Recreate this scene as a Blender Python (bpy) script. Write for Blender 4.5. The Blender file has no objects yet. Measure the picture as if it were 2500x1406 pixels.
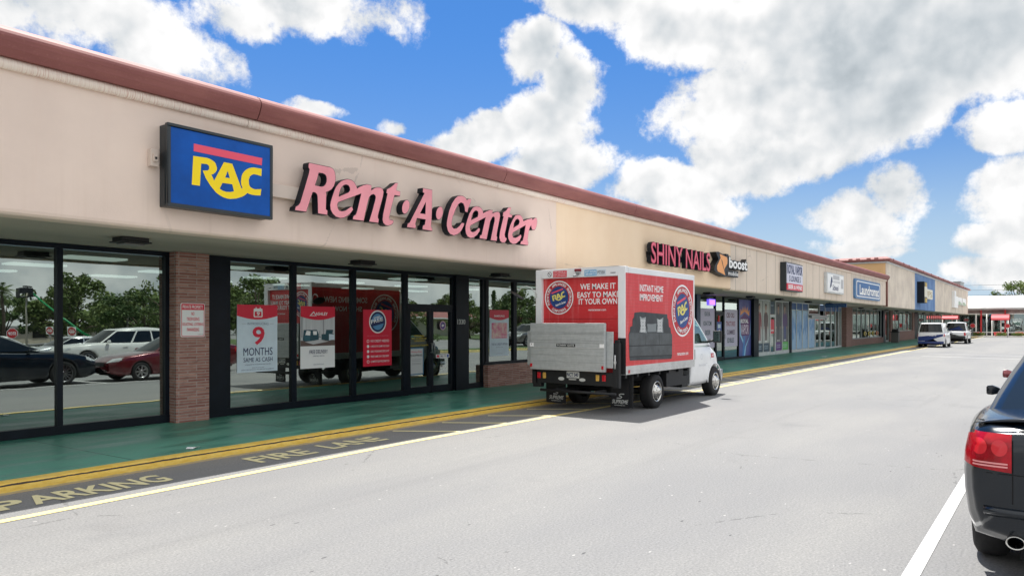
import bpy, bmesh, math, random
from math import sin, cos, pi, radians as R, sqrt, atan2, exp
from mathutils import Vector, Matrix
from mathutils.geometry import tessellate_polygon
S = bpy.context.scene
COL = S.collection
random.seed(7)

# ------------------------------------------------------------------ camera
cam_d = bpy.data.cameras.new("camera")
cam_d.sensor_fit = 'HORIZONTAL'
cam_d.sensor_width = 36.0
cam_d.lens = 36.0 * 1805 / 2500
cam_d.shift_y = (788 - 703) / 2500
cam_d.clip_start = 0.1
cam_d.clip_end = 3000
cam = bpy.data.objects.new("camera", cam_d)
COL.objects.link(cam)
HEAD = atan2(1330, 1805)                      # heading left of +X (the facade runs along +X)
cam.location = (0, 0, 1.85)
cam.rotation_euler = (R(90), 0, HEAD - R(90))
S.camera = cam

# ------------------------------------------------------------------ render / exposure
S.render.engine = 'CYCLES'
S.cycles.use_denoising = True
S.cycles.max_bounces = 8
S.cycles.glossy_bounces = 5
S.cycles.transparent_max_bounces = 12
S.cycles.sample_clamp_indirect = 6
S.view_settings.view_transform = 'Standard'
S.view_settings.look = 'None'
S.view_settings.exposure = 1.02
S.view_settings.gamma = 1.0

# ------------------------------------------------------------------ sun
SUN_AZ = atan2(0.253, 0.287)                  # towards the sun, measured from +X towards +Y
SUN_EL = R(69.1)
sun_d = bpy.data.lights.new("sun", 'SUN')
sun_d.energy = 3.5
sun_d.angle = R(0.53)
sun_d.color = (1.0, 0.965, 0.91)
sun = bpy.data.objects.new("sun", sun_d)
COL.objects.link(sun)
sv = Vector((cos(SUN_EL) * cos(SUN_AZ), cos(SUN_EL) * sin(SUN_AZ), sin(SUN_EL)))
sun.location = sv * 60
sun.rotation_euler = sv.to_track_quat('Z', 'Y').to_euler()

# ------------------------------------------------------------------ sky with cumulus clouds
W = bpy.data.worlds.new("World")
S.world = W
W.use_nodes = True
wt = W.node_tree
for n in list(wt.nodes):
    wt.nodes.remove(n)

class NT:
    """tiny node-graph helper"""
    def __init__(self, tree):
        self.t = tree
    def n(self, kind, **kw):
        nd = self.t.nodes.new(kind)
        for k, v in kw.items():
            setattr(nd, k, v)
        return nd
    def put(self, sock, v):
        if isinstance(v, bpy.types.NodeSocket):
            self.t.links.new(v, sock)
        else:
            sock.default_value = v
    def m(self, op, a, b=0.0, c=None, clamp=False):
        nd = self.n('ShaderNodeMath', operation=op)
        nd.use_clamp = clamp
        self.put(nd.inputs[0], a)
        self.put(nd.inputs[1], b)
        if c is not None:
            self.put(nd.inputs[2], c)
        return nd.outputs[0]
    def vm(self, op, a, b=(0, 0, 0), scale=None):
        nd = self.n('ShaderNodeVectorMath', operation=op)
        self.put(nd.inputs[0], a)
        self.put(nd.inputs[1], b)
        if scale is not None:
            self.put(nd.inputs['Scale'], scale)
        return nd.outputs['Value' if op in ('LENGTH', 'DOT_PRODUCT') else 'Vector']
    def noise(self, vec, scale, detail=4, rough=0.5, lac=2.0, dist=0.0):
        nd = self.n('ShaderNodeTexNoise')
        self.put(nd.inputs['Vector'], vec)
        self.put(nd.inputs['Scale'], scale)
        nd.inputs['Detail'].default_value = detail
        nd.inputs['Roughness'].default_value = rough
        nd.inputs['Lacunarity'].default_value = lac
        nd.inputs['Distortion'].default_value = dist
        return nd.outputs['Fac']
    def ramp(self, v, a, b, lo=0.0, hi=1.0, smooth=True):
        nd = self.n('ShaderNodeMapRange')
        nd.interpolation_type = 'SMOOTHSTEP' if smooth else 'LINEAR'
        self.put(nd.inputs['Value'], v)
        self.put(nd.inputs['From Min'], a)
        self.put(nd.inputs['From Max'], b)
        self.put(nd.inputs['To Min'], lo)
        self.put(nd.inputs['To Max'], hi)
        return nd.outputs['Result']
    def mix(self, f, a, b, blend='MIX'):
        nd = self.n('ShaderNodeMix', data_type='RGBA', blend_type=blend)
        self.put(nd.inputs[0], f)
        for s, v in ((nd.inputs[6], a), (nd.inputs[7], b)):
            if not isinstance(v, bpy.types.NodeSocket) and len(v) == 3:
                v = (*v, 1)
            self.put(s, v)
        return nd.outputs[2]

# cloud groups: azimuth, elevation, half width, half height (degrees), tilt, bulk
CLOUDS = [(68.20,20.12,5.73,3.09,0,1.3), (63.39,19.51,5.04,2.26,15,1.2), (59.76,18.50,2.94,1.44,25,0.8), (51.57,22.59,7.65,1.96,5,1), (56.19,21.30,3.37,1.56,0,0.8), (34.16,20.29,2.85,2.09,0,1.5), (31.63,17.56,2.36,2.87,0,1.5), (33.53,15.11,3.64,2.66,0,1.6), (37.97,14.23,3.96,1.79,-12,1.4), (32.90,12.11,3.79,2.12,0,1.4), (40.82,13.60,2.21,0.90,0,0.9), (30.06,23.19,5.32,1.60,10,1.2), (22.39,21.37,8.03,3.20,20,1.6), (12.48,19.73,10.56,4.88,10,2.2), (4.34,18.15,5.93,4.85,0,2.3), (18.57,15.56,6.31,3.08,0,1.6), (10.65,14.49,7.20,3.48,-12,2.2), (15.19,11.76,7.43,2.13,-10,1.6), (20.61,12.27,2.64,2.62,0,1.1), (23.89,9.31,4.38,2.11,12,1.3), (20.02,8.11,1.75,1.19,0,0.8), (11.17,6.94,2.86,1.70,0,1), (8.87,8.88,1.75,1.79,-25,0.9), (11.43,5.11,2.35,0.51,0,0.6), (2.77,12.44,2.64,1.39,0,1.1), (2.55,7.81,1.97,2.46,0,1.1), (3.43,5.52,2.01,1.06,0,0.9), (3.43,3.27,3.13,1.06,0,1), (50.83,15.76,1.79,0.57,8,0.8), (45.67,14.41,0.80,0.38,0,0.5)]
g = NT(wt)
tc = g.n('ShaderNodeTexCoord')
dirv = g.vm('NORMALIZE', tc.outputs['Generated'])
sep = g.n('ShaderNodeSeparateXYZ')
wt.links.new(dirv, sep.inputs[0])
az = g.m('ARCTAN2', sep.outputs[1], sep.outputs[0])
el = g.m('ARCSINE', sep.outputs[2])
cmb = g.n('ShaderNodeCombineXYZ')
wt.links.new(az, cmb.inputs[0])
wt.links.new(el, cmb.inputs[1])
ang = cmb.outputs[0]
warp = g.n('ShaderNodeTexNoise')
wt.links.new(dirv, warp.inputs['Vector'])
warp.inputs['Scale'].default_value = 9
warp.inputs['Detail'].default_value = 3
wv = g.vm('SUBTRACT', warp.outputs['Color'], (0.5, 0.5, 0.5))
wv = g.vm('MULTIPLY', wv, (0.07, 0.05, 0))
angw = g.vm('ADD', ang, wv)

def field(p):
    acc = None
    for (a0, e0, rx, ry, rot, bulk) in CLOUDS:
        mp = g.n('ShaderNodeMapping', vector_type='TEXTURE')
        g.put(mp.inputs['Vector'], p)
        mp.inputs['Location'].default_value = (R(a0), R(e0), 0)
        mp.inputs['Rotation'].default_value = (0, 0, R(rot))
        mp.inputs['Scale'].default_value = (R(rx), R(ry), 1)
        r = g.vm('LENGTH', mp.outputs[0])
        v = g.m('MULTIPLY_ADD', g.m('MULTIPLY', r, r), -bulk, bulk)
        acc = v if acc is None else g.m('SMOOTH_MAX', acc, v, 0.12)
    return g.m('MAXIMUM', acc, -1.6)

big = field(angw)
# loose cloud over the half of the sky behind the camera and high overhead
fw = g.vm('DOT_PRODUCT', dirv, (cos(HEAD), sin(HEAD), 0))
away = g.ramp(fw, 0.52, 0.30)
cover = g.m('MULTIPLY_ADD', g.noise(dirv, 2.4, 3, 0.5), 7.0, -2.3)
cover = g.m('MULTIPLY_ADD', g.m('SUBTRACT', cover, -1.6), away, -1.6)
big = g.m('MAXIMUM', big, cover)

def puff(v):
    a = g.noise(v, 8.5, 10, 0.64, 2.2)
    b = g.m('ABSOLUTE', g.m('MULTIPLY_ADD', g.noise(v, 30, 4, 0.6, 2.1), 2.0, -1.0))
    return g.m('ADD', g.m('MULTIPLY_ADD', a, 5.2, -2.55), g.m('MULTIPLY_ADD', b, -1.1, 0.32))

su = Vector((cos(SUN_AZ), sin(SUN_AZ), 0)) * 0.012 + Vector((0, 0, 0.022))
pf = puff(dirv)
lowa = g.noise(dirv, 11, 3, 0.55)
lowb = g.noise(g.vm('ADD', dirv, tuple(su)), 11, 3, 0.55)
lowc = g.noise(dirv, 4.0, 4, 0.6)
dens = g.m('ADD', big, pf)
alpha = g.ramp(dens, -0.35, 0.75)
# shading: brighter where the density falls off towards the sun, greyer in the thick cores
relief = g.m('ADD', g.ramp(g.m('SUBTRACT', lowb, lowa), -0.15, 0.15, 1.10, 0.78, smooth=False), g.m('MULTIPLY_ADD', pf, 0.11, -0.03))
core = g.ramp(g.m('ADD', g.m('MULTIPLY_ADD', lowc, 4.0, -2.0), g.m('MULTIPLY_ADD', pf, 0.18, big)), 0.8, 2.7, 1.0, 0.75)
lum = g.m('MULTIPLY', relief, core)
tintc = g.mix(g.ramp(lum, 0.55, 1.0), (0.84, 0.93, 1.0), (1.0, 1.0, 1.0))
cloud = g.vm('SCALE', tintc, scale=g.m('MULTIPLY', lum, g.m('MULTIPLY_ADD', away, 1.7, 4.9)))
sky = g.n('ShaderNodeTexSky', sky_type='NISHITA')
sky.sun_disc = False
sky.sun_elevation = SUN_EL
sky.sun_rotation = R(90) - SUN_AZ
sky.air_density = 1.0
sky.dust_density = 0.6
sky.ozone_density = 2.2
up = g.ramp(el, R(1), R(24))
skyc = g.vm('MULTIPLY', sky.outputs[0], g.mix(up, (0.42, 0.47, 0.55), (0.19, 0.41, 0.66)))
skyc = g.mix(g.ramp(el, R(13), R(0.5), 0.0, 0.85), skyc, (2.7, 3.5, 4.3))
col = g.mix(alpha, skyc, cloud)
bg = g.n('ShaderNodeBackground')
wt.links.new(col, bg.inputs['Color'])
bg.inputs['Strength'].default_value = 0.10
wo = g.n('ShaderNodeOutputWorld')
wt.links.new(bg.outputs[0], wo.inputs['Surface'])
W.cycles.sampling_method = 'MANUAL'
W.cycles.sample_map_resolution = 512

# ------------------------------------------------------------------ mesh helpers
OFF = {}          # world position of things whose parts are written in world coordinates

class MB:
    def __init__(self):
        self.v, self.f, self.mi, self.sm = [], [], [], []
    def add(self, vs, fs, mi=0, smooth=False):
        o = len(self.v)
        self.v += [tuple(p) for p in vs]
        for f in fs:
            self.f.append([i + o for i in f])
            self.mi.append(mi)
            self.sm.append(smooth)
        return self
    def box(self, x0, y0, z0, x1, y1, z1, mi=0):
        x0, x1 = min(x0, x1), max(x0, x1); y0, y1 = min(y0, y1), max(y0, y1); z0, z1 = min(z0, z1), max(z0, z1)
        v = [(x, y, z) for x in (x0, x1) for y in (y0, y1) for z in (z0, z1)]
        return self.add(v, [(0, 1, 3, 2), (4, 6, 7, 5), (0, 4, 5, 1), (2, 3, 7, 6), (0, 2, 6, 4), (1, 5, 7, 3)], mi)
    def quad(self, a, b, c, d, mi=0):
        return self.add([a, b, c, d], [(0, 1, 2, 3)], mi)
    def poly(self, rings, mp, mi=0):
        """flat face with holes; rings = [outer, hole, ...] in 2-D, mp maps (u, v) to 3-D"""
        flat = [p for r in rings for p in r]
        tri = tessellate_polygon([[Vector((p[0], p[1], 0)) for p in r] for r in rings])
        return self.add([mp(*p) for p in flat], [tuple(t) for t in tri], mi)
    def prism(self, rings, mp, d0, d1, mi=0, side=None, back=True):
        """solid outline; mp(u, v, d)"""
        self.poly(rings, lambda u, v: mp(u, v, d0), mi)
        if back:
            self.poly(rings, lambda u, v: mp(u, v, d1), mi if side is None else side)
        for r in rings:
            n = len(r)
            vs = [mp(*p, d0) for p in r] + [mp(*p, d1) for p in r]
            self.add(vs, [(i, (i + 1) % n, n + (i + 1) % n, n + i) for i in range(n)], mi if side is None else side)
        return self
    def loft(self, rings, closed=True, cap=True, mi=0, smooth=True):
        n = len(rings[0])
        vs = [p for r in rings for p in r]
        fs = []
        for k in range(len(rings) - 1):
            for i in range(n if closed else n - 1):
                j = (i + 1) % n
                fs.append((k * n + i, k * n + j, (k + 1) * n + j, (k + 1) * n + i))
        self.add(vs, fs, mi, smooth)
        if cap and closed:
            self.add(rings[0], [tuple(range(n))], mi)
            self.add(rings[-1], [tuple(range(n))], mi)
        return self
    def cyl(self, p0, p1, r0, r1=None, n=16, mi=0, cap=True, smooth=True):
        return self.tube([p0, p1], [r0, r0 if r1 is None else r1], n, mi, cap, smooth)
    def tube(self, pts, r, n=10, mi=0, cap=True, smooth=True):
        pts = [Vector(p) for p in pts]
        rr = r if isinstance(r, (list, tuple)) else [r] * len(pts)
        rings, a = [], None
        for i, p in enumerate(pts):
            d = (pts[min(i + 1, len(pts) - 1)] - pts[max(i - 1, 0)]).normalized()
            if a is None:
                a = Vector((0, 0, 1)) if abs(d.z) < 0.9 else Vector((1, 0, 0))
            a = (a - d * a.dot(d)).normalized()
            b = d.cross(a)
            rings.append([p + (a * cos(2 * pi * k / n) + b * sin(2 * pi * k / n)) * rr[i] for k in range(n)])
        return self.loft(rings, True, cap, mi, smooth)
    def lathe(self, prof, c, axis='Y', n=28, mi=0, smooth=True, sgn=1):
        """prof = [(radius, along)]"""
        rings = []
        for r, h in prof:
            ring = []
            for k in range(n):
                a = 2 * pi * k / n
                u, w = r * cos(a), r * sin(a)
                ring.append({'Y': (c[0] + u, c[1] + h * sgn, c[2] + w), 'X': (c[0] + h * sgn, c[1] + u, c[2] + w),
                             'Z': (c[0] + u, c[1] + w, c[2] + h * sgn)}[axis])
            rings.append(ring)
        return self.loft(rings, True, False, mi, smooth)
    def text(self, s, o, U, V, w, h, mi=0, bold=0.0, slant=0.0):
        """lettering stretched to w x h, lower left corner o, U right, V up"""
        vs, fs = glyphs(s, bold)
        xs = [p[0] for p in vs]; ys = [p[1] for p in vs]
        x0, x1, y0, y1 = min(xs), max(xs), min(ys), max(ys)
        o, U, V = Vector(o), Vector(U), Vector(V)
        return self.add([o + U * ((x - x0) / (x1 - x0) * w + slant * (y - y0) / (y1 - y0) * h) + V * ((y - y0) / (y1 - y0) * h) for x, y in vs], fs, mi)
    def arc_text(self, s, c, U, V, r, h, a0, a1, mi=0, bold=0.02, flip=False):
        """lettering round a circle from angle a0 to a1 (degrees, clockwise from the top)"""
        c, U, V = Vector(c), Vector(U), Vector(V)
        n = len(s)
        for i, ch in enumerate(s):
            if ch == ' ':
                continue
            a = R(a0 + (a1 - a0) * i / max(1, n - 1))
            out = U * sin(a) + V * cos(a)
            tan = U * cos(a) - V * sin(a)
            if flip:
                out, tan = -out, -tan
                base = c + (-out) * (r + h)
            else:
                base = c + out * r
            wch = h * (0.3 if ch in 'I.' else 0.78)
            hh = h * 0.3 if ch == '.' else h
            b0 = base - tan * wch / 2 + (out * h * 0.35 if ch == '.' else Vector((0, 0, 0)))
            self.text(ch, b0, tan, out, wch, hh, mi, bold)
        return self
    def disc(self, c, U, V, r, r_in=0.0, n=40, mi=0, sv=1.0):
        c, U, V = Vector(c), Vector(U), Vector(V)
        P = lambda k, q: c + U * (q * cos(2 * pi * k / n)) + V * (q * sv * sin(2 * pi * k / n))
        if r_in:
            return self.add([P(k, r) for k in range(n)] + [P(k, r_in) for k in range(n)],
                            [(k, (k + 1) % n, n + (k + 1) % n, n + k) for k in range(n)], mi)
        return self.add([P(k, r) for k in range(n)], [tuple(range(n))], mi)

_G = {}
def glyphs(s, bold):
    if (s, bold) not in _G:
        cu = bpy.data.curves.new("lettering", 'FONT')
        cu.body = s
        cu.offset = bold
        cu.resolution_u = 3
        cu.fill_mode = 'FRONT'
        ob = bpy.data.objects.new("lettering", cu)
        me = bpy.data.meshes.new_from_object(ob)
        _G[(s, bold)] = ([(v.co.x, v.co.y) for v in me.vertices], [tuple(p.vertices) for p in me.polygons])
        bpy.data.objects.remove(ob)
        bpy.data.curves.remove(cu)
        bpy.data.meshes.remove(me)
    return _G[(s, bold)]

def make_mesh(name, mb, mats, off=None, fix=True):
    me = bpy.data.meshes.new(name)
    vs = mb.v if off is None else [(p[0] - off[0], p[1] - off[1], p[2] - off[2]) for p in mb.v]
    me.from_pydata([tuple(p) for p in vs], [], mb.f)
    for m in (mats if isinstance(mats, (list, tuple)) else [mats]):
        me.materials.append(m)
    me.polygons.foreach_set('material_index', mb.mi)
    me.polygons.foreach_set('use_smooth', mb.sm)
    if fix:
        bm = bmesh.new()
        bm.from_mesh(me)
        bmesh.ops.remove_doubles(bm, verts=bm.verts, dist=1e-5)
        bmesh.ops.recalc_face_normals(bm, faces=bm.faces)
        bm.to_mesh(me)
        bm.free()
    me.update()
    return me

def part(name, mb, mats, parent, fix=True, bevel=0, seg=2, sub=0, label=None):
    o = bpy.data.objects.new(name, make_mesh(name, mb, mats, OFF.get(parent.name), fix))
    COL.objects.link(o)
    o.parent = parent
    if parent.name in OFF:
        OFF[o.name] = OFF[parent.name]
    finish(o, bevel, seg, sub)
    if label:
        o['label'] = label
    return o

def finish(o, bevel=0, seg=2, sub=0):
    if bevel:
        b = o.modifiers.new('bevel', 'BEVEL')
        b.width = bevel
        b.segments = seg
        b.limit_method = 'ANGLE'
        b.angle_limit = R(40)
        b.harden_normals = False
    if sub:
        s = o.modifiers.new('smooth', 'SUBSURF')
        s.levels = s.render_levels = sub

def thing(name, label, cat, loc=(0, 0, 0), rz=0, group=None, world=True, scale=1.0):
    o = bpy.data.objects.new(name, None)
    COL.objects.link(o)
    o.empty_display_size = 0.2
    o.location = loc
    o.rotation_euler = (0, 0, rz)
    o.scale = (scale, scale, scale)
    o['label'] = label
    o['category'] = cat
    if group:
        o['group'] = group
    if world:
        OFF[o.name] = tuple(loc)
    return o

def solo(name, mb, mats, label, cat, group=None, loc=None, fix=True, bevel=0, sub=0):
    if loc is None:
        xs, ys, zs = zip(*mb.v)
        loc = ((min(xs) + max(xs)) / 2, (min(ys) + max(ys)) / 2, min(zs))
    o = bpy.data.objects.new(name, make_mesh(name, mb, mats, loc, fix))
    COL.objects.link(o)
    o.location = loc
    o['label'] = label
    o['category'] = cat
    if group:
        o['group'] = group
    finish(o, bevel, 2, sub)
    return o

def struct(name, mb, mats, kind='structure', fix=True):
    o = bpy.data.objects.new(name, make_mesh(name, mb, mats, None, fix))
    COL.objects.link(o)
    o['kind'] = kind
    return o

def copy_tree(o, parent=None):
    c = o.copy()
    COL.objects.link(c)
    if parent:
        c.parent = parent
    for ch in list(o.children):
        copy_tree(ch, c)
    return c

UX, UY, UZ = Vector((1, 0, 0)), Vector((0, 1, 0)), Vector((0, 0, 1))

# ------------------------------------------------------------------ materials
def mat(name, col, rough=0.6, metal=0.0, spec=0.5, coat=0.0, var=0.0, vscale=3.0, bump=0.0, bscale=40.0, emit=None, estr=0.0, stretch=(1, 1, 1), col2=None):
    m = bpy.data.materials.new(name)
    m.use_nodes = True
    h = NT(m.node_tree)
    b = m.node_tree.nodes['Principled BSDF']
    b.inputs['Roughness'].default_value = rough
    b.inputs['Metallic'].default_value = metal
    b.inputs['Specular IOR Level'].default_value = spec
    b.inputs['Coat Weight'].default_value = coat
    b.inputs['Coat Roughness'].default_value = 0.04
    c = (*col, 1)
    if var or bump:
        tcn = h.n('ShaderNodeTexCoord').outputs['Object']
        vec = h.vm('MULTIPLY', tcn, stretch)
    if var:
        f = h.noise(vec, vscale, 6, 0.62)
        dark = col2 or tuple(x * (1 - var) for x in col)
        lite = tuple(min(1, x * (1 + var * 0.6)) for x in col)
        h.put(b.inputs['Base Color'], h.mix(h.ramp(f, 0.3, 0.7), dark, lite))
    else:
        b.inputs['Base Color'].default_value = c
    if bump:
        bn = h.n('ShaderNodeBump')
        bn.inputs['Strength'].default_value = bump
        bn.inputs['Distance'].default_value = 0.02
        h.put(bn.inputs['Height'], h.noise(vec, bscale, 5, 0.6))
        h.put(b.inputs['Normal'], bn.outputs[0])
    if emit:
        b.inputs['Emission Color'].default_value = (*emit, 1)
        b.inputs['Emission Strength'].default_value = estr
    return m

def graph(name, rough=0.7):
    m = bpy.data.materials.new(name)
    m.use_nodes = True
    b = m.node_tree.nodes['Principled BSDF']
    b.inputs['Roughness'].default_value = rough
    h = NT(m.node_tree)
    pos = h.n('ShaderNodeNewGeometry').outputs['Position']
    return m, h, b, pos

def srgb(r, g_, b_):
    f = lambda c: (c / 255 / 12.92) if c <= 10 else ((c / 255 + 0.055) / 1.055) ** 2.4
    return (f(r), f(g_), f(b_))

M = {}
# asphalt: pale worn surface with stone chips, tar specks, stains and hairline cracks
m, h, b, pos = graph('asphalt', 0.85)
fine = h.noise(pos, 48, 5, 0.75)
mid = h.noise(pos, 9, 5, 0.6)
wide = h.noise(h.vm('MULTIPLY', pos, (0.25, 0.8, 1)), 0.6, 5, 0.55)
base = h.mix(h.ramp(fine, 0.32, 0.68), (0.155, 0.155, 0.157), (0.282, 0.280, 0.275))
base = h.mix(h.ramp(wide, 0.32, 0.70, 0, 1), h.mix(1.0, base, (0.90, 0.905, 0.92), 'MULTIPLY'), h.mix(1.0, base, (1.10, 1.09, 1.06), 'MULTIPLY'))
lane = h.noise(h.vm('MULTIPLY', pos, (0.05, 1.0, 1)), 1.3, 4, 0.6)
base = h.mix(h.ramp(lane, 0.55, 0.72, 0, 0.5), base, h.mix(1.0, base, (0.80, 0.80, 0.81), 'MULTIPLY'))
blot = h.noise(h.vm('ADD', pos, (7.7, 3.1, 0)), 0.33, 6, 0.66)
base = h.mix(h.ramp(blot, 0.60, 0.70, 0, 0.5), base, h.mix(1.0, base, (0.74, 0.74, 0.75), 'MULTIPLY'))
base = h.mix(h.ramp(mid, 0.35, 0.7, 0.0, 0.4), base, (0.20, 0.20, 0.198))
vor = h.n('ShaderNodeTexVoronoi', feature='F1')
h.put(vor.inputs['Vector'], h.vm('MULTIPLY', pos, (2.2, 7, 1)))
vor.inputs['Scale'].default_value = 0.8
speck = h.m('MULTIPLY', h.m('LESS_THAN', vor.outputs['Distance'], 0.055), h.m('GREATER_THAN', h.noise(pos, 0.9, 2, 0.5), 0.53))
base = h.mix(speck, base, (0.07, 0.07, 0.072))
vor2 = h.n('ShaderNodeTexVoronoi', feature='F1')
h.put(vor2.inputs['Vector'], h.vm('MULTIPLY', h.vm('ADD', pos, (13.3, 4.2, 0)), (3.6, 7, 1)))
vor2.inputs['Scale'].default_value = 0.9
chip = h.m('MULTIPLY', h.m('LESS_THAN', vor2.outputs['Distance'], 0.062), h.m('GREATER_THAN', h.noise(pos, 0.7, 3, 0.5), 0.5))
base = h.mix(h.m('MULTIPLY', chip, 0.6), base, (0.52, 0.51, 0.49))
ck = h.n('ShaderNodeTexVoronoi', feature='DISTANCE_TO_EDGE')
h.put(ck.inputs['Vector'], h.vm('ADD', pos, h.vm('MULTIPLY', h.vm('SUBTRACT', h.n('ShaderNodeTexNoise').outputs['Color'], (.5, .5, .5)), (0, 0, 0))))
ck.inputs['Scale'].default_value = 0.23
crack = h.m('MULTIPLY', h.m('LESS_THAN', h.m('MULTIPLY_ADD', h.noise(pos, 6, 4, 0.7), 0.035, ck.outputs['Distance']), 0.0185), h.m('GREATER_THAN', h.noise(pos, 0.5, 2, 0.5), 0.53))
base = h.mix(h.m('MULTIPLY', crack, 0.5), base, (0.08, 0.08, 0.08))
h.put(b.inputs['Base Color'], base)
bn = h.n('ShaderNodeBump')
bn.inputs['Strength'].default_value = 0.5
bn.inputs['Distance'].default_value = 0.012
h.put(bn.inputs['Height'], fine)
h.put(b.inputs['Normal'], bn.outputs[0])
M['asphalt'] = m

# green painted walk, worn and slightly shiny
m, h, b, pos = graph('green_walk', 0.42)
w1 = h.noise(h.vm('MULTIPLY', pos, (0.35, 1.3, 1)), 1.5, 6, 0.62)
w2 = h.noise(pos, 22, 5, 0.65)
c = h.mix(h.ramp(w1, 0.34, 0.66), (0.026, 0.20, 0.15), (0.12, 0.37, 0.275))
c = h.mix(h.ramp(w2, 0.40, 0.75, 0, 0.55), c, (0.18, 0.35, 0.27))
sx = h.n('ShaderNodeSeparateXYZ')
h.put(sx.inputs[0], pos)
jt = h.m('LESS_THAN', h.m('ABSOLUTE', h.m('SUBTRACT', h.m('MODULO', h.m('ADD', sx.outputs[0], 30.35), 3.05), 1.5)), 0.009)
c = h.mix(jt, c, (0.02, 0.05, 0.04))
c = h.mix(h.m('MULTIPLY', h.ramp(sx.outputs[0], 38, 46), h.ramp(h.noise(pos, 0.5, 3, 0.5), 0.45, 0.62, 0, 0.7)), c, (0.15, 0.17, 0.15))
h.put(b.inputs['Base Color'], c)
h.put(b.inputs['Roughness'], h.ramp(w1, 0.3, 0.7, 0.28, 0.6))
M['walk'] = m

# yellow kerb paint, dirty and broken along its upper edge
m, h, b, pos = graph('kerb_paint', 0.65)
sx = h.n('ShaderNodeSeparateXYZ')
h.put(sx.inputs[0], pos)
n1 = h.noise(h.vm('MULTIPLY', pos, (1, 1, 3)), 7, 6, 0.7)
c = h.mix(h.ramp(n1, 0.3, 0.7), (0.74, 0.46, 0.06), (0.86, 0.60, 0.14))
c = h.mix(h.ramp(h.noise(pos, 2.2, 4, 0.6), 0.55, 0.75, 0, 0.5), c, (0.58, 0.44, 0.24))
farx = h.ramp(sx.outputs[0], 14, 40, 0, 0.45)
c = h.mix(farx, c, (0.40, 0.31, 0.19))
edge = h.m('ABSOLUTE', h.m('SUBTRACT', sx.outputs[2], h.m('MULTIPLY_ADD', h.noise(h.vm('MULTIPLY', pos, (1, 0, 0)), 3.5, 6, 0.7), 0.02, 0.086)))
gap = h.m('MULTIPLY', h.m('LESS_THAN', edge, h.m('MULTIPLY', h.noise(h.vm('MULTIPLY', pos, (1, 0, 0)), 1.7, 6, 0.75), 0.016)), h.m('LESS_THAN', sx.outputs[0], 46.0))
c = h.mix(gap, c, (0.05, 0.035, 0.025))
low = h.m('LESS_THAN', sx.outputs[2], h.m('MULTIPLY', h.noise(h.vm('MULTIPLY', pos, (1, 0, 0)), 4, 6, 0.7), 0.045))
c = h.mix(h.m('MULTIPLY', low, 0.7), c, (0.33, 0.28, 0.22))
h.put(b.inputs['Base Color'], c)
M['kerb'] = m

def paint(name, col, under=0.5):
    m, h, b, pos = graph(name, 0.7)
    f = h.m('ADD', h.m('MULTIPLY', h.noise(pos, 40, 5, 0.7), 0.6), h.m('MULTIPLY', h.noise(pos, 2.5, 4, 0.6), 0.5))
    h.put(b.inputs['Base Color'], h.mix(h.ramp(f, 0.58, 0.74, 0, under), col, (0.24, 0.24, 0.235)))
    return m
M['line_yellow'] = paint('line_yellow', (0.80, 0.66, 0.28), 0.35)
M['line_white'] = paint('line_white', (0.70, 0.70, 0.69))
M['stencil'] = paint('stencil', (0.80, 0.72, 0.42), 0.25)

def stucco(name, ca, cb, streak, grooves=0.0, rust=0.0):
    m, h, b, pos = graph(name, 0.88)
    n1 = h.noise(pos, 0.7, 5, 0.6)
    c = h.mix(h.ramp(n1, 0.3, 0.7), ca, cb)
    st = h.noise(h.vm('MULTIPLY', pos, (3.0, 1, 0.16)), 1.6, 6, 0.7)
    c = h.mix(h.ramp(st, 0.54, 0.80, 0, 0.40), c, streak)
    sx = h.n('ShaderNodeSeparateXYZ')
    h.put(sx.inputs[0], pos)
    dr = h.noise(h.vm('MULTIPLY', pos, (9, 1, 0.25)), 1.0, 4, 0.6)
    lowz = h.ramp(sx.outputs[2], 3.9, 3.1)
    c = h.mix(h.m('MULTIPLY', h.ramp(dr, 0.62, 0.80, 0, 0.16), lowz), c, tuple(x * 0.62 for x in streak))
    if rust:
        c = h.mix(h.m('MULTIPLY', h.ramp(dr, 0.5, 0.7, 0, rust), h.ramp(sx.outputs[2], 4.3, 3.2)), c, (0.42, 0.27, 0.14))
    cv = h.n('ShaderNodeTexVoronoi', feature='DISTANCE_TO_EDGE')
    h.put(cv.inputs['Vector'], h.vm('ADD', pos, h.vm('SCALE', h.vm('SUBTRACT', h.n('ShaderNodeTexNoise').outputs['Color'], (.5, .5, .5)), scale=0.0)))
    cv.inputs['Scale'].default_value = 0.33
    ckm = h.m('MULTIPLY', h.m('LESS_THAN', h.m('MULTIPLY_ADD', h.noise(pos, 5, 4, 0.7), 0.05, cv.outputs['Distance']), 0.0285), h.ramp(h.noise(pos, 0.6, 2, 0.5), 0.5, 0.6))
    c = h.mix(h.m('MULTIPLY', ckm, 0.28), c, tuple(x * 0.4 for x in ca))
    hgt = h.noise(pos, 60, 4, 0.65)
    if grooves:
        gv = h.m('ABSOLUTE', h.m('SUBTRACT', h.m('FRACT', h.m('DIVIDE', sx.outputs[0], grooves)), 0.5))
        ln = h.m('LESS_THAN', gv, 0.035)
        c = h.mix(h.m('MULTIPLY', ln, 0.55), c, tuple(x * 0.5 for x in ca))
    h.put(b.inputs['Base Color'], c)
    bn = h.n('ShaderNodeBump')
    bn.inputs['Strength'].default_value = 0.25
    bn.inputs['Distance'].default_value = 0.01
    h.put(bn.inputs['Height'], hgt)
    h.put(b.inputs['Normal'], bn.outputs[0])
    return m
M['stucco_pink'] = stucco('stucco_pink', (0.73, 0.595, 0.515), (0.80, 0.655, 0.565), (0.74, 0.56, 0.475), rust=0.05)
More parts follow.
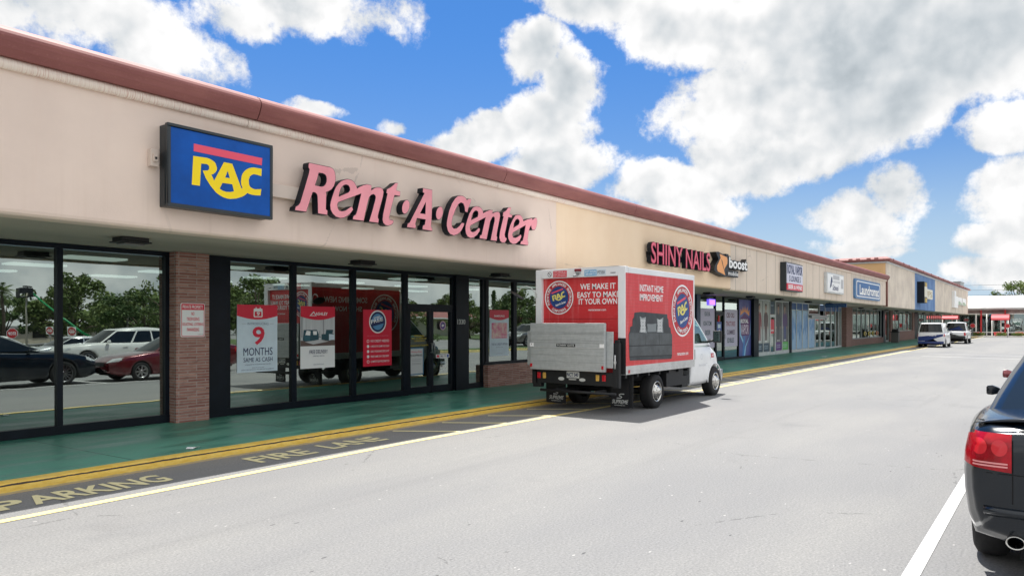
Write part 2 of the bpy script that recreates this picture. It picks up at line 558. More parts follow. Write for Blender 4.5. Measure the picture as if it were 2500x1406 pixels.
M['stucco_tan'] = stucco('stucco_tan', (0.80, 0.61, 0.43), (0.84, 0.66, 0.48), (0.74, 0.55, 0.39))
M['stucco_grey'] = stucco('stucco_grey', (0.66, 0.565, 0.475), (0.74, 0.635, 0.54), (0.52, 0.44, 0.37), grooves=1.22, rust=0.12)
M['stucco_far'] = stucco('stucco_far', (0.62, 0.54, 0.46), (0.78, 0.69, 0.58), (0.42, 0.35, 0.31), grooves=0.61)
M['stucco_orange'] = stucco('stucco_orange', (0.68, 0.42, 0.20), (0.74, 0.47, 0.24), (0.62, 0.38, 0.18))
M['blue_fascia'] = stucco('blue_fascia', (0.10, 0.20, 0.42), (0.18, 0.30, 0.52), (0.30, 0.40, 0.58), grooves=0.61)
M['soffit'] = mat('soffit', (0.46, 0.41, 0.35), 0.9, var=0.18, vscale=0.5, stretch=(0.3, 1, 1))

# red roof edge and the pale ribbed tile band under it
m, h, b, pos = graph('roof_red', 0.62)
n1 = h.noise(h.vm('MULTIPLY', pos, (0.5, 2, 2)), 2.0, 6, 0.62)
c = h.mix(h.ramp(n1, 0.3, 0.72), (0.225, 0.072, 0.066), (0.30, 0.108, 0.095))
c = h.mix(h.ramp(h.noise(pos, 30, 4, 0.6), 0.55, 0.8, 0, 0.3), c, (0.42, 0.20, 0.17))
h.put(b.inputs['Base Color'], c)
M['roof_red'] = m
m, h, b, pos = graph('tile_band', 0.7)
rib = h.noise(h.vm('MULTIPLY', pos, (1, 0.03, 0.03)), 62, 3, 0.85)
patch = h.noise(h.vm('MULTIPLY', pos, (1, 0, 0)), 0.75, 3, 0.6)
c = h.mix(h.m('MULTIPLY', h.ramp(rib, 0.47, 0.60), h.ramp(patch, 0.36, 0.6, 0.1, 0.8)), (0.80, 0.70, 0.61), (0.56, 0.31, 0.24))
h.put(b.inputs['Base Color'], c)
sx = h.n('ShaderNodeSeparateXYZ')
h.put(sx.inputs[0], pos)
bn = h.n('ShaderNodeBump')
bn.inputs['Strength'].default_value = 0.06
bn.inputs['Distance'].default_value = 0.01
h.put(bn.inputs['Height'], h.m('SINE', h.m('MULTIPLY', sx.outputs[0], 95)))
h.put(b.inputs['Normal'], bn.outputs[0])
M['tile_band'] = m

def bricks(name, c1, c2, mortar, wd, ht, axes=(0, 2)):
    m, h, b, pos = graph(name, 0.8)
    sx = h.n('ShaderNodeSeparateXYZ')
    h.put(sx.inputs[0], pos)
    cm = h.n('ShaderNodeCombineXYZ')
    h.put(cm.inputs[0], h.m('ADD', sx.outputs[axes[0]], h.m('MULTIPLY', sx.outputs[1], 1.0)))
    h.put(cm.inputs[1], sx.outputs[axes[1]])
    bt = h.n('ShaderNodeTexBrick')
    h.put(bt.inputs['Vector'], cm.outputs[0])
    bt.inputs['Scale'].default_value = 1
    bt.inputs['Brick Width'].default_value = wd
    bt.inputs['Row Height'].default_value = ht
    bt.inputs['Mortar Size'].default_value = 0.008
    bt.inputs['Color1'].default_value = (*c1, 1)
    bt.inputs['Color2'].default_value = (*c2, 1)
    bt.inputs['Mortar'].default_value = (*mortar, 1)
    bt.offset_frequency = 3
    c = h.mix(h.ramp(h.noise(h.vm('MULTIPLY', pos, (3, 3, 14)), 2.0, 5, 0.7), 0.45, 0.72, 0, 0.6), bt.outputs['Color'], (0.17, 0.075, 0.06))
    h.put(b.inputs['Base Color'], c)
    bn = h.n('ShaderNodeBump')
    bn.inputs['Strength'].default_value = 0.8
    bn.inputs['Distance'].default_value = 0.015
    h.put(bn.inputs['Height'], h.m('SUBTRACT', 1.0, bt.outputs['Fac']))
    h.put(b.inputs['Normal'], bn.outputs[0])
    return m
M['brick'] = bricks('brick', (0.29, 0.115, 0.09), (0.48, 0.265, 0.21), (0.42, 0.34, 0.31), 0.34, 0.052)
M['brick_far'] = bricks('brick_far', (0.24, 0.12, 0.10), (0.33, 0.18, 0.155), (0.27, 0.21, 0.19), 0.30, 0.06)

def glass(name, mirror, tint, through):
    m = bpy.data.materials.new(name)
    m.use_nodes = True
    t = m.node_tree
    t.nodes.clear()
    h = NT(t)
    gl = h.n('ShaderNodeBsdfGlossy')
    gl.inputs['Color'].default_value = (*tint, 1)
    gl.inputs['Roughness'].default_value = 0.0
    ps = h.n('ShaderNodeNewGeometry').outputs['Position']
    bn = h.n('ShaderNodeBump')
    bn.inputs['Strength'].default_value = 0.06
    bn.inputs['Distance'].default_value = 0.03
    h.put(bn.inputs['Height'], h.noise(ps, 0.9, 2, 0.4))
    h.put(gl.inputs['Normal'], bn.outputs[0])
    tr = h.n('ShaderNodeBsdfTransparent')
    tr.inputs['Color'].default_value = (*through, 1)
    lw = h.n('ShaderNodeFresnel')
    lw.inputs['IOR'].default_value = 1.5
    mx = h.n('ShaderNodeMixShader')
    h.put(mx.inputs[0], h.m('MULTIPLY_ADD', lw.outputs[0], 1.0 - mirror, mirror))
    t.links.new(tr.outputs[0], mx.inputs[1])
    t.links.new(gl.outputs[0], mx.inputs[2])
    df = h.n('ShaderNodeBsdfDiffuse')
    df.inputs['Color'].default_value = (0.5, 0.52, 0.5, 1)
    sm_ = h.m('MULTIPLY', h.ramp(h.noise(ps, 1.7, 6, 0.7), 0.45, 0.75, 0.004, 0.055), h.ramp(h.noise(h.vm('MULTIPLY', ps, (9, 9, 1.2)), 2, 4, 0.6), 0.3, 0.7, 0.4, 1.0))
    m2 = h.n('ShaderNodeMixShader')
    h.put(m2.inputs[0], sm_)
    t.links.new(mx.outputs[0], m2.inputs[1])
    t.links.new(df.outputs[0], m2.inputs[2])
    o = h.n('ShaderNodeOutputMaterial')
    t.links.new(m2.outputs[0], o.inputs[0])
    return m
M['glass'] = glass('storefront_glass', 0.31, (0.82, 0.93, 0.88), (0.26, 0.33, 0.31))
M['car_glass'] = mat('car_glass', (0.010, 0.013, 0.014), 0.03, spec=0.5)
M['cab_glass'] = glass('cab_glass', 0.22, (0.9, 1, 0.97), (0.42, 0.55, 0.5))


# more plain materials
M['bronze'] = mat('dark_bronze', (0.005, 0.009, 0.016), 0.45, spec=0.2, var=0.3, vscale=2)
M['white_frame'] = mat('white_frame', (0.60, 0.62, 0.63), 0.45, var=0.12, vscale=3)
M['grey_alu'] = mat('grey_alu', (0.34, 0.36, 0.37), 0.4, metal=0.5)
M['blue_col'] = mat('blue_column', (0.03, 0.06, 0.12), 0.5)
M['black'] = mat('black', (0.012, 0.012, 0.014), 0.5)
M['flap'] = mat('black_rubber', (0.008, 0.009, 0.012), 0.6)
M['white'] = mat('white_print', (0.88, 0.88, 0.88), 0.5)
M['red'] = mat('red_print', (0.70, 0.012, 0.045), 0.45)
M['navy'] = mat('navy_print', (0.010, 0.020, 0.10), 0.5)
M['paleblue'] = mat('pale_blue_print', (0.66, 0.78, 0.87), 0.5, var=0.12, vscale=1.2)
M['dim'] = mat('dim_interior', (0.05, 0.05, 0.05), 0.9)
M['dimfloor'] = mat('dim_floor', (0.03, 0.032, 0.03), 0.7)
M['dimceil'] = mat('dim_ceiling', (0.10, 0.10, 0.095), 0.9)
M['lamp_panel'] = mat('lamp_panel', (0.8, 0.8, 0.8), 0.5, emit=(0.95, 1.0, 0.93), estr=0.55)
M['lens'] = mat('lamp_lens', (0.10, 0.10, 0.095), 0.3)

def lerp_pts(pts, x):
    if x <= pts[0][0]:
        return pts[0][1]
    for (a, va), (b_, vb) in zip(pts, pts[1:]):
        if x <= b_:
            return va + (vb - va) * (x - a) / (b_ - a)
    return pts[-1][1]

def gz(y):
    return 0.0 if y >= -18 else (-0.04 * (-18 - y) if y > -26 else -0.32)

# ------------------------------------------------------------------ ground
KERB = [(-16, 9.06), (3.1, 9.10), (5.5, 9.18), (9.5, 9.25), (12, 9.28), (24, 9.02), (56, 8.62), (118, 8.3)]
LINE = [(-16, 7.78), (2.7, 7.85), (4.75, 7.91), (8.3, 8.03), (12.1, 8.0), (16, 7.88), (20.7, 7.77), (120, 7.74)]
ys = [60, 8, 2, -18, -26, -40, -160, -700]
mb = MB()
vs = [(x, y, gz(y)) for y in ys for x in (-700, 1200)]
mb.add(vs, [(2 * i, 2 * i + 1, 2 * i + 3, 2 * i + 2) for i in range(len(ys) - 1)])
struct('asphalt_ground', mb, M['asphalt'])

kx = [-16, -6, 0, 3.1, 5.5, 7.5, 9.5, 12, 16, 20, 24, 34, 45, 56, 80, 118]
mb = MB()
vs, fs = [], []
for x in kx:
    k = lerp_pts(KERB, x)
    for y, z in ((k + 0.20, 0.116), (k + 1.2, 0.098), (12.97, 0.06)):
        vs.append((x, y, z))
for i in range(len(kx) - 1):
    for j in range(2):
        a = i * 3 + j
        fs.append((a, a + 3, a + 4, a + 1))
mb.add(vs, fs)
struct('sidewalk', mb, M['walk'])
# kerb with an uneven, chipped edge
mb = MB()
rings = []
x = -16.0
rnd = random.Random(3)
while x <= 118:
    k = lerp_pts(KERB, x) + rnd.uniform(-0.006, 0.006)
    j = rnd.uniform(-0.006, 0.004)
    rings.append([(x, k, -0.05), (x, k + 0.006, 0.055), (x, k + 0.016 + j, 0.096 + j), (x, k + 0.045, 0.116 + j * 0.4), (x, k + 0.135, 0.121), (x, k + 0.215, 0.120), (x, k + 0.215, -0.05)])
    x += 0.16 if x < 34 else 1.0
mb.loft(rings, True, True, 0, False)
struct('kerb', mb, M['kerb'])

def strip(pts, w, mb, z=0.005):
    """painted band; pts on the ground, width w towards +Y"""
    vs = []
    for x, y in pts:
        vs += [(x, y, gz(y) + z), (x, y + w, gz(y + w) + z)]
    mb.add(vs, [(2 * i, 2 * i + 2, 2 * i + 3, 2 * i + 1) for i in range(len(pts) - 1)])

mb = MB()
strip([(x, lerp_pts(LINE, x)) for x in (-16, 0, 2.7, 4.75, 8.3, 10, 12.1, 16, 20.7, 50, 118)], 0.125, mb)
struct('yellow_lane_line', mb, M['line_yellow'])

def bar(mb, p, q, w, z=0.006):
    p, q = Vector((*p, 0)), Vector((*q, 0))
    n = (q - p).normalized().cross(UZ) * w / 2
    c = [p + n, q + n, q - n, p - n]
    mb.quad(*[(v.x, v.y, gz(v.y) + z) for v in c])

mb = MB()
for p, q in (((8.97, 9.14), (9.60, 8.17)), ((10.26, 9.17), (10.92, 8.17)), ((11.57, 9.12), (12.3, 8.1)), ((12.95, 9.15), (13.75, 8.0)), ((14.3, 9.1), (15.2, 8.0)),
             ((15.7, 9.1), (16.5, 7.95)), ((17.2, 9.1), (17.7, 7.92)), ((18.8, 9.05), (19.1, 7.92)), ((20.3, 9.0), (20.4, 7.92))):
    bar(mb, p, q, 0.10)
for k in range(11):
    bar(mb, (22.7 + 1.4 * k, 8.95 - 0.02 * k), (22.4 + 1.4 * k, 7.93), 0.13)
struct('fire_lane_hatching', mb, M['stencil'])
mb = MB()
for s, x0, x1, y0, y1 in (("NO", 1.35, 2.2, 8.32, 8.80), ("P", 2.86, 3.16, 8.35, 8.80), ("A", 3.18, 3.50, 8.35, 8.82), ("RKING", 3.50, 4.66, 8.36, 8.84),
                          ("FIRE", 5.90, 6.86, 8.46, 8.93), ("LANE", 7.18, 8.30, 8.53, 9.0)):
    mb.text(s, (x0, y0, 0.006), (1, 0, 0), (0, 1, 0), x1 - x0, y1 - y0, 0, 0.025)
struct('fire_lane_lettering', mb, M['stencil'])

# parking bays in front of the building, parallel to the shops
mb = MB()
for yb in (0.86, -1.95, -4.75):
    bar(mb, (5.2, yb), (17.4, yb), 0.11)
bar(mb, (11.6, 0.86), (11.6, -4.75), 0.11)
for yb in (-8.5, -11.3, -14.1):
    bar(mb, (9, yb), (34, yb), 0.11)
bar(mb, (46.5, 6.0), (45.0, 0.0), 0.12)
bar(mb, (50.6, 6.2), (49.2, -3.0), 0.12)
struct('bay_lines', mb, M['line_white'])

# ------------------------------------------------------------------ shop buildings
FY, GY = 9.75, 12.9            # fascia face, glass face

def edge_run(path, prof, mb, mi=0):
    """profile (outward, z) swept along a plan path with mitred corners; outward is to the right of travel reversed"""
    rings = []
    n = len(path)
    for i, p in enumerate(path):
        p = Vector(p)
        dirs = []
        if i > 0:
            dirs.append((p - Vector(path[i - 1])).normalized())
        if i < n - 1:
            dirs.append((Vector(path[i + 1]) - p).normalized())
        nrm = [Vector((d.y, -d.x)) for d in dirs]
        off = nrm[0] if len(nrm) == 1 else (nrm[0] + nrm[1]) / (1 + nrm[0].dot(nrm[1]))
        rings.append([(p.x + off.x * a, p.y + off.y * a, z) for a, z in prof])
    mb.loft(rings, True, True, mi, False)

def arcpts(cy, cz, r, a0, a1, n):
    return [(cy + r * cos(R(a0 + (a1 - a0) * i / n)), cz + r * sin(R(a0 + (a1 - a0) * i / n))) for i in range(n + 1)]

def red_prof(z0, s=1.0):
    return [(-0.30, z0 + 0.02), (0.13, z0), (0.185, z0 + 0.08 * s), (0.22, z0 + 0.155 * s), (0.233, z0 + 0.20 * s), (0.227, z0 + 0.235 * s), (0.207, z0 + 0.272 * s),
            (0.17, z0 + 0.308 * s), (0.12, z0 + 0.338 * s), (0.06, z0 + 0.358 * s), (-0.02, z0 + 0.366 * s), (-0.12, z0 + 0.35 * s), (-0.30, z0 + 0.26 * s)]

def band_prof(z0):
    return [(-0.05, z0)] + [(a, z) for a, z in arcpts(0.005, z0 + 0.062, 0.078, -58, 58, 8)] + [(-0.05, z0 + 0.125)]

mall = thing('strip_mall', 'long low beige shopping strip with pink and tan fascia under a red rounded roof edge', 'building', (20, 17, 0))
mb = MB()
def fascia(x0, x1, z0, z1, name, m, parent, y=FY):
    mb = MB()
    r = 0.07
    prof = [(y + 0.3, z0)] + [(y + r - r * sin(R(a)), z0 + r - r * cos(R(a))) for a in (0, 30, 60, 90)] + [(y, z1), (y + 0.3, z1)]
    mb.loft([[(x, p, z) for p, z in prof] for x in (x0, x1)], True, True, 0, False)
    return part(name, mb, m, parent)
fascia(-14, 15.03, 3.10, 4.80, 'fascia', M['stucco_pink'], mall)
fascia(15.034, 26.9, 3.098, 4.80, 'fascia', M['stucco_tan'], mall)
fascia(26.905, 57.9, 3.05, 4.80, 'fascia', M['stucco_grey'], mall)
mb = MB().box(-14, FY + 0.31, 3.125, 57.9, GY + 0.3, 3.2)
part('soffit', mb, M['soffit'], mall)
mb = MB().box(-14, FY + 0.32, 4.9, 57.9, 24, 5.06)
part('flat_roof', mb, M['dimceil'], mall)
xs = [-11.66] + [6.64 + 6.1 * k for k in range(-2, 9)] + [58.1]
xs = sorted(x for x in xs if -14 < x <= 58.1)
xs = [-14] + [x for x in xs if x > -12]
for a, b_ in zip(xs, xs[1:]):
    if b_ - a < 1:
        continue
    mb = MB()
    edge_run([(a + 0.008, FY), (b_ - 0.008, FY)], red_prof(4.885), mb)
    part('roof_edge', mb, M['roof_red'], mall)
    mb = MB()
    edge_run([(a + 0.006 - 0.12, FY), (b_ - 0.006 - 0.12, FY)], band_prof(4.765), mb)
    part('tile_band', mb, M['tile_band'], mall)
mb = MB()
edge_run([(-14, FY + 0.02), (57.95, FY + 0.02)], red_prof(4.887), mb)
part('roof_backing', mb, M['black'], mall)

tall = thing('taller_shop_block', 'taller far block of the shopping strip with red tiled eaves and a blue painted bay', 'building', (88, 17, 0))
TZ = 6.10
fascia(58.0, 71.2, 2.98, TZ, 'fascia', M['stucco_far'], tall)
fascia(71.205, 84.2, 2.98, TZ, 'painted_bay', M['blue_fascia'], tall)
fascia(84.205, 118, 2.98, TZ, 'fascia', M['stucco_far'], tall)
part('side_wall', MB().box(57.93, FY + 0.05, 3.3, 58.2, 26, TZ), M['stucco_orange'], tall)
part('end_wall', MB().box(117.8, 13.1, 0, 118, 26, 3.0).box(117.8, FY + 0.31, 3.0, 118, 26, TZ), M['stucco_far'], tall)
mb = MB()
edge_run([(57.93, 26), (57.93, FY), (118, FY), (118, 26)], [(-0.05, TZ), (0.06, TZ), (0.10, TZ + 0.05), (0.10, TZ + 0.12), (-0.05, TZ + 0.12)], mb)
part('cornice', mb, M['white_frame'], tall)
mb = MB()
edge_run([(57.93, 26), (57.93, FY), (118, FY), (118, 26)], [(-0.6, TZ + 0.125), (0.26, TZ + 0.125), (0.32, TZ + 0.19), (0.31, TZ + 0.27), (0.24, TZ + 0.34), (0.10, TZ + 0.42), (-0.1, TZ + 0.45), (-0.6, TZ + 0.3)], mb)
part('roof_edge', mb, M['roof_red'], tall)
rnd = random.Random(5)
x = 59.0
while x < 118:                       # raised ridge tiles along the eaves
    part('ridge_tile', MB().box(x, FY - 0.335, TZ + 0.14, x + 0.14, FY + 0.08, TZ + 0.325 + rnd.uniform(0, 0.02)), M['roof_red'], tall)
    x += rnd.choice((2.6, 3.9, 4.4, 5.2))
y = 10.2
while y < 24:
    part('ridge_tile', MB().box(57.93 - 0.34, y, TZ + 0.2, 58.3, y + 0.25, TZ + 0.34 + rnd.uniform(0, 0.03)), M['roof_red'], tall)
    y += rnd.choice((0.5, 0.7, 0.9))
part('soffit', MB().box(58, FY + 0.31, 3.0, 117.8, GY + 0.3, 3.1), M['soffit'], tall)
part('flat_roof', MB().box(58.3, FY + 0.4, TZ - 0.2, 117.7, 26, TZ - 0.05), M['dimceil'], tall)
part('downpipe', MB().cyl((57.97, FY - 0.05, 0.15 + 2.85), (57.97, FY - 0.05, 4.9), 0.07), mat('brown_pipe', (0.20, 0.08, 0.06), 0.5), tall)
part('stain_post', MB().box(57.86, FY - 0.012, 3.0, 57.95, FY + 0.2, 4.75), mat('brown_trim', (0.22, 0.10, 0.075), 0.6), tall)

# dim rooms behind the shop glass, lit by ceiling panels
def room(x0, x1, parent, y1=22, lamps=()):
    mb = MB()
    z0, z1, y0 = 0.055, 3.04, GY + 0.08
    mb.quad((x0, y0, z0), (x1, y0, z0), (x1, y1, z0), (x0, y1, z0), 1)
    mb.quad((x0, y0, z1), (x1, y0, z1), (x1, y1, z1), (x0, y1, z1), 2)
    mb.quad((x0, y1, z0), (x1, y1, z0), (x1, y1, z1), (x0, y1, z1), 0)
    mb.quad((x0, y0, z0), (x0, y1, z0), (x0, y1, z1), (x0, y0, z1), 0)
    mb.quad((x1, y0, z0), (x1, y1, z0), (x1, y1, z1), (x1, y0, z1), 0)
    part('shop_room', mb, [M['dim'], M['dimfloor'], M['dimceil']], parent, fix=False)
    for (lx, ly) in lamps:
        part('ceiling_light', MB().box(lx - 0.5, ly - 0.25, 3.0, lx + 0.5, ly + 0.25, 3.035), M['lamp_panel'], parent)
LP = [(x, y) for x in (6.3, 9.0, 11.7, 14.4, 17.1, 19.8) for y in (14.1, 16.6, 19.1)]
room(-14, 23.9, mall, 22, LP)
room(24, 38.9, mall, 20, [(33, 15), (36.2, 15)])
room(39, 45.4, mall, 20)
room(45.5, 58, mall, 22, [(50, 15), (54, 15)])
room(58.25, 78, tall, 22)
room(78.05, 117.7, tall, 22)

# ------------------------------------------------------------------ shop fronts
def storefront(parent, x0, x1, z0, z1, mull, fm, label=None, mw=0.07, sill=0.14, head=0.07, name='storefront_window', rail=(), y=GY, lean=0.0):
    """mull = list of mullion centres; one pane object per opening"""
    mb = MB()
    ya, yb = y - 0.055, y + 0.07
    mb.box(x0, ya - 0.01, z0, x1, yb, z0 + sill)
    mb.box(x0, ya, z1 - head, x1, yb, z1)
    ed = []
    for c in [x0 + mw / 2] + list(mull) + [x1 - mw / 2]:
        c, w = c if isinstance(c, tuple) else (c, mw)
        mb.box(c - w / 2, ya + 0.003, z0 + sill, c + w / 2, yb - 0.003, z1 - head)
        ed.append((c - w / 2, c + w / 2))
    for zr in rail:
        for (a, b_), (c, d) in zip(ed, ed[1:]):
            mb.box(b_, ya + 0.006, zr - 0.035, c, yb - 0.006, zr + 0.035)
    fr = part(name, mb, M[fm] if isinstance(fm, str) else fm, parent, label=label)
    for (a, b_), (c, d) in zip(ed, ed[1:]):
        part('pane', MB().quad((b_, y, z0 + sill), (c, y, z0 + sill), (c, y + lean, z1 - head), (b_, y + lean, z1 - head)), M['glass'], fr, fix=False)
    return fr

def door(parent, x0, x1, z0, z1, leaves, fm, name='glass_door', y=GY, handle=True, hm='grey_alu'):
    n = leaves
    w = (x1 - x0) / n
    for i in range(n):
        a, b_ = x0 + i * w, x0 + (i + 1) * w
        mb = MB()
        fw = 0.075
        ya, yb = y - 0.05, y + 0.03
        mb.box(a + 0.005, ya, z0, a + fw, yb, z1).box(b_ - fw, ya, z0, b_ - 0.005, yb, z1)
        mb.box(a + fw, ya, z0, b_ - fw, yb, z0 + 0.17).box(a + fw, ya, z1 - 0.09, b_ - fw, yb, z1)
        d = part(name, mb, M[fm], parent, bevel=0.004, seg=1)
        part('pane', MB().quad((a + fw, y, z0 + 0.17), (b_ - fw, y, z0 + 0.17), (b_ - fw, y, z1 - 0.09), (a + fw, y, z1 - 0.09)), M['glass'], d, fix=False)
        if handle:
            hx = b_ - 0.045 if (n == 1 or i == 0) else a + 0.045
            hz = z0 + 1.02
            dx = -0.05 if hx > (a + b_) / 2 else 0.05
            part('handle', MB().tube([(hx, y - 0.05, hz), (hx, y - 0.12, hz), (hx + dx * 0, y - 0.12, hz + 0.24), (hx, y - 0.05, hz + 0.24)], 0.012, 8), M[hm], d)

W0, W1 = 0.066, 3.115
storefront(mall, -14, 7.05, W0, W1, [-10.5, -7.4, -4.2, -1.1, 2.1, (5.24, 0.085)], 'bronze', lean=0.016)
storefront(mall, 8.17, 13.09, W0, W1, [(9.758, 0.12), (11.395, 0.13)], 'bronze', mw=0.1)
mb = MB().box(13.09, GY - 0.06, 2.22, 14.86, GY + 0.07, 2.32).box(13.09, GY - 0.055, 3.04, 14.86, GY + 0.07, W1)
mb.box(13.09, GY - 0.056, 0.06, 13.14, GY + 0.07, 2.22).box(14.80, GY - 0.056, 0.06, 14.86, GY + 0.07, 2.22).box(13.09, GY - 0.05, 2.32, 13.13, GY + 0.07, 3.04).box(14.82, GY - 0.05, 2.32, 14.86, GY + 0.07, 3.04)
fr = part('door_frame', mb, M['bronze'], mall)
part('pane', MB().quad((13.13, GY, 2.32), (14.82, GY, 2.32), (14.82, GY, 3.04), (13.13, GY, 3.04)), M['glass'], fr, fix=False)
door(mall, 13.14, 14.80, 0.075, 2.22, 2, 'bronze')
col = part('metal_column', MB().box(14.862, GY - 0.12, 0.06, 15.39, GY + 0.1, W1), M['bronze'], mall, bevel=0.006)
part('house_number', MB().text("1330", (14.905, GY - 0.1225, 1.81), UX, UZ, 0.326, 0.135, 0, 0.03), mat('number_white', (0.6, 0.6, 0.58), 0.5), col, fix=False)
storefront(mall, 15.39, 16.13, W0, W1, [], 'bronze')
storefront(mall, 16.13, 23.9, 0.68, W1, [(16.24, 0.2), (17.6, 0.16), (19.3, 0.16), (21.1, 0.16), (22.7, 0.16)], 'bronze', sill=0.07)
part('metal_column', MB().box(7.69, GY - 0.1, 0.06, 8.17, GY + 0.1, W1), M['bronze'], mall, bevel=0.006)
part('brick_pillar', MB().box(7.05, 12.62, 0.06, 7.688, GY + 0.15, 3.12), M['brick'], mall, bevel=0.006)
part('brick_planter', MB().box(16.09, 12.68, 0.055, 23.9, GY + 0.1, 0.675), M['brick'], mall, bevel=0.006)
part('brick_pillar', MB().box(23.9, 12.62, 0.05, 24.8, GY + 0.15, 3.12), M['brick'], mall)
storefront(mall, 24.8, 31.17, W0, W1, [26.4, 28, 29.6], 'bronze')
part('metal_column', MB().box(31.17, GY - 0.1, 0.05, 31.56, GY + 0.1, W1), M['blue_col'], mall)
storefront(mall, 31.56, 33.56, W0, W1, [], 'bronze')
mb = MB().box(33.56, GY - 0.05, 2.3, 34.6, GY + 0.05, 2.38)
fr = part('door_frame', mb, M['bronze'], mall)
part('pane', MB().quad((33.6, GY, 2.38), (34.6, GY, 2.38), (34.6, GY, 3.1), (33.6, GY, 3.1)), M['glass'], fr, fix=False)
door(mall, 33.58, 34.6, 0.06, 2.3, 1, 'bronze')
storefront(mall, 34.6, 38.65, W0, W1, [36.65], 'bronze', sill=0.1)
part('metal_column', MB().box(38.65, GY - 0.15, 0.05, 39.42, GY + 0.1, W1), M['bronze'], mall)
storefront(mall, 39.42, 41.7, W0, W1, [40.5], 'white_frame', sill=0.2)
door(mall, 41.7, 42.65, 0.06, 2.25, 1, 'white_frame')
fr = part('door_frame', MB().box(41.7, GY - 0.05, 2.25, 42.65, GY + 0.05, 2.33), M['white_frame'], mall)
part('pane', MB().quad((41.7, GY, 2.33), (42.65, GY, 2.33), (42.65, GY, 3.1), (41.7, GY, 3.1)), M['glass'], fr, fix=False)
storefront(mall, 42.65, 45.28, W0, W1, [43.95], 'white_frame', sill=0.2)
part('metal_column', MB().box(45.28, GY - 0.13, 0.05, 45.6, GY + 0.1, W1), M['bronze'], mall)
storefront(mall, 45.6, 49.6, W0, W1, [46.9, 48.2], 'white_frame', mw=0.1, sill=0.16)
storefront(mall, 49.6, 51.2, W0, 2.18, [], 'white_frame', mw=0.1)
storefront(mall, 49.6, 52.4, 2.35, W1, [], 'grey_alu', mw=0.1, sill=0.1)
part('door_operator', MB().box(49.9, GY - 0.2, 2.16, 54.0, GY + 0.05, 2.36), M['grey_alu'], mall, bevel=0.02)
door(mall, 51.2, 53.8, 0.06, 2.16, 2, 'white_frame', handle=False)
storefront(mall, 53.8, 57.9, W0, W1, [55.6, 56.9], 'white_frame', mw=0.1, sill=0.1)
storefront(tall, 57.9, 58.6, W0, 3.0, [], 'white_frame', mw=0.05)
part('brick_pillar', MB().box(58.6, 12.5, 0.05, 60.6, GY + 0.1, 3.0), M['brick_far'], tall)
storefront(tall, 60.6, 74.2, 0.56, 3.0, [62.3, 64, 65.7, 67.4, 69.1, 70.8, 72.5], 'grey_alu', mw=0.1, sill=0.08)
part('brick_planter', MB().box(60.6, 12.7, 0.05, 74.2, GY + 0.1, 0.555), M['brick_far'], tall)
part('metal_column', MB().box(74.2, GY - 0.2, 0.05, 75.3, GY + 0.1, 3.0), M['bronze'], tall)
door(tall, 75.4, 77.8, 0.06, 3.0, 1, 'grey_alu')
part('brick_pillar', MB().box(77.9, 12.7, 0.05, 79.0, GY + 0.1, 3.0), M['brick_far'], tall)
storefront(tall, 79.0, 91.5, 1.0, 3.0, [81.4, 83.6, 86, 88.6], 'grey_alu', mw=0.1, sill=0.08)
part('brick_planter', MB().box(79.0, 12.7, 0.05, 92.6, GY + 0.1, 0.995), M['brick_far'], tall)
part('brick_pillar', MB().box(91.5, 12.72, 1.0, 92.6, GY + 0.1, 3.0), M['brick_far'], tall)
part('metal_column', MB().box(92.6, GY - 0.2, 0.05, 95, GY + 0.1, 3.0), M['bronze'], tall)
storefront(tall, 95, 117.7, W0, 3.0, [97 + 2.05 * k for k in range(10)], 'grey_alu', mw=0.12)

# lights under the soffit
def soffit_light(x, y, lit=False):
    t = thing('soffit_light', 'x', 'light', (x, y, 3.0), group='lights under the walkway ceiling')
    part('housing', MB().box(x - 0.20, y - 0.16, 3.06, x + 0.20, y + 0.16, 3.122).box(x - 0.23, y - 0.19, 3.04, x + 0.23, y + 0.19, 3.062), M['black'], t, bevel=0.01)
    part('lens', MB().box(x - 0.16, y - 0.12, 3.015, x + 0.16, y + 0.12, 3.04), M['lens'], t, bevel=0.02)
    return t
SL = [(5.535, 11.18, 'flat black ceiling light above the brick pillar and first window'), (10.4, 11.47, 'flat black ceiling light above the dark red poster window'),
      (15.2, 11.58, 'flat black ceiling light just beyond the double glass door'), (29.68, 11.7, 'ceiling light above the purple beer poster, just past the truck'),
      (34.96, 11.7, 'ceiling light above the poster listing gummies and edibles'), (39.31, 11.65, 'ceiling light in front of the window print of a person in maroon'),
      (45.46, 11.8, 'ceiling light at the left end of the blue frosted shop front'), (50.48, 11.8, 'ceiling light above the sliding door of the blue shop'),
      (60.6, 11.9, 'ceiling light left of the end of the lower roof, by the brick pillar'), (66.1, 11.9, 'ceiling light over the middle of the wide window on a brick base'),
      (71.6, 12.0, 'ceiling light over the right end of the wide brick based window')]
for x, y, lab in SL:
    t = soffit_light(x, y)
    t['label'] = lab
    if x > 58:
        for ch in t.children:
            ch.location.z -= 0.115
        t.location.z -= 0.0
for x in (77.3, 83.4, 89.5, 95.0, 101, 107):
    t = soffit_light(x, 12.1)
    t['label'] = 'one of the small ceiling lights under the far taller block'
    for ch in t.children:
        ch.location.z -= 0.115

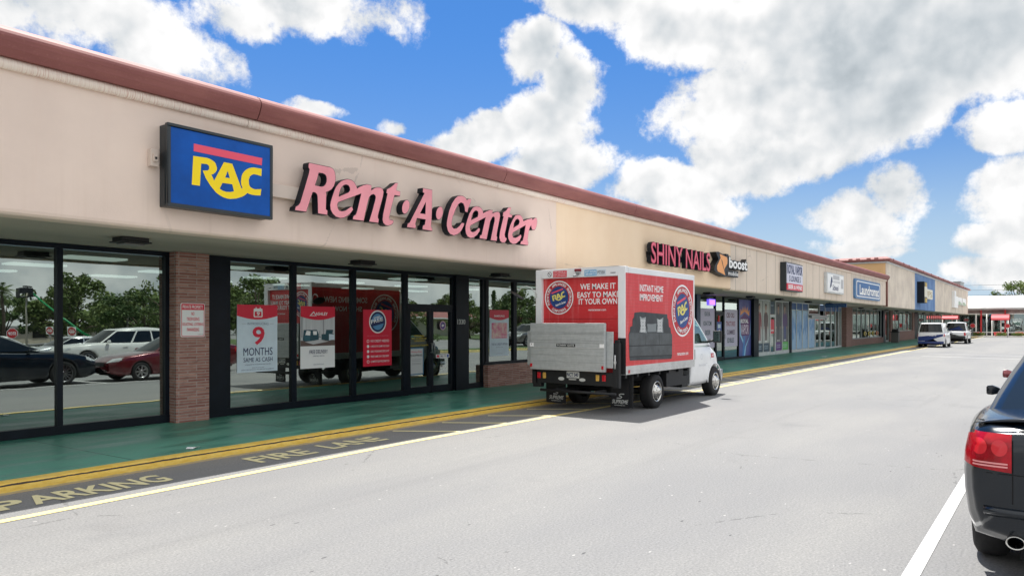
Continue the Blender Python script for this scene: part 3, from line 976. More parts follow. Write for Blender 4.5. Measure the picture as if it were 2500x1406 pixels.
# ------------------------------------------------------------------ signs on the fascia
M['pinkface'] = mat('pink_face', (0.86, 0.32, 0.37), 0.5, var=0.12, vscale=1.5)
M['ret'] = mat('letter_return', (0.006, 0.010, 0.017), 0.45, spec=0.25)
M['signblue'] = mat('sign_blue', (0.002, 0.085, 0.40), 0.35, var=0.3, vscale=0.9, spec=0.2)
M['signyellow'] = mat('sign_yellow', (0.95, 0.70, 0.02), 0.45, spec=0.2)
M['signpink'] = mat('sign_pink', (0.80, 0.10, 0.16), 0.45, spec=0.2)
M['signframe'] = mat('sign_frame', (0.018, 0.026, 0.032), 0.4)
M['raceway'] = mat('raceway', (0.62, 0.52, 0.45), 0.6)

PINK = [
[[(7.493,4.378),(7.920,4.378),(7.977,4.363),(8.012,4.319),(8.032,4.250),(8.029,4.159),(7.995,4.073),(7.943,4.011),(7.886,3.976),(7.830,3.954),(7.843,3.934),(7.837,3.808),(7.832,3.682),(7.864,3.668),(7.858,3.588),(7.663,3.592),(7.658,3.722),(7.652,3.863),(7.641,3.897),(7.614,3.912),(7.587,3.917),(7.565,3.912),(7.511,3.765),(7.442,3.588),(7.219,3.589),(7.232,3.651),(7.284,3.683),(7.315,3.722),(7.404,3.976),(7.479,4.197),(7.495,4.269),(7.474,4.296),(7.479,4.354)],[(7.685,4.241),(7.763,4.245),(7.808,4.232),(7.828,4.209),(7.836,4.174),(7.832,4.129),(7.813,4.086),(7.780,4.054),(7.730,4.037),(7.614,4.038),(7.631,4.080),(7.658,4.137)]],
[[(8.198,4.217),(8.240,4.233),(8.281,4.242),(8.365,4.239),(8.426,4.211),(8.462,4.170),(8.487,4.117),(8.536,4.153),(8.623,4.194),(8.698,4.219),(8.812,4.218),(8.806,4.131),(8.863,4.173),(8.902,4.192),(8.941,4.203),(9.019,4.213),(9.078,4.190),(9.098,4.139),(9.085,4.060),(9.032,3.907),(8.980,3.756),(8.964,3.706),(8.967,3.668),(8.986,3.651),(8.973,3.580),(8.749,3.582),(8.825,3.785),(8.889,3.975),(8.902,4.025),(8.889,4.052),(8.851,4.061),(8.799,4.039),(8.761,3.996),(8.736,3.926),(8.685,3.759),(8.635,3.579),(8.383,3.578),(8.396,3.640),(8.450,3.674),(8.481,3.743),(8.573,4.036),(8.081,3.822),(8.064,3.783),(8.075,3.730),(8.105,3.697),(8.151,3.694),(8.222,3.712),(8.293,3.757),(8.353,3.797),(8.383,3.787),(8.402,3.743),(8.353,3.682),(8.281,3.622),(8.198,3.581),(8.116,3.565),(8.023,3.579),(7.955,3.625),(7.915,3.683),(7.903,3.754),(7.915,3.813),(7.932,3.865),(7.989,4.008),(8.023,4.072),(8.070,4.129),(8.128,4.182)],[(8.093,3.923),(8.105,3.980),(8.140,4.058),(8.163,4.088),(8.187,4.110),(8.216,4.126),(8.246,4.135),(8.293,4.131),(8.317,4.102),(8.323,4.061),(8.293,4.025)]],
[[(9.381,4.347),(9.453,4.353),(9.408,4.218),(9.512,4.208),(9.505,4.119),(9.367,4.118),(9.299,3.912),(9.238,3.709),(9.252,3.676),(9.299,3.676),(9.347,3.667),(9.340,3.632),(9.320,3.605),(9.286,3.582),(9.205,3.554),(9.138,3.561),(9.085,3.594),(9.065,3.650),(9.078,3.749),(9.185,4.122),(9.158,4.128),(9.171,4.203),(9.259,4.250),(9.326,4.299)]],
[[(9.745,3.961),(9.748,3.995),(9.744,4.027),(9.734,4.053),(9.717,4.071),(9.694,4.082),(9.668,4.082),(9.641,4.075),(9.615,4.057),(9.589,4.034),(9.568,4.004),(9.551,3.970),(9.542,3.935),(9.539,3.901),(9.543,3.869),(9.553,3.844),(9.570,3.826),(9.592,3.814),(9.617,3.813),(9.644,3.820),(9.671,3.838),(9.697,3.861),(9.718,3.891),(9.735,3.925)]],
[[(10.095,4.359),(10.357,4.360),(10.346,3.892),(10.322,3.662),(10.354,3.644),(10.357,3.579),(10.079,3.584),(10.087,3.659),(10.141,3.686),(10.165,3.775),(9.941,3.773),(9.896,3.665),(9.919,3.641),(9.901,3.581),(9.672,3.582),(9.687,3.653),(9.739,3.680),(10.133,4.263),(10.087,4.273),(10.090,4.343)],[(10.175,4.108),(10.157,3.883),(10.025,3.881)]],
[[(10.655,3.956),(10.657,3.991),(10.652,4.022),(10.640,4.048),(10.622,4.067),(10.599,4.077),(10.573,4.078),(10.545,4.070),(10.518,4.054),(10.493,4.030),(10.472,4.000),(10.456,3.966),(10.447,3.932),(10.445,3.898),(10.450,3.867),(10.461,3.841),(10.479,3.822),(10.502,3.811),(10.528,3.810),(10.555,3.817),(10.583,3.834),(10.608,3.857),(10.629,3.887),(10.645,3.921)]],
[[(11.163,4.369),(11.259,4.371),(11.339,4.341),(11.374,4.306),(11.410,4.340),(11.513,4.342),(11.491,4.258),(11.419,4.134),(11.387,4.049),(11.309,4.063),(11.294,4.153),(11.259,4.211),(11.189,4.225),(11.119,4.187),(11.033,4.075),(10.947,3.918),(10.913,3.803),(10.921,3.725),(10.973,3.697),(11.050,3.710),(11.136,3.765),(11.206,3.835),(11.294,3.835),(11.277,3.774),(11.206,3.675),(11.102,3.592),(10.973,3.551),(10.862,3.568),(10.795,3.623),(10.758,3.719),(10.758,3.786),(10.770,3.843),(10.828,4.027),(10.913,4.183),(11.015,4.298),(11.084,4.346)]],
[[(11.665,4.220),(11.767,4.221),(11.842,4.192),(11.883,4.144),(11.889,4.104),(11.993,4.158),(12.108,4.201),(12.215,4.203),(12.196,4.134),(12.284,4.175),(12.383,4.199),(12.453,4.177),(12.467,4.106),(12.363,3.767),(12.343,3.675),(12.367,3.653),(12.343,3.566),(12.128,3.567),(12.264,3.998),(12.268,4.047),(12.245,4.068),(12.196,4.050),(12.128,3.959),(12.003,3.571),(11.767,3.570),(11.776,3.633),(11.832,3.662),(11.860,3.741),(11.965,4.024),(11.482,3.801),(11.464,3.759),(11.491,3.698),(11.546,3.686),(11.619,3.705),(11.739,3.790),(11.785,3.775),(11.776,3.721),(11.693,3.631),(11.582,3.568),(11.473,3.550),(11.383,3.573),(11.330,3.631),(11.312,3.720),(11.321,3.790),(11.348,3.861),(11.437,4.044),(11.491,4.114),(11.546,4.173),(11.601,4.203)],[(11.500,3.919),(11.528,4.008),(11.582,4.084),(11.619,4.110),(11.656,4.122),(11.711,4.112),(11.720,4.066),(11.702,4.011)]],
[[(12.747,4.329),(12.861,4.344),(12.809,4.201),(12.903,4.187),(12.882,4.117),(12.758,4.115),(12.634,3.733),(12.645,3.685),(12.710,3.660),(12.686,3.609),(12.655,3.575),(12.604,3.552),(12.523,3.551),(12.463,3.583),(12.433,3.653),(12.453,3.776),(12.584,4.113),(12.553,4.116),(12.573,4.204),(12.686,4.266)]],
[[(13.083,4.215),(13.190,4.221),(13.266,4.186),(13.299,4.139),(13.310,4.096),(13.453,4.156),(13.654,4.205),(13.665,4.167),(13.767,4.230),(13.836,4.219),(13.859,4.150),(13.836,4.043),(13.801,3.988),(13.756,3.944),(13.654,3.934),(13.620,3.969),(13.609,4.032),(13.564,3.976),(13.519,3.882),(13.475,3.686),(13.512,3.644),(13.486,3.571),(13.190,3.578),(13.212,3.643),(13.277,3.668),(13.321,3.773),(13.397,4.016),(12.924,3.798),(12.899,3.758),(12.935,3.706),(13.019,3.707),(13.104,3.740),(13.212,3.795),(13.244,3.747),(13.169,3.646),(13.040,3.572),(12.914,3.551),(12.809,3.583),(12.747,3.657),(12.737,3.718),(12.743,3.768),(12.809,3.948),(12.914,4.095),(12.998,4.186)],[(12.935,3.911),(12.966,4.014),(13.030,4.090),(13.094,4.116),(13.147,4.097),(13.158,4.060),(13.126,4.006)]]]
sg = thing('channel_letter_sign', 'large pink slab serif letters spelling the rental shop name', 'sign', (10.4, 9.6, 3.4))
fmap = lambda u, v, d: (u, d, v)
for k, rings in enumerate(PINK):
    mb = MB()
    mb.prism(rings, fmap, 9.502, 9.635, 0, 1)
    dx = 0.004 * (k % 2)
    mb.v = [(x, y - dx, z) for x, y, z in mb.v]
    L = part('letter', mb, [M['ret'], M['ret']], sg, fix=False)
    # inset pink face inside a dark trim line
    fb = MB()
    def inset(r, sgn):
        out = []
        n = len(r)
        area = sum(r[i][0] * r[(i + 1) % n][1] - r[(i + 1) % n][0] * r[i][1] for i in range(n))
        sg_ = 1 if area > 0 else -1
        for i in range(n):
            a, b_, c = Vector(r[i - 1]), Vector(r[i]), Vector(r[(i + 1) % n])
            d1, d2 = (b_ - a).normalized(), (c - b_).normalized()
            nn = Vector((-d1.y - d2.y, d1.x + d2.x))
            if nn.length < 1e-6:
                nn = Vector((-d1.y, d1.x))
            nn.normalize()
            out.append(tuple(b_ + nn * 0.009 * sg_ * sgn))
        return out
    rr = [inset(rings[0], 1)] + [inset(r, -1) for r in rings[1:]]
    fb.poly(rr, lambda u, v: (u, 9.498 - dx, v))
    part('face', fb, M['pinkface'], L, fix=False)
part('raceway', MB().box(6.84, 9.64, 3.78, 13.2, 9.748, 3.98), M['raceway'], sg, bevel=0.005)

RAC = [[(5.554,4.130),(5.752,4.139),(5.799,4.133),(5.835,4.120),(5.869,4.104),(5.889,4.080),(5.910,4.023),(5.905,3.994),(5.889,3.964),(5.859,3.935),(5.823,3.915),(5.845,3.880),(5.865,3.839),(6.017,4.125),(6.148,4.125),(6.230,3.941),(6.300,3.787),(6.313,3.806),(6.293,3.849),(6.287,3.893),(6.300,3.975),(6.317,4.014),(6.345,4.051),(6.375,4.078),(6.410,4.102),(6.456,4.121),(6.502,4.132),(6.636,4.134),(6.629,4.025),(6.555,4.033),(6.502,4.033),(6.469,4.019),(6.436,3.991),(6.416,3.936),(6.423,3.868),(6.440,3.838),(6.469,3.823),(6.502,3.815),(6.535,3.815),(6.629,3.832),(6.615,3.736),(6.542,3.728),(6.475,3.726),(6.429,3.731),(6.394,3.743),(6.351,3.703),(6.306,3.674),(6.217,3.638),(6.116,3.617),(6.060,3.617),(6.005,3.627),(5.950,3.648),(5.895,3.678),(5.811,3.760),(5.740,3.853),(5.693,3.952),(5.752,3.962),(5.776,3.972),(5.788,3.986),(5.790,4.025),(5.776,4.044),(5.758,4.052),(5.670,4.046),(5.652,3.736),(5.532,3.734)],[(6.076,4.012),(6.110,3.913),(6.036,3.910)],[(5.993,3.828),(6.148,3.832),(6.176,3.735),(6.116,3.716),(6.054,3.710),(5.999,3.718),(5.950,3.739)]]
RACBAR = [(5.562,4.300),(6.645,4.293),(6.636,4.186),(5.560,4.196)]
bs = thing('box_sign', 'blue illuminated box sign with yellow letters under a red bar', 'sign', (6.0, 9.6, 3.4))
x0, x1, z0, z1 = 5.19, 6.825, 3.40, 4.515
mb = MB().box(x0 + 0.02, 9.56, z0 + 0.01, x1 - 0.02, 9.748, z1 - 0.01)
mb.box(x0, 9.50, z0, x1, 9.575, z0 + 0.045).box(x0, 9.50, z1 - 0.045, x1, 9.575, z1).box(x0, 9.50, z0 + 0.045, x0 + 0.045, 9.575, z1 - 0.045).box(x1 - 0.045, 9.50, z0 + 0.045, x1, 9.575, z1 - 0.045)
part('cabinet', mb, M['signframe'], bs, bevel=0.006)
part('panel', MB().box(x0 + 0.045, 9.51, z0 + 0.045, x1 - 0.045, 9.55, z1 - 0.045), M['signblue'], bs)
mb = MB().poly(RAC, lambda u, v: (u, 9.507, v), 0)
part('lettering', mb, M['signyellow'], bs, fix=False)
part('red_bar', MB().poly([RACBAR], lambda u, v: (u, 9.507, v), 0), M['signpink'], bs, fix=False)
solo('disconnect_switch', MB().box(5.045, 9.66, 3.93, 5.155, 9.748, 4.16).box(5.07, 9.63, 3.99, 5.125, 9.66, 4.09).box(5.085, 9.61, 4.02, 5.11, 9.63, 4.05, 1), [M['raceway'], M['black']],
     'small beige electrical switch box on the wall beside the blue sign', 'switch box', bevel=0.004)

# red cut-out letters
M['maroon'] = mat('maroon_back', (0.34, 0.008, 0.045), 0.5)
M['rosered'] = mat('rose_letter', (0.78, 0.13, 0.20), 0.5)
rn = thing('red_letter_sign', 'tall thin crimson letters of the nail salon', 'sign', (22, 9.6, 3.55))
def tri_text(mb, s, x0, z0, w, h, y0, y1, bold, mi=0, side=0):
    """solid lettering: front faces plus returns"""
    tmp = MB().text(s, (x0, y0, z0), UX, UZ, w, h, 0, bold)
    edges = {}
    for f in tmp.f:
        for a, b_ in zip(f, f[1:] + f[:1]):
            edges[(a, b_)] = edges.get((a, b_), 0) + 1
    n = len(tmp.v)
    back = [(x, y1, z) for x, y, z in tmp.v]
    mb.add(tmp.v + back, tmp.f, mi)
    o = len(mb.v) - 2 * n
    for (a, b_) in edges:
        if (b_, a) not in edges:
            mb.f.append([o + a, o + b_, o + n + b_, o + n + a]); mb.mi.append(side); mb.sm.append(False)
    return mb
tri_text(b1 := MB(), "SHINY NAILS", 19.74, 3.58, 4.58, 0.65, 9.52, 9.655, 0.03)
part('raceway', MB().box(19.9, 9.65, 3.78, 24.2, 9.748, 3.95), M['ret'], rn, bevel=0.005)
for i, ch in enumerate(b1.v):
    pass
part('letter_backs', b1, M['ret'], rn, fix=False)
part('letter_trim', MB().text("SHINY NAILS", (19.74, 9.517, 3.58), UX, UZ, 4.58, 0.65, 0, 0.03), M['maroon'], rn, fix=False)
part('letter_faces', MB().text("SHINY NAILS", (19.76, 9.512, 3.60), UX, UZ, 4.54, 0.61, 0, 0.0), M['rosered'], rn, fix=False)

# phone shop sign
BB = [(25.062,4.335),(26.002,4.218),(26.118,4.127),(26.048,3.941),(25.864,3.765),(25.819,3.648),(25.910,3.496),(25.683,3.493),(24.888,3.597),(24.696,3.665),(24.760,3.828),(25.105,4.074),(24.845,4.310)]
BO = [(25.193,4.265),(25.910,4.195),(25.956,4.100),(25.933,3.966),(25.683,3.787),(25.615,3.718),(25.728,3.545),(25.018,3.644),(24.932,3.727),(24.953,3.840),(25.127,3.995),(25.281,4.134)]
BSL = [(25.325,4.105),(25.436,4.032),(25.615,3.734),(25.547,3.779)]
ph = thing('phone_shop_sign', 'black backed sign with orange flame emblem and white lower case letters', 'sign', (27, 9.6, 3.5))
part('emblem_back', MB().prism([BB], fmap, 9.52, 9.745), M['black'], ph, fix=False)
part('emblem', MB().poly([BO], lambda u, v: (u, 9.515, v)), mat('sign_orange', (0.85, 0.36, 0.10), 0.4), ph, fix=False)
part('emblem_slash', MB().poly([BSL], lambda u, v: (u, 9.511, v)), M['black'], ph, fix=False)
b2 = MB()
tri_text(b2, "boost", 26.14, 3.80, 2.08, 0.48, 9.56, 9.745, 0.11)
tri_text(b2, "mobile", 26.10, 3.545, 1.10, 0.2, 9.563, 9.744, 0.13)
b2.box(26.04, 9.565, 3.53, 27.2, 9.744, 3.76).box(25.98, 9.568, 3.56, 26.2, 9.743, 4.33)
part('letter_backs', b2, M['black'], ph, fix=False)
b3 = MB().text("boost", (26.22, 9.55, 3.84), UX, UZ, 1.95, 0.40, 0, 0.03).text("mobile", (26.13, 9.55, 3.575), UX, UZ, 1.02, 0.15, 0, 0.01)
part('lettering', b3, M['white'], ph, fix=False)

# vapour shop box sign
vs_ = thing('box_sign', 'deep box sign in white and red advertising beer and wine', 'sign', (34.3, 9.6, 3.25))
part('cabinet', MB().box(33.0, 9.49, 3.25, 35.6, 9.748, 4.51), M['signframe'], vs_, bevel=0.01)
part('panel', MB().box(33.06, 9.47, 3.59, 35.54, 9.488, 4.46), mat('sign_lilac', (0.66, 0.66, 0.78), 0.5), vs_)
part('red_panel', MB().box(33.06, 9.47, 3.30, 35.54, 9.487, 3.585), M['red'], vs_)
b4 = MB().text("ROYAL VAPOR", (33.12, 9.466, 4.0), UX, UZ, 2.36, 0.42, 0, 0.035).text("S LOUNGE S", (33.4, 9.466, 3.68), UX, UZ, 1.8, 0.26, 0, 0.02)
part('lettering', b4, M['navy'], vs_, fix=False)
part('lettering', MB().text("BEER & WINE", (33.28, 9.466, 3.345), UX, UZ, 2.1, 0.19, 0, 0.03), M['white'], vs_, fix=False)
# uniform shop box sign
us = thing('box_sign', 'white faded box sign with a small dark arch emblem, rust streaks below', 'sign', (42.5, 9.66, 3.43))
part('cabinet', MB().box(40.56, 9.60, 3.42, 44.36, 9.748, 4.49), M['white_frame'], us, bevel=0.015)
part('panel', MB().box(40.70, 9.58, 3.50, 44.22, 9.598, 4.42), M['white'], us)
b5 = MB().poly([[(41.1, 3.66), (41.4, 4.27), (41.6, 4.27), (41.67, 3.97), (41.53, 4.02), (41.45, 3.79)]], lambda u, v: (u, 9.576, v))
b5.text("School", (41.7, 9.576, 3.58), UX, UZ, 1.25, 0.30, 0, 0.02)
part('lettering', b5, M['navy'], us, fix=False)
part('faded_print', MB().box(41.8, 9.574, 4.17, 43.2, 9.577, 4.39).text("UNIFORM CENTER", (41.8, 9.576, 3.98), UX, UZ, 1.6, 0.12).box(43.6, 9.574, 3.73, 44.1, 9.577, 4.23), mat('faded_print', (0.50, 0.50, 0.52), 0.6), us, fix=False)
# laundry sign
lz = thing('laundry_sign', 'blue rounded panel with white border reading Laundromat', 'sign', (51, 9.6, 3.3))
def rrect(x0, x1, z0, z1, r, n=5):
    out = []
    for cx_, cz_, a0 in ((x1 - r, z1 - r, 0), (x0 + r, z1 - r, 90), (x0 + r, z0 + r, 180), (x1 - r, z0 + r, 270)):
        out += [(cx_ + r * cos(R(a0 + 90 * i / n)), cz_ + r * sin(R(a0 + 90 * i / n))) for i in range(n + 1)]
    return out
part('panel', MB().prism([rrect(47.4, 55.1, 3.31, 4.50, 0.22)], fmap, 9.62, 9.745), mat('laundry_blue', (0.10, 0.22, 0.42), 0.5, var=0.3, vscale=1), lz, fix=False)
part('inner_panel', MB().poly([rrect(47.75, 54.75, 3.47, 4.34, 0.16)], lambda u, v: (u, 9.612, v)), mat('laundry_deep_blue', (0.02, 0.12, 0.33), 0.5), lz, fix=False)
part('border', MB().poly([rrect(47.62, 54.88, 3.43, 4.38, 0.2), rrect(47.78, 54.72, 3.49, 4.32, 0.15)], lambda u, v: (u, 9.606, v)), M['white'], lz, fix=False)
part('lettering', MB().text("Laundromat", (48.5, 9.60, 3.56), UX, UZ, 6.0, 0.62, 0, 0.03), M['white'], lz, fix=False)
# far signs
fs_ = thing('blade_and_letter_sign', 'dark upright sign with pale letter boxes on the blue painted bay', 'sign', (76.5, 9.6, 3.6))
part('blade', MB().box(72.4, 9.20, 3.58, 74.2, 9.748, 5.42), M['ret'], fs_, bevel=0.02)
fcol = mat('cream_face', (0.75, 0.72, 0.60), 0.5)
part('panel', MB().box(72.6, 9.18, 4.1, 74.1, 9.198, 5.0), fcol, fs_)
part('emblem', MB().box(72.9, 9.176, 5.0, 74.0, 9.198, 5.35).box(72.9, 9.176, 3.62, 74.0, 9.198, 4.0), mat('ochre', (0.55, 0.38, 0.06), 0.5), fs_)
for k in range(3):
    part('letter_box', MB().box(74.75 + k * 1.95, 9.50, 4.04, 76.45 + k * 1.95, 9.745, 4.94), fcol, fs_, bevel=0.02)
part('lettering', MB().text("UPS", (75.0, 9.497, 4.2), UX, UZ, 5.0, 0.55, 0, 0.02), mat('ochre2', (0.45, 0.36, 0.2), 0.5), fs_, fix=False)
ls = thing('letter_box_sign', 'white upright panel with two square pale green letter boxes near the far corner', 'sign', (105, 9.6, 3.6))
part('upright_panel', MB().box(98.6, 9.45, 3.6, 102.4, 9.748, 4.95).box(98.6, 9.45, 4.95, 100.2, 9.748, 5.55), M['white'], ls, bevel=0.02)
for k in range(2):
    lb = part('letter_box', MB().box(103.2 + k * 5.0, 9.5, 4.02, 107.4 + k * 5.0, 9.745, 4.93), M['white'], ls, bevel=0.02)
    part('green_wave', MB().poly([[(103.3 + k * 5, 4.05), (107.3 + k * 5, 4.05), (107.3 + k * 5, 4.2), (105 + k * 5, 4.45), (103.3 + k * 5, 4.4)]], lambda u, v: (u, 9.495, v)), mat('pale_green', (0.30, 0.42, 0.28), 0.5), lb, fix=False)
# hanging blade sign of the blue shop
hb = thing('hanging_sign', 'dark blue sign hanging under the soffit across the walkway', 'sign', (48, 10.8, 2.75))
part('panel', MB().box(47.95, 10.23, 2.80, 48.05, 11.45, 3.02), mat('hang_blue', (0.01, 0.06, 0.20), 0.4), hb, bevel=0.005)
part('hanger', MB().cyl((48, 10.5, 3.02), (48, 10.5, 3.13), 0.01).cyl((48, 11.2, 3.02), (48, 11.2, 3.13), 0.01), M['black'], hb)
part('lettering', MB().text("Community Services", (47.945, 11.38, 2.86), -UY, UZ, 1.05, 0.10, 0, 0.0), mat('pale_letter', (0.25, 0.4, 0.55), 0.5), hb, fix=False)

# ------------------------------------------------------------------ posters on the glass
class Poster:
    """flat printed sheet fixed to the shop glass; u across, v up, both 0..1"""
    def __init__(self, x0, x1, z0, z1, y=12.892):
        self.a, self.w, self.z, self.h, self.y = x0, x1 - x0, z0, z1 - z0, y
        self.mb = MB()
        self.mats = []
        self.k = 0
    def mi(self, m):
        m = M[m] if isinstance(m, str) else m
        if m not in self.mats:
            self.mats.append(m)
        return self.mats.index(m)
    def p(self, u, v):
        return (self.a + u * self.w, self.y - 0.0005 * self.k, self.z + v * self.h)
    def base(self, m):
        self.mb.box(self.a, self.y + 0.0004, self.z, self.a + self.w, self.y + 0.004, self.z + self.h, self.mi(m))
        return self
    def rect(self, u0, u1, v0, v1, m):
        self.k += 1
        self.mb.quad(self.p(u0, v0), self.p(u1, v0), self.p(u1, v1), self.p(u0, v1), self.mi(m))
        return self
    def poly(self, pts, m, holes=()):
        self.k += 1
        self.mb.poly([pts, *holes], lambda u, v: self.p(u, v), self.mi(m))
        return self
    def ell(self, cu, cv_, ru, rv, m, hole=None):
        pts = [(cu + ru * cos(2 * pi * i / 36), cv_ + rv * sin(2 * pi * i / 36)) for i in range(36)]
        hs = [[(cu + ru * hole * cos(2 * pi * i / 36), cv_ + rv * hole * sin(2 * pi * i / 36)) for i in range(36)]] if hole else []
        return self.poly(pts, m, hs)
    def text(self, s, u0, u1, v0, v1, m, bold=0.0, rot=0.0):
        self.k += 1
        o = Vector(self.p(u0, v0))
        U, V = UX * cos(R(rot)) + UZ * sin(R(rot)), UZ * cos(R(rot)) - UX * sin(R(rot))
        self.mb.text(s, o, U, V, (u1 - u0) * self.w, (v1 - v0) * self.h, self.mi(m), bold)
        return self
    def done(self, label, cat='poster', name='window_poster', group='posters on the shop windows'):
        o = solo(name, self.mb, self.mats, label, cat, group, loc=(self.a + self.w / 2, self.y, self.z), fix=False)
        return o
def cap_curve(v):            # red header with a curved lower edge
    return [(0, 1), (0, v + 0.035)] + [(i / 12, v + 0.035 - 0.055 * sin(pi * i / 12)) for i in range(1, 12)] + [(1, v + 0.035), (1, 1)]
greyc = mat('grey_print', (0.30, 0.31, 0.33), 0.5)
p = Poster(8.44, 9.37, 0.872, 2.21).base('paleblue').poly(cap_curve(0.80), 'red')
p.poly(rrect(0.40, 0.62, 0.815, 0.945, 0.02), 'white', [rrect(0.425, 0.595, 0.83, 0.90, 0.008)]).text("9", 0.475, 0.55, 0.84, 0.895, 'white', 0.02).rect(0.45, 0.47, 0.935, 0.965, 'white').rect(0.55, 0.57, 0.935, 0.965, 'white')
p.text("INTRODUCING", 0.25, 0.77, 0.70, 0.735, mat('slate', (0.16, 0.22, 0.30), 0.5)).rect(0.12, 0.22, 0.715, 0.719, greyc).rect(0.80, 0.90, 0.715, 0.719, greyc)
p.text("9", 0.37, 0.67, 0.40, 0.675, 'red', 0.02).text("MONTHS", 0.15, 0.87, 0.245, 0.36, 'navy', 0.0).text("SAME AS CASH", 0.15, 0.87, 0.15, 0.215, 'navy', 0.0)
p.text("INTRODUCTORY FIRST MONTHS SPECIAL OFFER ON ANY ITEM", 0.19, 0.82, 0.105, 0.118, 'navy').text("SEE STORE FOR DETAILS", 0.36, 0.66, 0.06, 0.07, 'navy').text("SAME AS CASH PRICING WILL VARY BASED ON THE AGREEMENT", 0.10, 0.90, 0.03, 0.042, 'navy')
p.done('pale blue poster with a big red 9 and the words months same as cash')
p = Poster(9.945, 10.87, 0.872, 2.205).base('white')
room_wall = mat('print_room_wall', (0.58, 0.60, 0.62), 0.5, var=0.15, vscale=5, stretch=(3, 1, 0.2))
p.rect(0, 1, 0.36, 0.9, room_wall).rect(0.02, 0.06, 0.5, 0.9, greyc).rect(0.64, 0.67, 0.5, 0.9, greyc)
p.rect(0, 1, 0.36, 0.45, mat('print_floor', (0.13, 0.085, 0.075), 0.5)).poly([(0.12, 0.43), (0.5, 0.455), (0.82, 0.43), (0.36, 0.385)], mat('print_rug', (0.55, 0.55, 0.56), 0.5))
teal, teal2 = mat('print_teal', (0.02, 0.075, 0.10), 0.5), mat('print_teal2', (0.03, 0.12, 0.16), 0.5)
p.poly([(0.06, 0.46), (0.09, 0.62), (0.47, 0.62), (0.52, 0.55), (0.52, 0.46), (0.27, 0.44), (0.1, 0.44)], teal).poly([(0.6, 0.46), (0.6, 0.55), (0.72, 0.55), (0.74, 0.62), (0.95, 0.62), (0.93, 0.56), (0.98, 0.54), (0.98, 0.46), (0.82, 0.44)], teal)
p.poly([(0.11, 0.45), (0.11, 0.53), (0.27, 0.53), (0.27, 0.44)], teal2).poly([(0.82, 0.445), (0.82, 0.55), (0.98, 0.54), (0.98, 0.46)], 'paleblue').poly([(0.13, 0.54), (0.17, 0.61), (0.28, 0.60), (0.27, 0.53)], 'white').poly([(0.36, 0.54), (0.35, 0.60), (0.46, 0.60), (0.46, 0.54)], 'white').rect(0.5, 0.58, 0.5, 0.51, teal).rect(0.535, 0.55, 0.51, 0.6, greyc)
p.poly(cap_curve(0.80), 'red').text("ASHLEY", 0.42, 0.78, 0.855, 0.905, 'white', 0.02).poly([(0.25, 0.845), (0.37, 0.92), (0.46, 0.845), (0.43, 0.845), (0.37, 0.90), (0.29, 0.855), (0.45, 0.855), (0.45, 0.845)], 'white')
p.text("FREE DELIVERY", 0.25, 0.78, 0.235, 0.295, 'navy', 0.0).text("SAME DAY SERVICE", 0.35, 0.68, 0.19, 0.205, 'navy').text("SEE STORE FOR DETAILS", 0.36, 0.67, 0.055, 0.068, 'navy')
p.done('white poster with a red cap above a picture of blue sofas, offering free delivery')
p = Poster(11.705, 12.612, 0.837, 2.158).base('red').ell(0.5, 0.785, 0.30, 0.205, 'white').ell(0.5, 0.785, 0.265, 0.18, 'navy')
p.ell(0.5, 0.785, 0.21, 0.145, mat('mid_blue', (0.10, 0.30, 0.55), 0.5)).poly([(0.30, 0.70), (0.72, 0.76), (0.72, 0.84), (0.30, 0.78)], 'navy').text("FREE", 0.27, 0.70, 0.745, 0.815, 'white', 0.02, 12).text("WORRY", 0.36, 0.60, 0.835, 0.865, 'white', 0.03, 12)
p.text("100% SATISFACTION GUARANTEED", 0.12, 0.88, 0.525, 0.548, mat('rose_print', (0.72, 0.16, 0.2), 0.5))
for i, s in enumerate(("NO CREDIT NEEDED", "6 MONTHS SAME AS CASH", "EARLY PURCHASE DISCOUNT", "FREE SAME DAY DELIVERY", "COMPETITOR PRICE MATCH")):
    v = 0.425 - i * 0.09
    p.ell(0.16, v + 0.018, 0.042, 0.028, 'white', 0.7 if i in (0, 4) else None).text(s, 0.25, 0.90, v, v + (0.042 if i == 0 else 0.034), 'white', 0.01)
p.done('all red poster with a round blue badge and a list of white ticks')
p = Poster(13.20, 13.72, 0.555, 1.23, 12.885).base(mat('shop_card_blue', (0.04, 0.17, 0.30), 0.5)).rect(0.06, 0.94, 0.04, 0.96, mat('card_face', (0.60, 0.62, 0.62), 0.5))
p.text("Worry-Free", 0.14, 0.86, 0.80, 0.88, 'red', 0.01).text("SHOPPING", 0.10, 0.90, 0.68, 0.75, 'black', 0.02)
for v in (0.56, 0.50, 0.42, 0.38):
    p.rect(0.18, 0.82, v, v + 0.012, greyc)
p.done('small blue bordered notice on the lower left leaf of the glass door', 'notice', 'door_notice')
p = Poster(14.28, 14.52, 1.66, 1.90, 12.845)
p.mb.disc((14.40, 12.8448, 1.78), UX, UZ, 0.118, 0, 32, p.mi(mat('sticker_pink', (0.72, 0.50, 0.56), 0.5)))
p.k = 1
p.ell(0.5, 0.5, 0.39, 0.39, mat('sticker_purple', (0.13, 0.08, 0.30), 0.5)).ell(0.47, 0.5, 0.16, 0.14, 'white').poly([(0.58, 0.50), (0.72, 0.66), (0.70, 0.44)], 'white')
p.done('round purple and pink sticker high on the right door leaf', 'sticker', 'door_sticker')
p = Poster(14.14, 14.66, 0.945, 1.04, 12.845).base('white').rect(0.05, 0.24, 0.2, 0.8, 'red').rect(0.82, 0.95, 0.15, 0.85, mat('card_blue', (0.03, 0.10, 0.45), 0.5)).text("VISA", 0.33, 0.50, 0.3, 0.7, 'navy', 0.03).text("amex", 0.56, 0.74, 0.35, 0.65, greyc)
p.done('white strip of payment card marks beside the door handle', 'sticker', 'door_sticker')
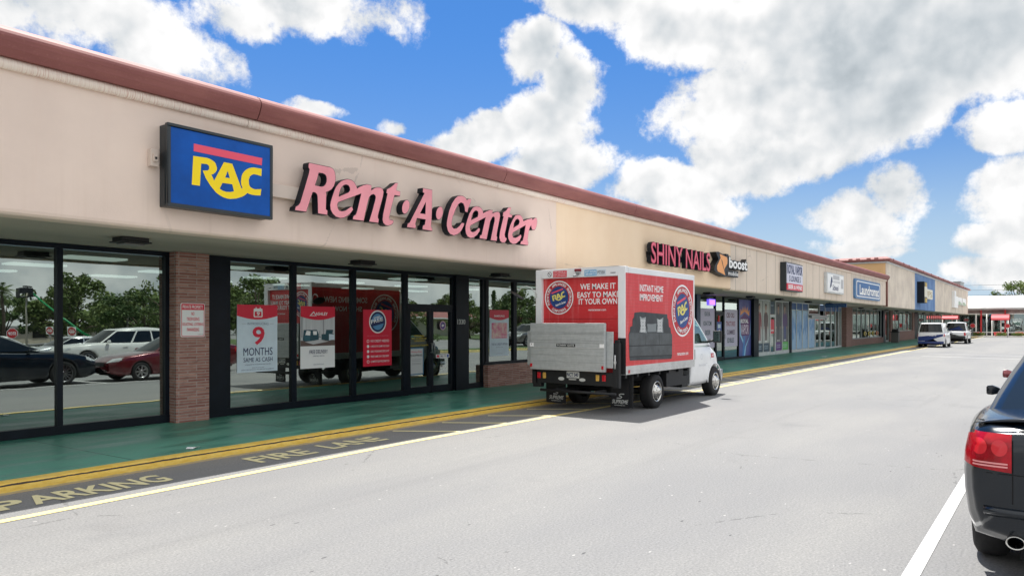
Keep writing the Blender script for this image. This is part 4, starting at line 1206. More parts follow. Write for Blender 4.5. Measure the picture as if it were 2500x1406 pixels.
p = Poster(14.25, 14.6, 0.55, 0.9, 12.85)
p.text("OPEN", 0.2, 0.8, 0.70, 0.86, 'paleblue', 0.03).text("COME IN", 0.2, 0.8, 0.42, 0.52, 'white').text("PULL", 0.3, 0.7, 0.22, 0.3, 'paleblue').rect(0.25, 0.75, 0.6, 0.63, 'paleblue')
p.done('small pale lettering low on the right door leaf', 'lettering', 'door_lettering')
hy = mat('yellow_print', (0.70, 0.52, 0.04), 0.5)
p = Poster(13.21, 13.86, 1.25, 1.55, 12.85)
p.text("STORE HOURS", 0.2, 0.75, 0.84, 0.98, hy, 0.02).text("MON - SAT 10:00AM - 6:00", 0.08, 0.88, 0.64, 0.76, hy, 0.02).text("CLOSED SUNDAY", 0.22, 0.78, 0.44, 0.56, hy, 0.02).text("rentacenter.com / 772-589-0171", 0.0, 0.98, 0.06, 0.18, hy, 0.02)
p.done('yellow opening hours lettering on the left door leaf', 'lettering', 'door_lettering')
p = Poster(16.43, 17.337, 0.90, 2.218).base('paleblue').poly(cap_curve(0.80), 'red').text("SAMSUNG", 0.23, 0.77, 0.85, 0.89, 'white', 0.02)
p.rect(0.10, 0.92, 0.385, 0.72, mat('tv_picture', (0.50, 0.06, 0.17), 0.4, var=0.7, vscale=4.5, col2=(0.80, 0.66, 0.55))).text("crystal", 0.5, 0.88, 0.41, 0.45, 'white').poly([(0.15, 0.36), (0.2, 0.385), (0.18, 0.385)], greyc).poly([(0.86, 0.36), (0.82, 0.385), (0.84, 0.385)], greyc)
p.text("THE NO CREDIT OPTION", 0.09, 0.92, 0.235, 0.28, mat('slate2', (0.09, 0.16, 0.28), 0.5), 0.0).text("APPLY NOW IN STORE", 0.33, 0.68, 0.185, 0.196, 'navy').text("SEE STORE FOR DETAILS", 0.35, 0.66, 0.05, 0.06, 'navy')
p.done('poster with a red cap above a television showing a pink picture')
# vapour shop posters
lilac = mat('lilac_print', (0.58, 0.54, 0.68), 0.5)
dk = mat('dark_teal_print', (0.02, 0.07, 0.09), 0.5)
p = Poster(31.62, 33.50, 0.70, 2.51).base(lilac)
for s, u0, u1, v in (("KAVA", 0.35, 0.70, 0.80), ("KRATOM", 0.27, 0.78, 0.56), ("BEER", 0.38, 0.72, 0.33), ("WINE", 0.36, 0.72, 0.10)):
    p.text(s, u0, u1, v, v + 0.12, dk, 0.02)
p.done('lilac poster listing kava, kratom and beer in dark capitals')
p = Poster(34.66, 36.56, 0.70, 2.50).base(lilac)
for s, u0, u1, v, c_ in (("CBD OILS", 0.2, 0.76, 0.78, mat('wine_print', (0.14, 0.02, 0.06), 0.5)), ("TINCTURES", 0.16, 0.82, 0.55, mat('wine_print2', (0.30, 0.05, 0.10), 0.5)), ("GUMMIES", 0.22, 0.80, 0.32, mat('plum_print', (0.10, 0.05, 0.12), 0.5)), ("EDIBLES", 0.25, 0.74, 0.10, dk)):
    p.text(s, u0, u1, v, v + 0.13, c_, 0.02)
p.done('lilac poster listing oils, tinctures, gummies and edibles')
p = Poster(36.69, 38.58, 0.17, 3.03).base(mat('purple_print', (0.035, 0.035, 0.20), 0.4, var=0.6, vscale=1.4, col2=(0.10, 0.13, 0.38)))
fl = mat('flame_print', (0.85, 0.33, 0.10), 0.5)
p.poly([(0.12, 0.66), (0.5, 0.76), (0.92, 0.66), (0.92, 0.40), (0.80, 0.36), (0.2, 0.36), (0.12, 0.42)], mat('violet_print', (0.12, 0.015, 0.14), 0.5))
p.poly([(0.15, 0.72), (0.18, 0.84), (0.28, 0.78), (0.36, 0.88), (0.44, 0.79), (0.52, 0.90), (0.60, 0.79), (0.70, 0.88), (0.76, 0.78), (0.88, 0.83), (0.86, 0.71), (0.5, 0.79)], fl)
p.text("ROYAL", 0.17, 0.80, 0.58, 0.655, 'white', 0.04).text("VAPOR", 0.17, 0.82, 0.38, 0.56, mat('lilac2', (0.72, 0.62, 0.74), 0.5), 0.02)
cy = mat('cyan_print', (0.30, 0.62, 0.85), 0.5)
p.poly([(0.08, 0.66), (0.12, 0.36), (0.44, 0.18), (0.52, 0.2), (0.2, 0.38), (0.14, 0.62)], cy).poly([(0.94, 0.66), (0.90, 0.36), (0.52, 0.16), (0.40, 0.0), (0.52, 0.0), (0.60, 0.16), (0.95, 0.38)], cy).poly([(0.30, 0.0), (0.44, 0.0), (0.5, 0.2), (0.52, 0.35), (0.40, 0.35)], mat('cyan_deep', (0.06, 0.22, 0.55), 0.5))
p.done('tall purple and blue poster with a flaming crown')
ns = MB().box(32.7, 12.95, 2.72, 33.42, 13.0, 2.98)
solo('neon_sign', MB().box(32.7, 12.83, 2.66, 33.40, 12.86, 2.94).text("OPEN", (32.78, 12.826, 2.72), UX, UZ, 0.54, 0.15, 1, 0.03), [mat('neon_blue', (0.1, 0.05, 0.6), 0.4, emit=(0.22, 0.12, 1.0), estr=1.3), mat('neon_red', (0.8, 0.1, 0.1), 0.4, emit=(1.0, 0.10, 0.12), estr=2.0)],
     'small glowing blue and red open sign in the vapour shop window', 'neon sign', fix=False)
p = Poster(33.75, 34.35, 1.15, 1.9, 12.885).base(mat('notice_blue', (0.05, 0.10, 0.36), 0.5)).rect(0.2, 0.8, 0.6, 0.85, 'paleblue').ell(0.5, 0.35, 0.2, 0.15, 'white').rect(0.2, 0.8, 0.05, 0.14, 'white')
p.done('blue notice on the vapour shop door between the two lilac posters', 'notice', 'door_notice')
# printed people on the uniform shop windows
skin, hair = mat('print_skin', (0.42, 0.25, 0.18), 0.5), mat('print_hair', (0.03, 0.02, 0.018), 0.5)
def scrub(x0, x1, topm, legm, foot, lab, bgm):
    p = Poster(x0, x1, 0.27, 3.03, 12.892).base(bgm)
    p.poly([(0.32, 0.22), (0.30, 0.55), (0.66, 0.55), (0.66, 0.22), (0.54, 0.22), (0.49, 0.45), (0.44, 0.22)], legm)
    p.poly([(0.12, 0.50), (0.16, 0.70), (0.28, 0.77), (0.40, 0.79), (0.56, 0.79), (0.70, 0.77), (0.82, 0.70), (0.88, 0.50), (0.76, 0.49), (0.72, 0.60), (0.70, 0.50), (0.28, 0.50), (0.26, 0.60), (0.23, 0.50)], topm)
    p.poly([(0.13, 0.45), (0.12, 0.50), (0.23, 0.50), (0.21, 0.45)], skin).poly([(0.78, 0.45), (0.76, 0.49), (0.88, 0.50), (0.86, 0.45)], skin)
    p.poly([(0.42, 0.77), (0.48, 0.74), (0.54, 0.77), (0.53, 0.83), (0.43, 0.83)], skin).ell(0.48, 0.87, 0.115, 0.062, skin).poly([(0.36, 0.87), (0.35, 0.92), (0.42, 0.955), (0.54, 0.955), (0.61, 0.92), (0.60, 0.87), (0.57, 0.91), (0.40, 0.91)], hair)
    p.rect(0.34, 0.45, 0.19, 0.22, 'white').rect(0.54, 0.65, 0.19, 0.22, 'white').rect(0, 1, 0.0, 0.17, foot).text("SCRUBS", 0.2, 0.8, 0.09, 0.12, 'paleblue').text("UNIFORMS", 0.2, 0.8, 0.05, 0.075, 'paleblue')
    p.done(lab, 'window print', 'window_print', 'life size figures printed on the uniform shop windows')
pal, drk = mat('print_pale', (0.50, 0.52, 0.50), 0.5, var=0.2, vscale=1), mat('print_dusk', (0.16, 0.16, 0.17), 0.5, var=0.4, vscale=1)
mar, brn, cha, blu = mat('print_maroon', (0.24, 0.03, 0.04), 0.5), mat('print_brown', (0.10, 0.055, 0.05), 0.5), mat('print_charcoal', (0.05, 0.055, 0.065), 0.5), mat('print_blue', (0.05, 0.07, 0.24), 0.5)
slt = mat('print_slate', (0.05, 0.09, 0.13), 0.5)
scrub(39.50, 40.46, mar, mar, slt, 'window print of a standing person in maroon scrubs', pal)
scrub(40.54, 41.62, brn, brn, slt, 'window print of a standing person in dark brown scrubs', pal)
scrub(42.74, 43.91, cha, cha, mat('print_purple', (0.13, 0.03, 0.22), 0.5), 'window print of a person in charcoal clothes above a purple panel', drk)
scrub(43.99, 45.2, mat('print_violet', (0.09, 0.04, 0.16), 0.5), blu, mat('print_green', (0.14, 0.50, 0.12), 0.5), 'window print of a person in blue trousers above a bright green panel', drk)
p = Poster(41.82, 42.52, 1.25, 2.05, 12.885).base('red').text("OPEN", 0.15, 0.85, 0.15, 0.28, 'white', 0.03)
p.done('red panel on the white framed door of the uniform shop', 'notice', 'door_notice')
p = Poster(41.78, 42.56, 2.36, 3.06, 12.89).base(slt).text("SCRUBS", 0.2, 0.8, 0.6, 0.72, 'paleblue')
p.done('dark slate panel above the white framed door of the uniform shop', 'notice', 'door_notice')
# frosted blue film on the blue shop
film, h, b, pos = graph('blue_film', 0.35)
sx = h.n('ShaderNodeSeparateXYZ'); h.put(sx.inputs[0], pos)
nz = h.noise(h.vm('MULTIPLY', pos, (1.6, 1, 0.7)), 1.5, 4, 0.6)
zz = h.m('MULTIPLY_ADD', nz, 1.6, h.m('MULTIPLY', sx.outputs[2], 0.42))
h.put(b.inputs['Base Color'], h.mix(h.ramp(zz, 1.15, 1.45), (0.34, 0.52, 0.74), h.mix(h.ramp(zz, 1.45, 1.9), (0.05, 0.24, 0.55), (0.30, 0.52, 0.72))))
for x0, x1 in ((45.72, 46.84), (46.96, 48.14), (48.26, 49.5), (49.7, 51.1)):
    p = Poster(x0, x1, 0.24, 2.62 if x1 < 50 else 2.1, 12.88).base(film)
    p.done('one of the mottled blue film sheets on the blue shop windows', 'window film', 'window_film', 'mottled blue films on the blue shop windows')
bl = mat('blue_band', (0.015, 0.10, 0.30), 0.45)
for x0, x1, lab in ((45.7, 49.5, 'deep blue strip along the window top above the mottled films'), (52.5, 58.5, 'deep blue strip along the window top right of the sliding door')):
    p = Poster(x0, x1, 2.66, 3.05, 12.88).base(bl)
    p.done(lab, 'window film', 'window_strip', 'deep blue window strips of the blue shop')
# pictures in the laundry window
for k, (c_, lab) in enumerate(((0.62, 'yellow paper flower picture, leftmost in the laundry window'), (0.62, 'yellow paper flower picture, second in the laundry window'), (0.60, 'yellow paper flower picture, third in the laundry window'), (0.7, 'orange paper flower picture in the laundry window'))):
    x0 = 66.6 + k * 1.72
    p = Poster(x0, x0 + 1.2, 0.75, 1.15, 12.87)
    fm = mat('flower_print', (c_, 0.45, 0.05) if k < 3 else (0.7, 0.18, 0.05), 0.5)
    for a in range(6):
        p.ell(0.5 + 0.28 * cos(a * pi / 3), 0.5 + 0.28 * sin(a * pi / 3), 0.2, 0.2, fm)
    p.ell(0.5, 0.5, 0.18, 0.18, 'black')
    p.done(lab, 'picture', 'flower_picture', 'paper flowers in the laundry window')
# the notice on the brick pillar
p = Poster(7.125, 7.59, 1.595, 2.205, 12.606)
p.mb.prism([rrect(7.125, 7.59, 1.595, 2.205, 0.03)], lambda u, v, d: (u, d, v), 12.607, 12.617, p.mi('white'))
p.poly([(0.04, 0.80), (0.96, 0.80), (0.96, 0.95), (0.93, 0.975), (0.07, 0.975), (0.04, 0.95)], 'red').text("PRIVATE PROPERTY", 0.08, 0.92, 0.835, 0.94, 'white', 0.015)
for s, u0, u1, v in (("NO", 0.44, 0.56, 0.64), ("TRESPASSING", 0.24, 0.77, 0.48), ("SOLICITING, LOITERING", 0.07, 0.94, 0.32), ("PANHANDLING", 0.25, 0.76, 0.17)):
    p.text(s, u0, u1, v, v + 0.10, 'red', 0.01)
p.poly(rrect(0.025, 0.975, 0.02, 0.98, 0.04), 'red', [rrect(0.045, 0.955, 0.035, 0.965, 0.035)]).text("FL. STAT. 810.09", 0.7, 0.93, 0.06, 0.085, 'black')
p.done('white and red private property notice screwed to the brick pillar', 'sign', 'notice_sign', None)
# scraps on the walk
for (x, y, lab, s) in ((5.62, 9.62, 'crumpled white paper scrap lying on the green walk near the kerb', 1.0), (40.0, 9.6, 'white paper scrap on the far green walk near the kerb', 2.2)):
    mb = MB()
    rnd = random.Random(4)
    pts = [(x + s * (0.10 * cos(a) * rnd.uniform(0.6, 1.2)), y + s * 0.06 * sin(a), 0.112 + rnd.uniform(0.004, 0.03)) for a in [i * 0.7 for i in range(9)]]
    mb.add(pts + [(x, y, 0.135)], [(i, (i + 1) % 9, 9) for i in range(9)])
    solo('paper_scrap', mb, M['white'], lab, 'litter', fix=False)

# ------------------------------------------------------------------ vehicles: shared bits
M['tyre'] = mat('tyre', (0.014, 0.014, 0.015), 0.8, bump=0.3, bscale=30)
M['chrome'] = mat('bright_wheel', (0.62, 0.61, 0.58), 0.22, metal=1.0, var=0.25, vscale=8)
M['alloy'] = mat('alloy_wheel', (0.50, 0.50, 0.50), 0.3, metal=0.9)
M['well'] = mat('wheel_well', (0.004, 0.004, 0.005), 0.9)
M['lamp_red'] = mat('lamp_red', (0.40, 0.006, 0.015), 0.12, spec=0.6, coat=0.4, emit=(0.6, 0.01, 0.02), estr=0.06)
M['lamp_amber'] = mat('lamp_amber', (0.70, 0.42, 0.09), 0.25)
M['lamp_clear'] = mat('lamp_clear', (0.55, 0.57, 0.58), 0.08, spec=0.8, var=0.35, vscale=14)
M['plate'] = mat('number_plate', (0.62, 0.64, 0.62), 0.4)
M['chassis'] = mat('chassis', (0.010, 0.011, 0.013), 0.6)
M['trim'] = mat('black_trim', (0.012, 0.013, 0.014), 0.4)
M['mirror'] = mat('mirror_glass', (0.10, 0.13, 0.13), 0.02, metal=1.0)

def wheel(parent, x, y, r, w, rim, side, rim_r, spokes=8, kind='spoke'):
    """side = +1 when the outer face looks towards +y"""
    z = r
    pr = [(rim_r, -w), (r - 0.05, -w), (r - 0.012, -w + 0.025), (r, -w + 0.06), (r, -0.06), (r - 0.012, -0.022), (r - 0.05, 0.0), (r - 0.1, 0.006), (rim_r + 0.01, -0.004), (rim_r, -0.02)]
    mb = MB().lathe([(a, h) for a, h in pr], (x, y, z), 'Y', 36, sgn=side)
    for k in range(4):
        pass
    ty = part('tyre', mb, M['tyre'], parent)
    rb = MB()
    if kind == 'steel':
        rb.lathe([(rim_r, -0.02), (rim_r + 0.004, 0.0), (rim_r - 0.015, 0.005), (rim_r - 0.03, -0.03), (rim_r * 0.83, -0.055), (rim_r * 0.62, -0.01), (rim_r * 0.55, 0.02), (rim_r * 0.42, 0.03), (rim_r * 0.40, 0.055), (rim_r * 0.30, 0.07), (0.0, 0.072)], (x, y, z), 'Y', 36, sgn=side)
        for k in range(8):
            a = 2 * pi * k / 8
            c = Vector((x + cos(a) * rim_r * 0.72, y - side * 0.024, z + sin(a) * rim_r * 0.72))
            rb.tube([c - Vector((0, side * 0.02, 0)), c + Vector((0, side * 0.008, 0))], rim_r * 0.105, 10, 1)
            c2 = Vector((x + cos(a + 0.39) * rim_r * 0.48, y + side * 0.022, z + sin(a + 0.39) * rim_r * 0.48))
            rb.tube([c2, c2 + Vector((0, side * 0.02, 0))], rim_r * 0.05, 6, 0)
    else:
        rb.lathe([(rim_r, -0.02), (rim_r + 0.004, 0.0), (rim_r - 0.012, 0.0), (rim_r - 0.025, -0.04), (rim_r - 0.03, -0.10), (0, -0.10)], (x, y, z), 'Y', 32, sgn=side)
        rb.mi = [1 if i > len(rb.f) - 33 else 0 for i in range(len(rb.f))]
        for k in range(spokes):
            a = 2 * pi * k / spokes
            tw = 0.16 if kind == 'turbine' else 0.0
            d0, d1 = Vector((cos(a), 0, sin(a))), Vector((cos(a + tw), 0, sin(a + tw)))
            t0 = Vector((-d0.z, 0, d0.x))
            c = Vector((x, y, z))
            n = Vector((0, side, 0))
            w0, w1 = rim_r * 0.13, rim_r * (0.075 if spokes > 7 else 0.12)
            q = [c + d0 * rim_r * 0.15 - t0 * w0 * 0.7 + n * -0.005, c + d0 * rim_r * 0.15 + t0 * w0 * 0.7 + n * -0.005, c + d1 * rim_r * 0.93 + t0 * w1 + n * -0.02, c + d1 * rim_r * 0.93 - t0 * w1 + n * -0.02]
            rb.add(q + [p - n * 0.03 for p in q], [(0, 1, 2, 3), (0, 1, 5, 4), (1, 2, 6, 5), (2, 3, 7, 6), (3, 0, 4, 7), (4, 5, 6, 7)])
        rb.lathe([(rim_r * 0.2, -0.03), (rim_r * 0.2, 0.0), (rim_r * 0.14, 0.006), (0, 0.006)], (x, y, z), 'Y', 16, sgn=side)
    part('rim', rb, [rim, M['well']], ty)
    return ty

# ------------------------------------------------------------------ rental box truck
TX, TY = 14.79, 8.03
tr = thing('box_truck', 'white box truck with red printed sides and a folded aluminium lift gate', 'truck', (TX, TY, -0.012), world=False)
M['truck_white'] = mat('truck_white', (0.83, 0.84, 0.85), 0.4, coat=0.2, var=0.06, vscale=1.5)
M['truck_alu'] = mat('truck_rail', (0.58, 0.585, 0.58), 0.4, metal=0.25, var=0.15, vscale=4)
M['gate_alu'] = None
m, h, b, pos = graph('gate_alu', 0.5)
n1 = h.noise(h.vm('MULTIPLY', pos, (1, 1, 14)), 3, 6, 0.65)
n2 = h.noise(pos, 9, 6, 0.7)
h.put(b.inputs['Base Color'], h.mix(h.ramp(h.m('ADD', h.m('MULTIPLY', n1, 0.5), h.m('MULTIPLY', n2, 0.5)), 0.35, 0.66), (0.36, 0.38, 0.38), (0.47, 0.49, 0.49)))
b.inputs['Metallic'].default_value = 0.1
M['gate_alu'] = m
m, h, b, pos = graph('truck_red', 0.42)
st = h.noise(h.vm('MULTIPLY', pos, (4, 4, 0.35)), 1.7, 6, 0.65)
n2 = h.noise(h.vm('MULTIPLY', pos, (1, 1, 6)), 8, 5, 0.6)
c = h.mix(h.ramp(st, 0.50, 0.78, 0, 0.55), (0.64, 0.035, 0.040), (0.74, 0.26, 0.26))
c = h.mix(h.ramp(n2, 0.5, 0.8, 0, 0.25), c, (0.74, 0.24, 0.24))
h.put(b.inputs['Base Color'], c)
M['truck_red'] = m
M['disc_blue'] = mat('disc_blue', (0.018, 0.065, 0.24), 0.5, var=0.3, vscale=5)
M['logo_yellow'] = mat('logo_yellow', (0.78, 0.70, 0.18), 0.5)
M['band_red'] = mat('emblem_red', (0.50, 0.02, 0.03), 0.5)
rx0, rx1 = min(p[0] for p in RAC[0]), max(p[0] for p in RAC[0])
rz0, rz1 = min(p[1] for p in RAC[0]), max(p[1] for p in RAC[0])
RN = [[((p[0] - (rx0 + rx1) / 2) / (rx1 - rx0), (p[1] - (rz0 + rz1) / 2) / (rx1 - rx0)) for p in r] for r in RAC]

def emblem(parent, c, U, V, r):
    """round emblem: white rim, ring of words, blue disc, slanted yellow letters"""
    c, U, V = Vector(c), Vector(U), Vector(V)
    N = U.cross(V).normalized()
    L = lambda k: c + N * 0.0025 * k
    mb = MB()
    mb.disc(L(1), U, V, r, 0, 56, 1)
    mb.disc(L(2), U, V, r, r * 0.93, 56, 0)
    mb.disc(L(2), U, V, r * 0.66, 0, 48, 2)
    for s, a0, a1, fl in (("APPLIANCES", -34, 34, False), ("ELECTRONICS", 52, 128, False), ("COMPUTERS", 212, 148, True), ("FURNITURE", -118, -52, False)):
        mb.arc_text(s, L(3), U, V, r * 0.725, r * 0.145, a0, a1, 0, 0.02, fl)
    sl = R(17)
    U2, V2 = U * cos(sl) + V * sin(sl), V * cos(sl) - U * sin(sl)
    q = L(3) + V2 * r * 0.36
    mb.quad(q - U2 * r * 0.42, q + U2 * r * 0.42, q + U2 * r * 0.42 + V2 * r * 0.09, q - U2 * r * 0.42 + V2 * r * 0.09, 3)
    o = L(4) + V2 * r * 0.04
    mb.poly(RN, lambda u, v: tuple(o + U2 * u * r * 0.92 + V2 * v * r * 0.92), 4)
    mb.text("Rent-A-Center", L(4) - V2 * r * 0.44 - U2 * r * 0.36, U2, V2, r * 0.74, r * 0.13, 0, 0.03, 0.2)
    return part('emblem', mb, [M['white'], M['band_red'], M['disc_blue'], M['signpink'], M['logo_yellow']], parent, fix=False)

BX0, BX1, BW = -1.55, 1.93, 1.088        # box rear, box front, half width
body = part('cargo_box', MB().box(BX0 + 0.12, -BW + 0.012, 0.99, BX1, BW - 0.012, 2.93), M['truck_white'], tr, bevel=0.01)
fm = MB()
fm.box(BX0, -BW, 0.82, BX0 + 0.13, -BW + 0.165, 3.0).box(BX0, BW - 0.155, 0.82, BX0 + 0.13, BW, 3.0).box(BX0, -BW + 0.165, 2.81, BX0 + 0.13, BW - 0.155, 3.0)
part('rear_frame', fm, M['truck_white'], tr, bevel=0.012)
for s in (-1, 1):
    part('top_rail', MB().box(BX0 + 0.13, s * (BW - 0.02), 2.865, BX1, s * (BW + 0.012), 2.985), M['truck_white'], tr, bevel=0.01)
    mb = MB().box(BX0 + 0.0, s * (BW - 0.02), 0.82, BX1, s * (BW + 0.014), 0.995).box(BX0, s * (BW + 0.013), 0.895, BX1, s * (BW + 0.019), 0.905)
    br = part('bottom_rail', mb, M['truck_alu'], tr, bevel=0.004, seg=1)
    rv = MB()
    for k in range(11):
        xx = BX0 + 0.3 + k * 0.31
        for zz in (0.86, 0.945):
            rv.box(xx, s * (BW + 0.014), zz, xx + 0.008, s * (BW + 0.017), zz + 0.014)
    rv.box(BX0 + 0.10, s * (BW + 0.013), 0.85, BX0 + 0.165, s * (BW + 0.024), 0.915, 1)
    part('rivets_and_marker', rv, [M['grey_alu'], M['lamp_red']], br)
    part('front_post', MB().box(BX1 - 0.06, s * (BW - 0.02), 0.99, BX1 + 0.005, s * (BW + 0.012), 2.87), M['truck_white'], tr, bevel=0.008)
    sp = part('side_panel', MB().box(BX0 + 0.012, s * (BW - 0.01), 0.995, BX1 - 0.06, s * (BW + 0.004), 2.865), M['truck_red'], tr)
    sm = MB()
    for k in range(1, 3):
        xx = BX0 + k * 1.16
        sm.box(xx, s * (BW + 0.003), 0.995, xx + 0.004, s * (BW + 0.0065), 2.865)
    for k in range(26):
        zz = 1.06 + k * 0.07
        sm.box(BX0 + 0.02, s * (BW + 0.0035), zz, BX1 - 0.07, s * (BW + 0.0045), zz + 0.004)
    part('panel_seams', sm, mat('seam_red', (0.42, 0.05, 0.05), 0.5), sp)
yo = -BW - 0.006
part('slogan', MB().text("INSTANT HOME", (-0.925, yo, 2.515), UX, UZ, 1.135, 0.145, 0, 0.018).text("IMPROVEMENT", (-0.925, yo, 2.32), UX, UZ, 1.115, 0.145, 0, 0.018).text("rentacenter.com", (0.95, yo, 1.12), UX, UZ, 0.62, 0.07, 0, 0.015), M['white'], tr, fix=False)
emblem(tr, (1.23, yo, 2.14), UX, UZ, 0.595)
part('slogan', MB().text("SOMETHING NEW", (0.5, BW + 0.006, 2.45), -UX, UZ, 1.6, 0.17, 0, 0.02).text("SHOP NOW", (0.3, BW + 0.006, 2.2), -UX, UZ, 1.1, 0.15, 0, 0.02), M['white'], tr, fix=False)
emblem(tr, (1.23, BW + 0.006, 2.14), -UX, UZ, 0.595)
# printed sofa
so = [mat('sofa_dark', (0.045, 0.052, 0.058), 0.6, var=0.3, vscale=6), mat('sofa_mid', (0.085, 0.095, 0.10), 0.6, var=0.25, vscale=5), mat('sofa_line', (0.018, 0.02, 0.024), 0.6), mat('pillow_pale', (0.30, 0.33, 0.34), 0.6), mat('pillow_mid', (0.21, 0.235, 0.245), 0.6), M['white']]
sf = MB()
sp2 = lambda pts, k, mi: sf.poly([pts], lambda u, v: (u - TX, yo - 0.0012 * k, v), mi)
sp2([(13.40, 1.18), (13.37, 1.63), (13.43, 1.70), (13.43, 1.78), (13.53, 1.80), (13.54, 1.94), (13.60, 1.97), (13.62, 2.07), (13.9, 2.09), (15.2, 2.05), (15.215, 1.96), (15.26, 1.94), (15.29, 1.78), (15.38, 1.74), (15.40, 1.64), (15.46, 1.60), (15.45, 1.12), (15.42, 1.06), (13.42, 1.10)], 1, 0)
sp2([(13.40, 1.40), (13.38, 1.62), (13.44, 1.66), (15.40, 1.63), (15.46, 1.58), (15.455, 1.38)], 2, 1)
sp2([(13.40, 1.19), (13.40, 1.385), (15.455, 1.365), (15.45, 1.15)], 2, 1)
for q in ([(13.39, 1.385), (13.39, 1.405), (15.46, 1.385), (15.46, 1.365)], [(13.40, 1.17), (13.40, 1.19), (15.45, 1.15), (15.45, 1.13)], [(14.12, 1.40), (14.13, 1.645), (14.14, 1.645), (14.135, 1.40)], [(14.78, 1.39), (14.80, 1.64), (14.81, 1.64), (14.795, 1.39)],
          [(14.12, 1.66), (14.12, 2.07), (14.13, 2.07), (14.13, 1.66)], [(14.72, 1.65), (14.72, 2.05), (14.73, 2.05), (14.73, 1.65)]):
    sp2(q, 3, 2)
sp2([(13.84, 1.67), (13.90, 1.80), (13.85, 2.0), (13.98, 1.96), (14.14, 1.985), (14.11, 1.82), (14.18, 1.65)], 4, 3)
sp2([(14.66, 1.66), (14.70, 1.80), (14.66, 1.96), (14.80, 1.93), (14.99, 1.98), (14.955, 1.80), (14.99, 1.65)], 4, 3)
sp2([(14.20, 1.67), (14.22, 1.75), (14.19, 1.84), (14.43, 1.835), (14.65, 1.85), (14.63, 1.75), (14.65, 1.67)], 4, 4)
for bx_ in (13.89, 14.70):
    for i in range(4):
        for j in range(3):
            a, b_ = bx_ + 0.035 + j * 0.075, 1.70 + i * 0.068
            sf.poly([[(a - 0.034, b_), (a, b_ + 0.036), (a + 0.034, b_), (a, b_ - 0.036)], [(a - 0.02, b_), (a, b_ + 0.02), (a + 0.02, b_), (a, b_ - 0.02)]], lambda u, v: (u - TX, yo - 0.006, v), 5)
part('sofa_print', sf, so, tr, fix=False)
# rear roll-up door
dx = BX0 + 0.085
dr = part('roll_door', MB().box(dx, -BW + 0.16, 0.85, dx + 0.04, BW - 0.15, 2.815), M['truck_red'], tr)
dm = MB()
for z in (1.10, 1.38, 1.66, 1.94, 2.22, 2.50):
    dm.box(dx - 0.003, -BW + 0.17, z, dx + 0.01, BW - 0.16, z + 0.006)
part('door_seams', dm, mat('door_seam', (0.22, 0.02, 0.02), 0.6), dr)
ty = lambda Y: Y - TY
tm = MB()
for s, ya, yb, z in (("WE MAKE IT", 8.04, 7.205, 2.555), ("EASY TO MAKE", 8.11, 7.115, 2.385), ("IT YOUR OWN", 8.075, 7.17, 2.245)):
    tm.text(s, (dx - 0.004, ty(ya), z), -UY, UZ, ya - yb, 0.12, 0, 0.02)
tm.text("rentacenter.com", (dx - 0.004, ty(7.845), 2.11), -UY, UZ, 0.42, 0.04, 0, 0.015)
part('slogan', tm, M['white'], dr, fix=False)
emblem(tr, (dx - 0.004, ty(8.565), 2.40), -UY, UZ, 0.36)
# header stickers, lamp and camera
hx = BX0 - 0.003
sk_blue, sk_pale = mat('sticker_blue', (0.16, 0.42, 0.66), 0.5), mat('sticker_pale', (0.62, 0.70, 0.76), 0.5)
yq = lambda mb, ya, yb, z0, z1, mi: mb.quad((hx, ty(ya), z0), (hx, ty(yb), z0), (hx, ty(yb), z1), (hx, ty(ya), z1), mi)
hm = yq(MB(), 8.66, 8.32, 2.825, 2.965, 0)
for k in range(4):
    hm.text(("CALL DRIVER AT", "UNAUTHORIZED PASSENGERS", "NOT ALLOWED", "ON THIS VEHICLE")[k], (hx - 0.002, ty(8.64), 2.935 - k * 0.032), -UY, UZ, 0.30, 0.016, 1, 0.02)
part('warning_sticker', hm, [M['red'], M['white']], tr, fix=False)
hm = MB().disc((hx, ty(8.75), 2.895), -UY, UZ, 0.052, 0.043, 28, 0)
hm.quad((hx - 0.001, ty(8.79), 2.93), (hx - 0.001, ty(8.78), 2.935), (hx - 0.001, ty(8.71), 2.86), (hx - 0.001, ty(8.72), 2.855), 0)
part('no_entry_mark', hm, [M['black']], tr, fix=False)
hm = yq(MB(), 7.89, 7.60, 2.83, 2.955, 0)
hm.text("SAFETY HOTLINE", (hx - 0.002, ty(7.875), 2.90), -UY, UZ, 0.26, 0.035, 1, 0.02).text("1-800-308-7115", (hx - 0.002, ty(7.875), 2.85), -UY, UZ, 0.26, 0.035, 1, 0.02)
part('hotline_sticker', hm, [sk_blue, M['white']], tr, fix=False)
hm = yq(MB(), 7.60, 7.385, 2.83, 2.955, 0).text("P7330", (hx - 0.002, ty(7.575), 2.86), -UY, UZ, 0.165, 0.065, 1, 0.01)
part('number_sticker', hm, [sk_pale, M['black']], tr, fix=False)
part('maker_mark', MB().text("WABASH", (hx - 0.002, ty(7.28), 2.865), -UY, UZ, 0.12, 0.022, 0, 0.03), M['black'], tr, fix=False)
part('marker_lamp', MB().box(BX0 - 0.03, ty(8.12), 2.93, BX0 + 0.02, ty(7.965), 2.985), mat('lamp_deep_red', (0.20, 0.01, 0.02), 0.3), tr, bevel=0.01)
part('rear_camera', MB().box(BX0 - 0.06, ty(8.07), 2.885, BX0 + 0.02, ty(7.98), 2.93).cyl((BX0 - 0.09, ty(8.10), 2.835), (BX0 - 0.01, ty(8.03), 2.88), 0.022), M['grey_alu'], tr, bevel=0.004)
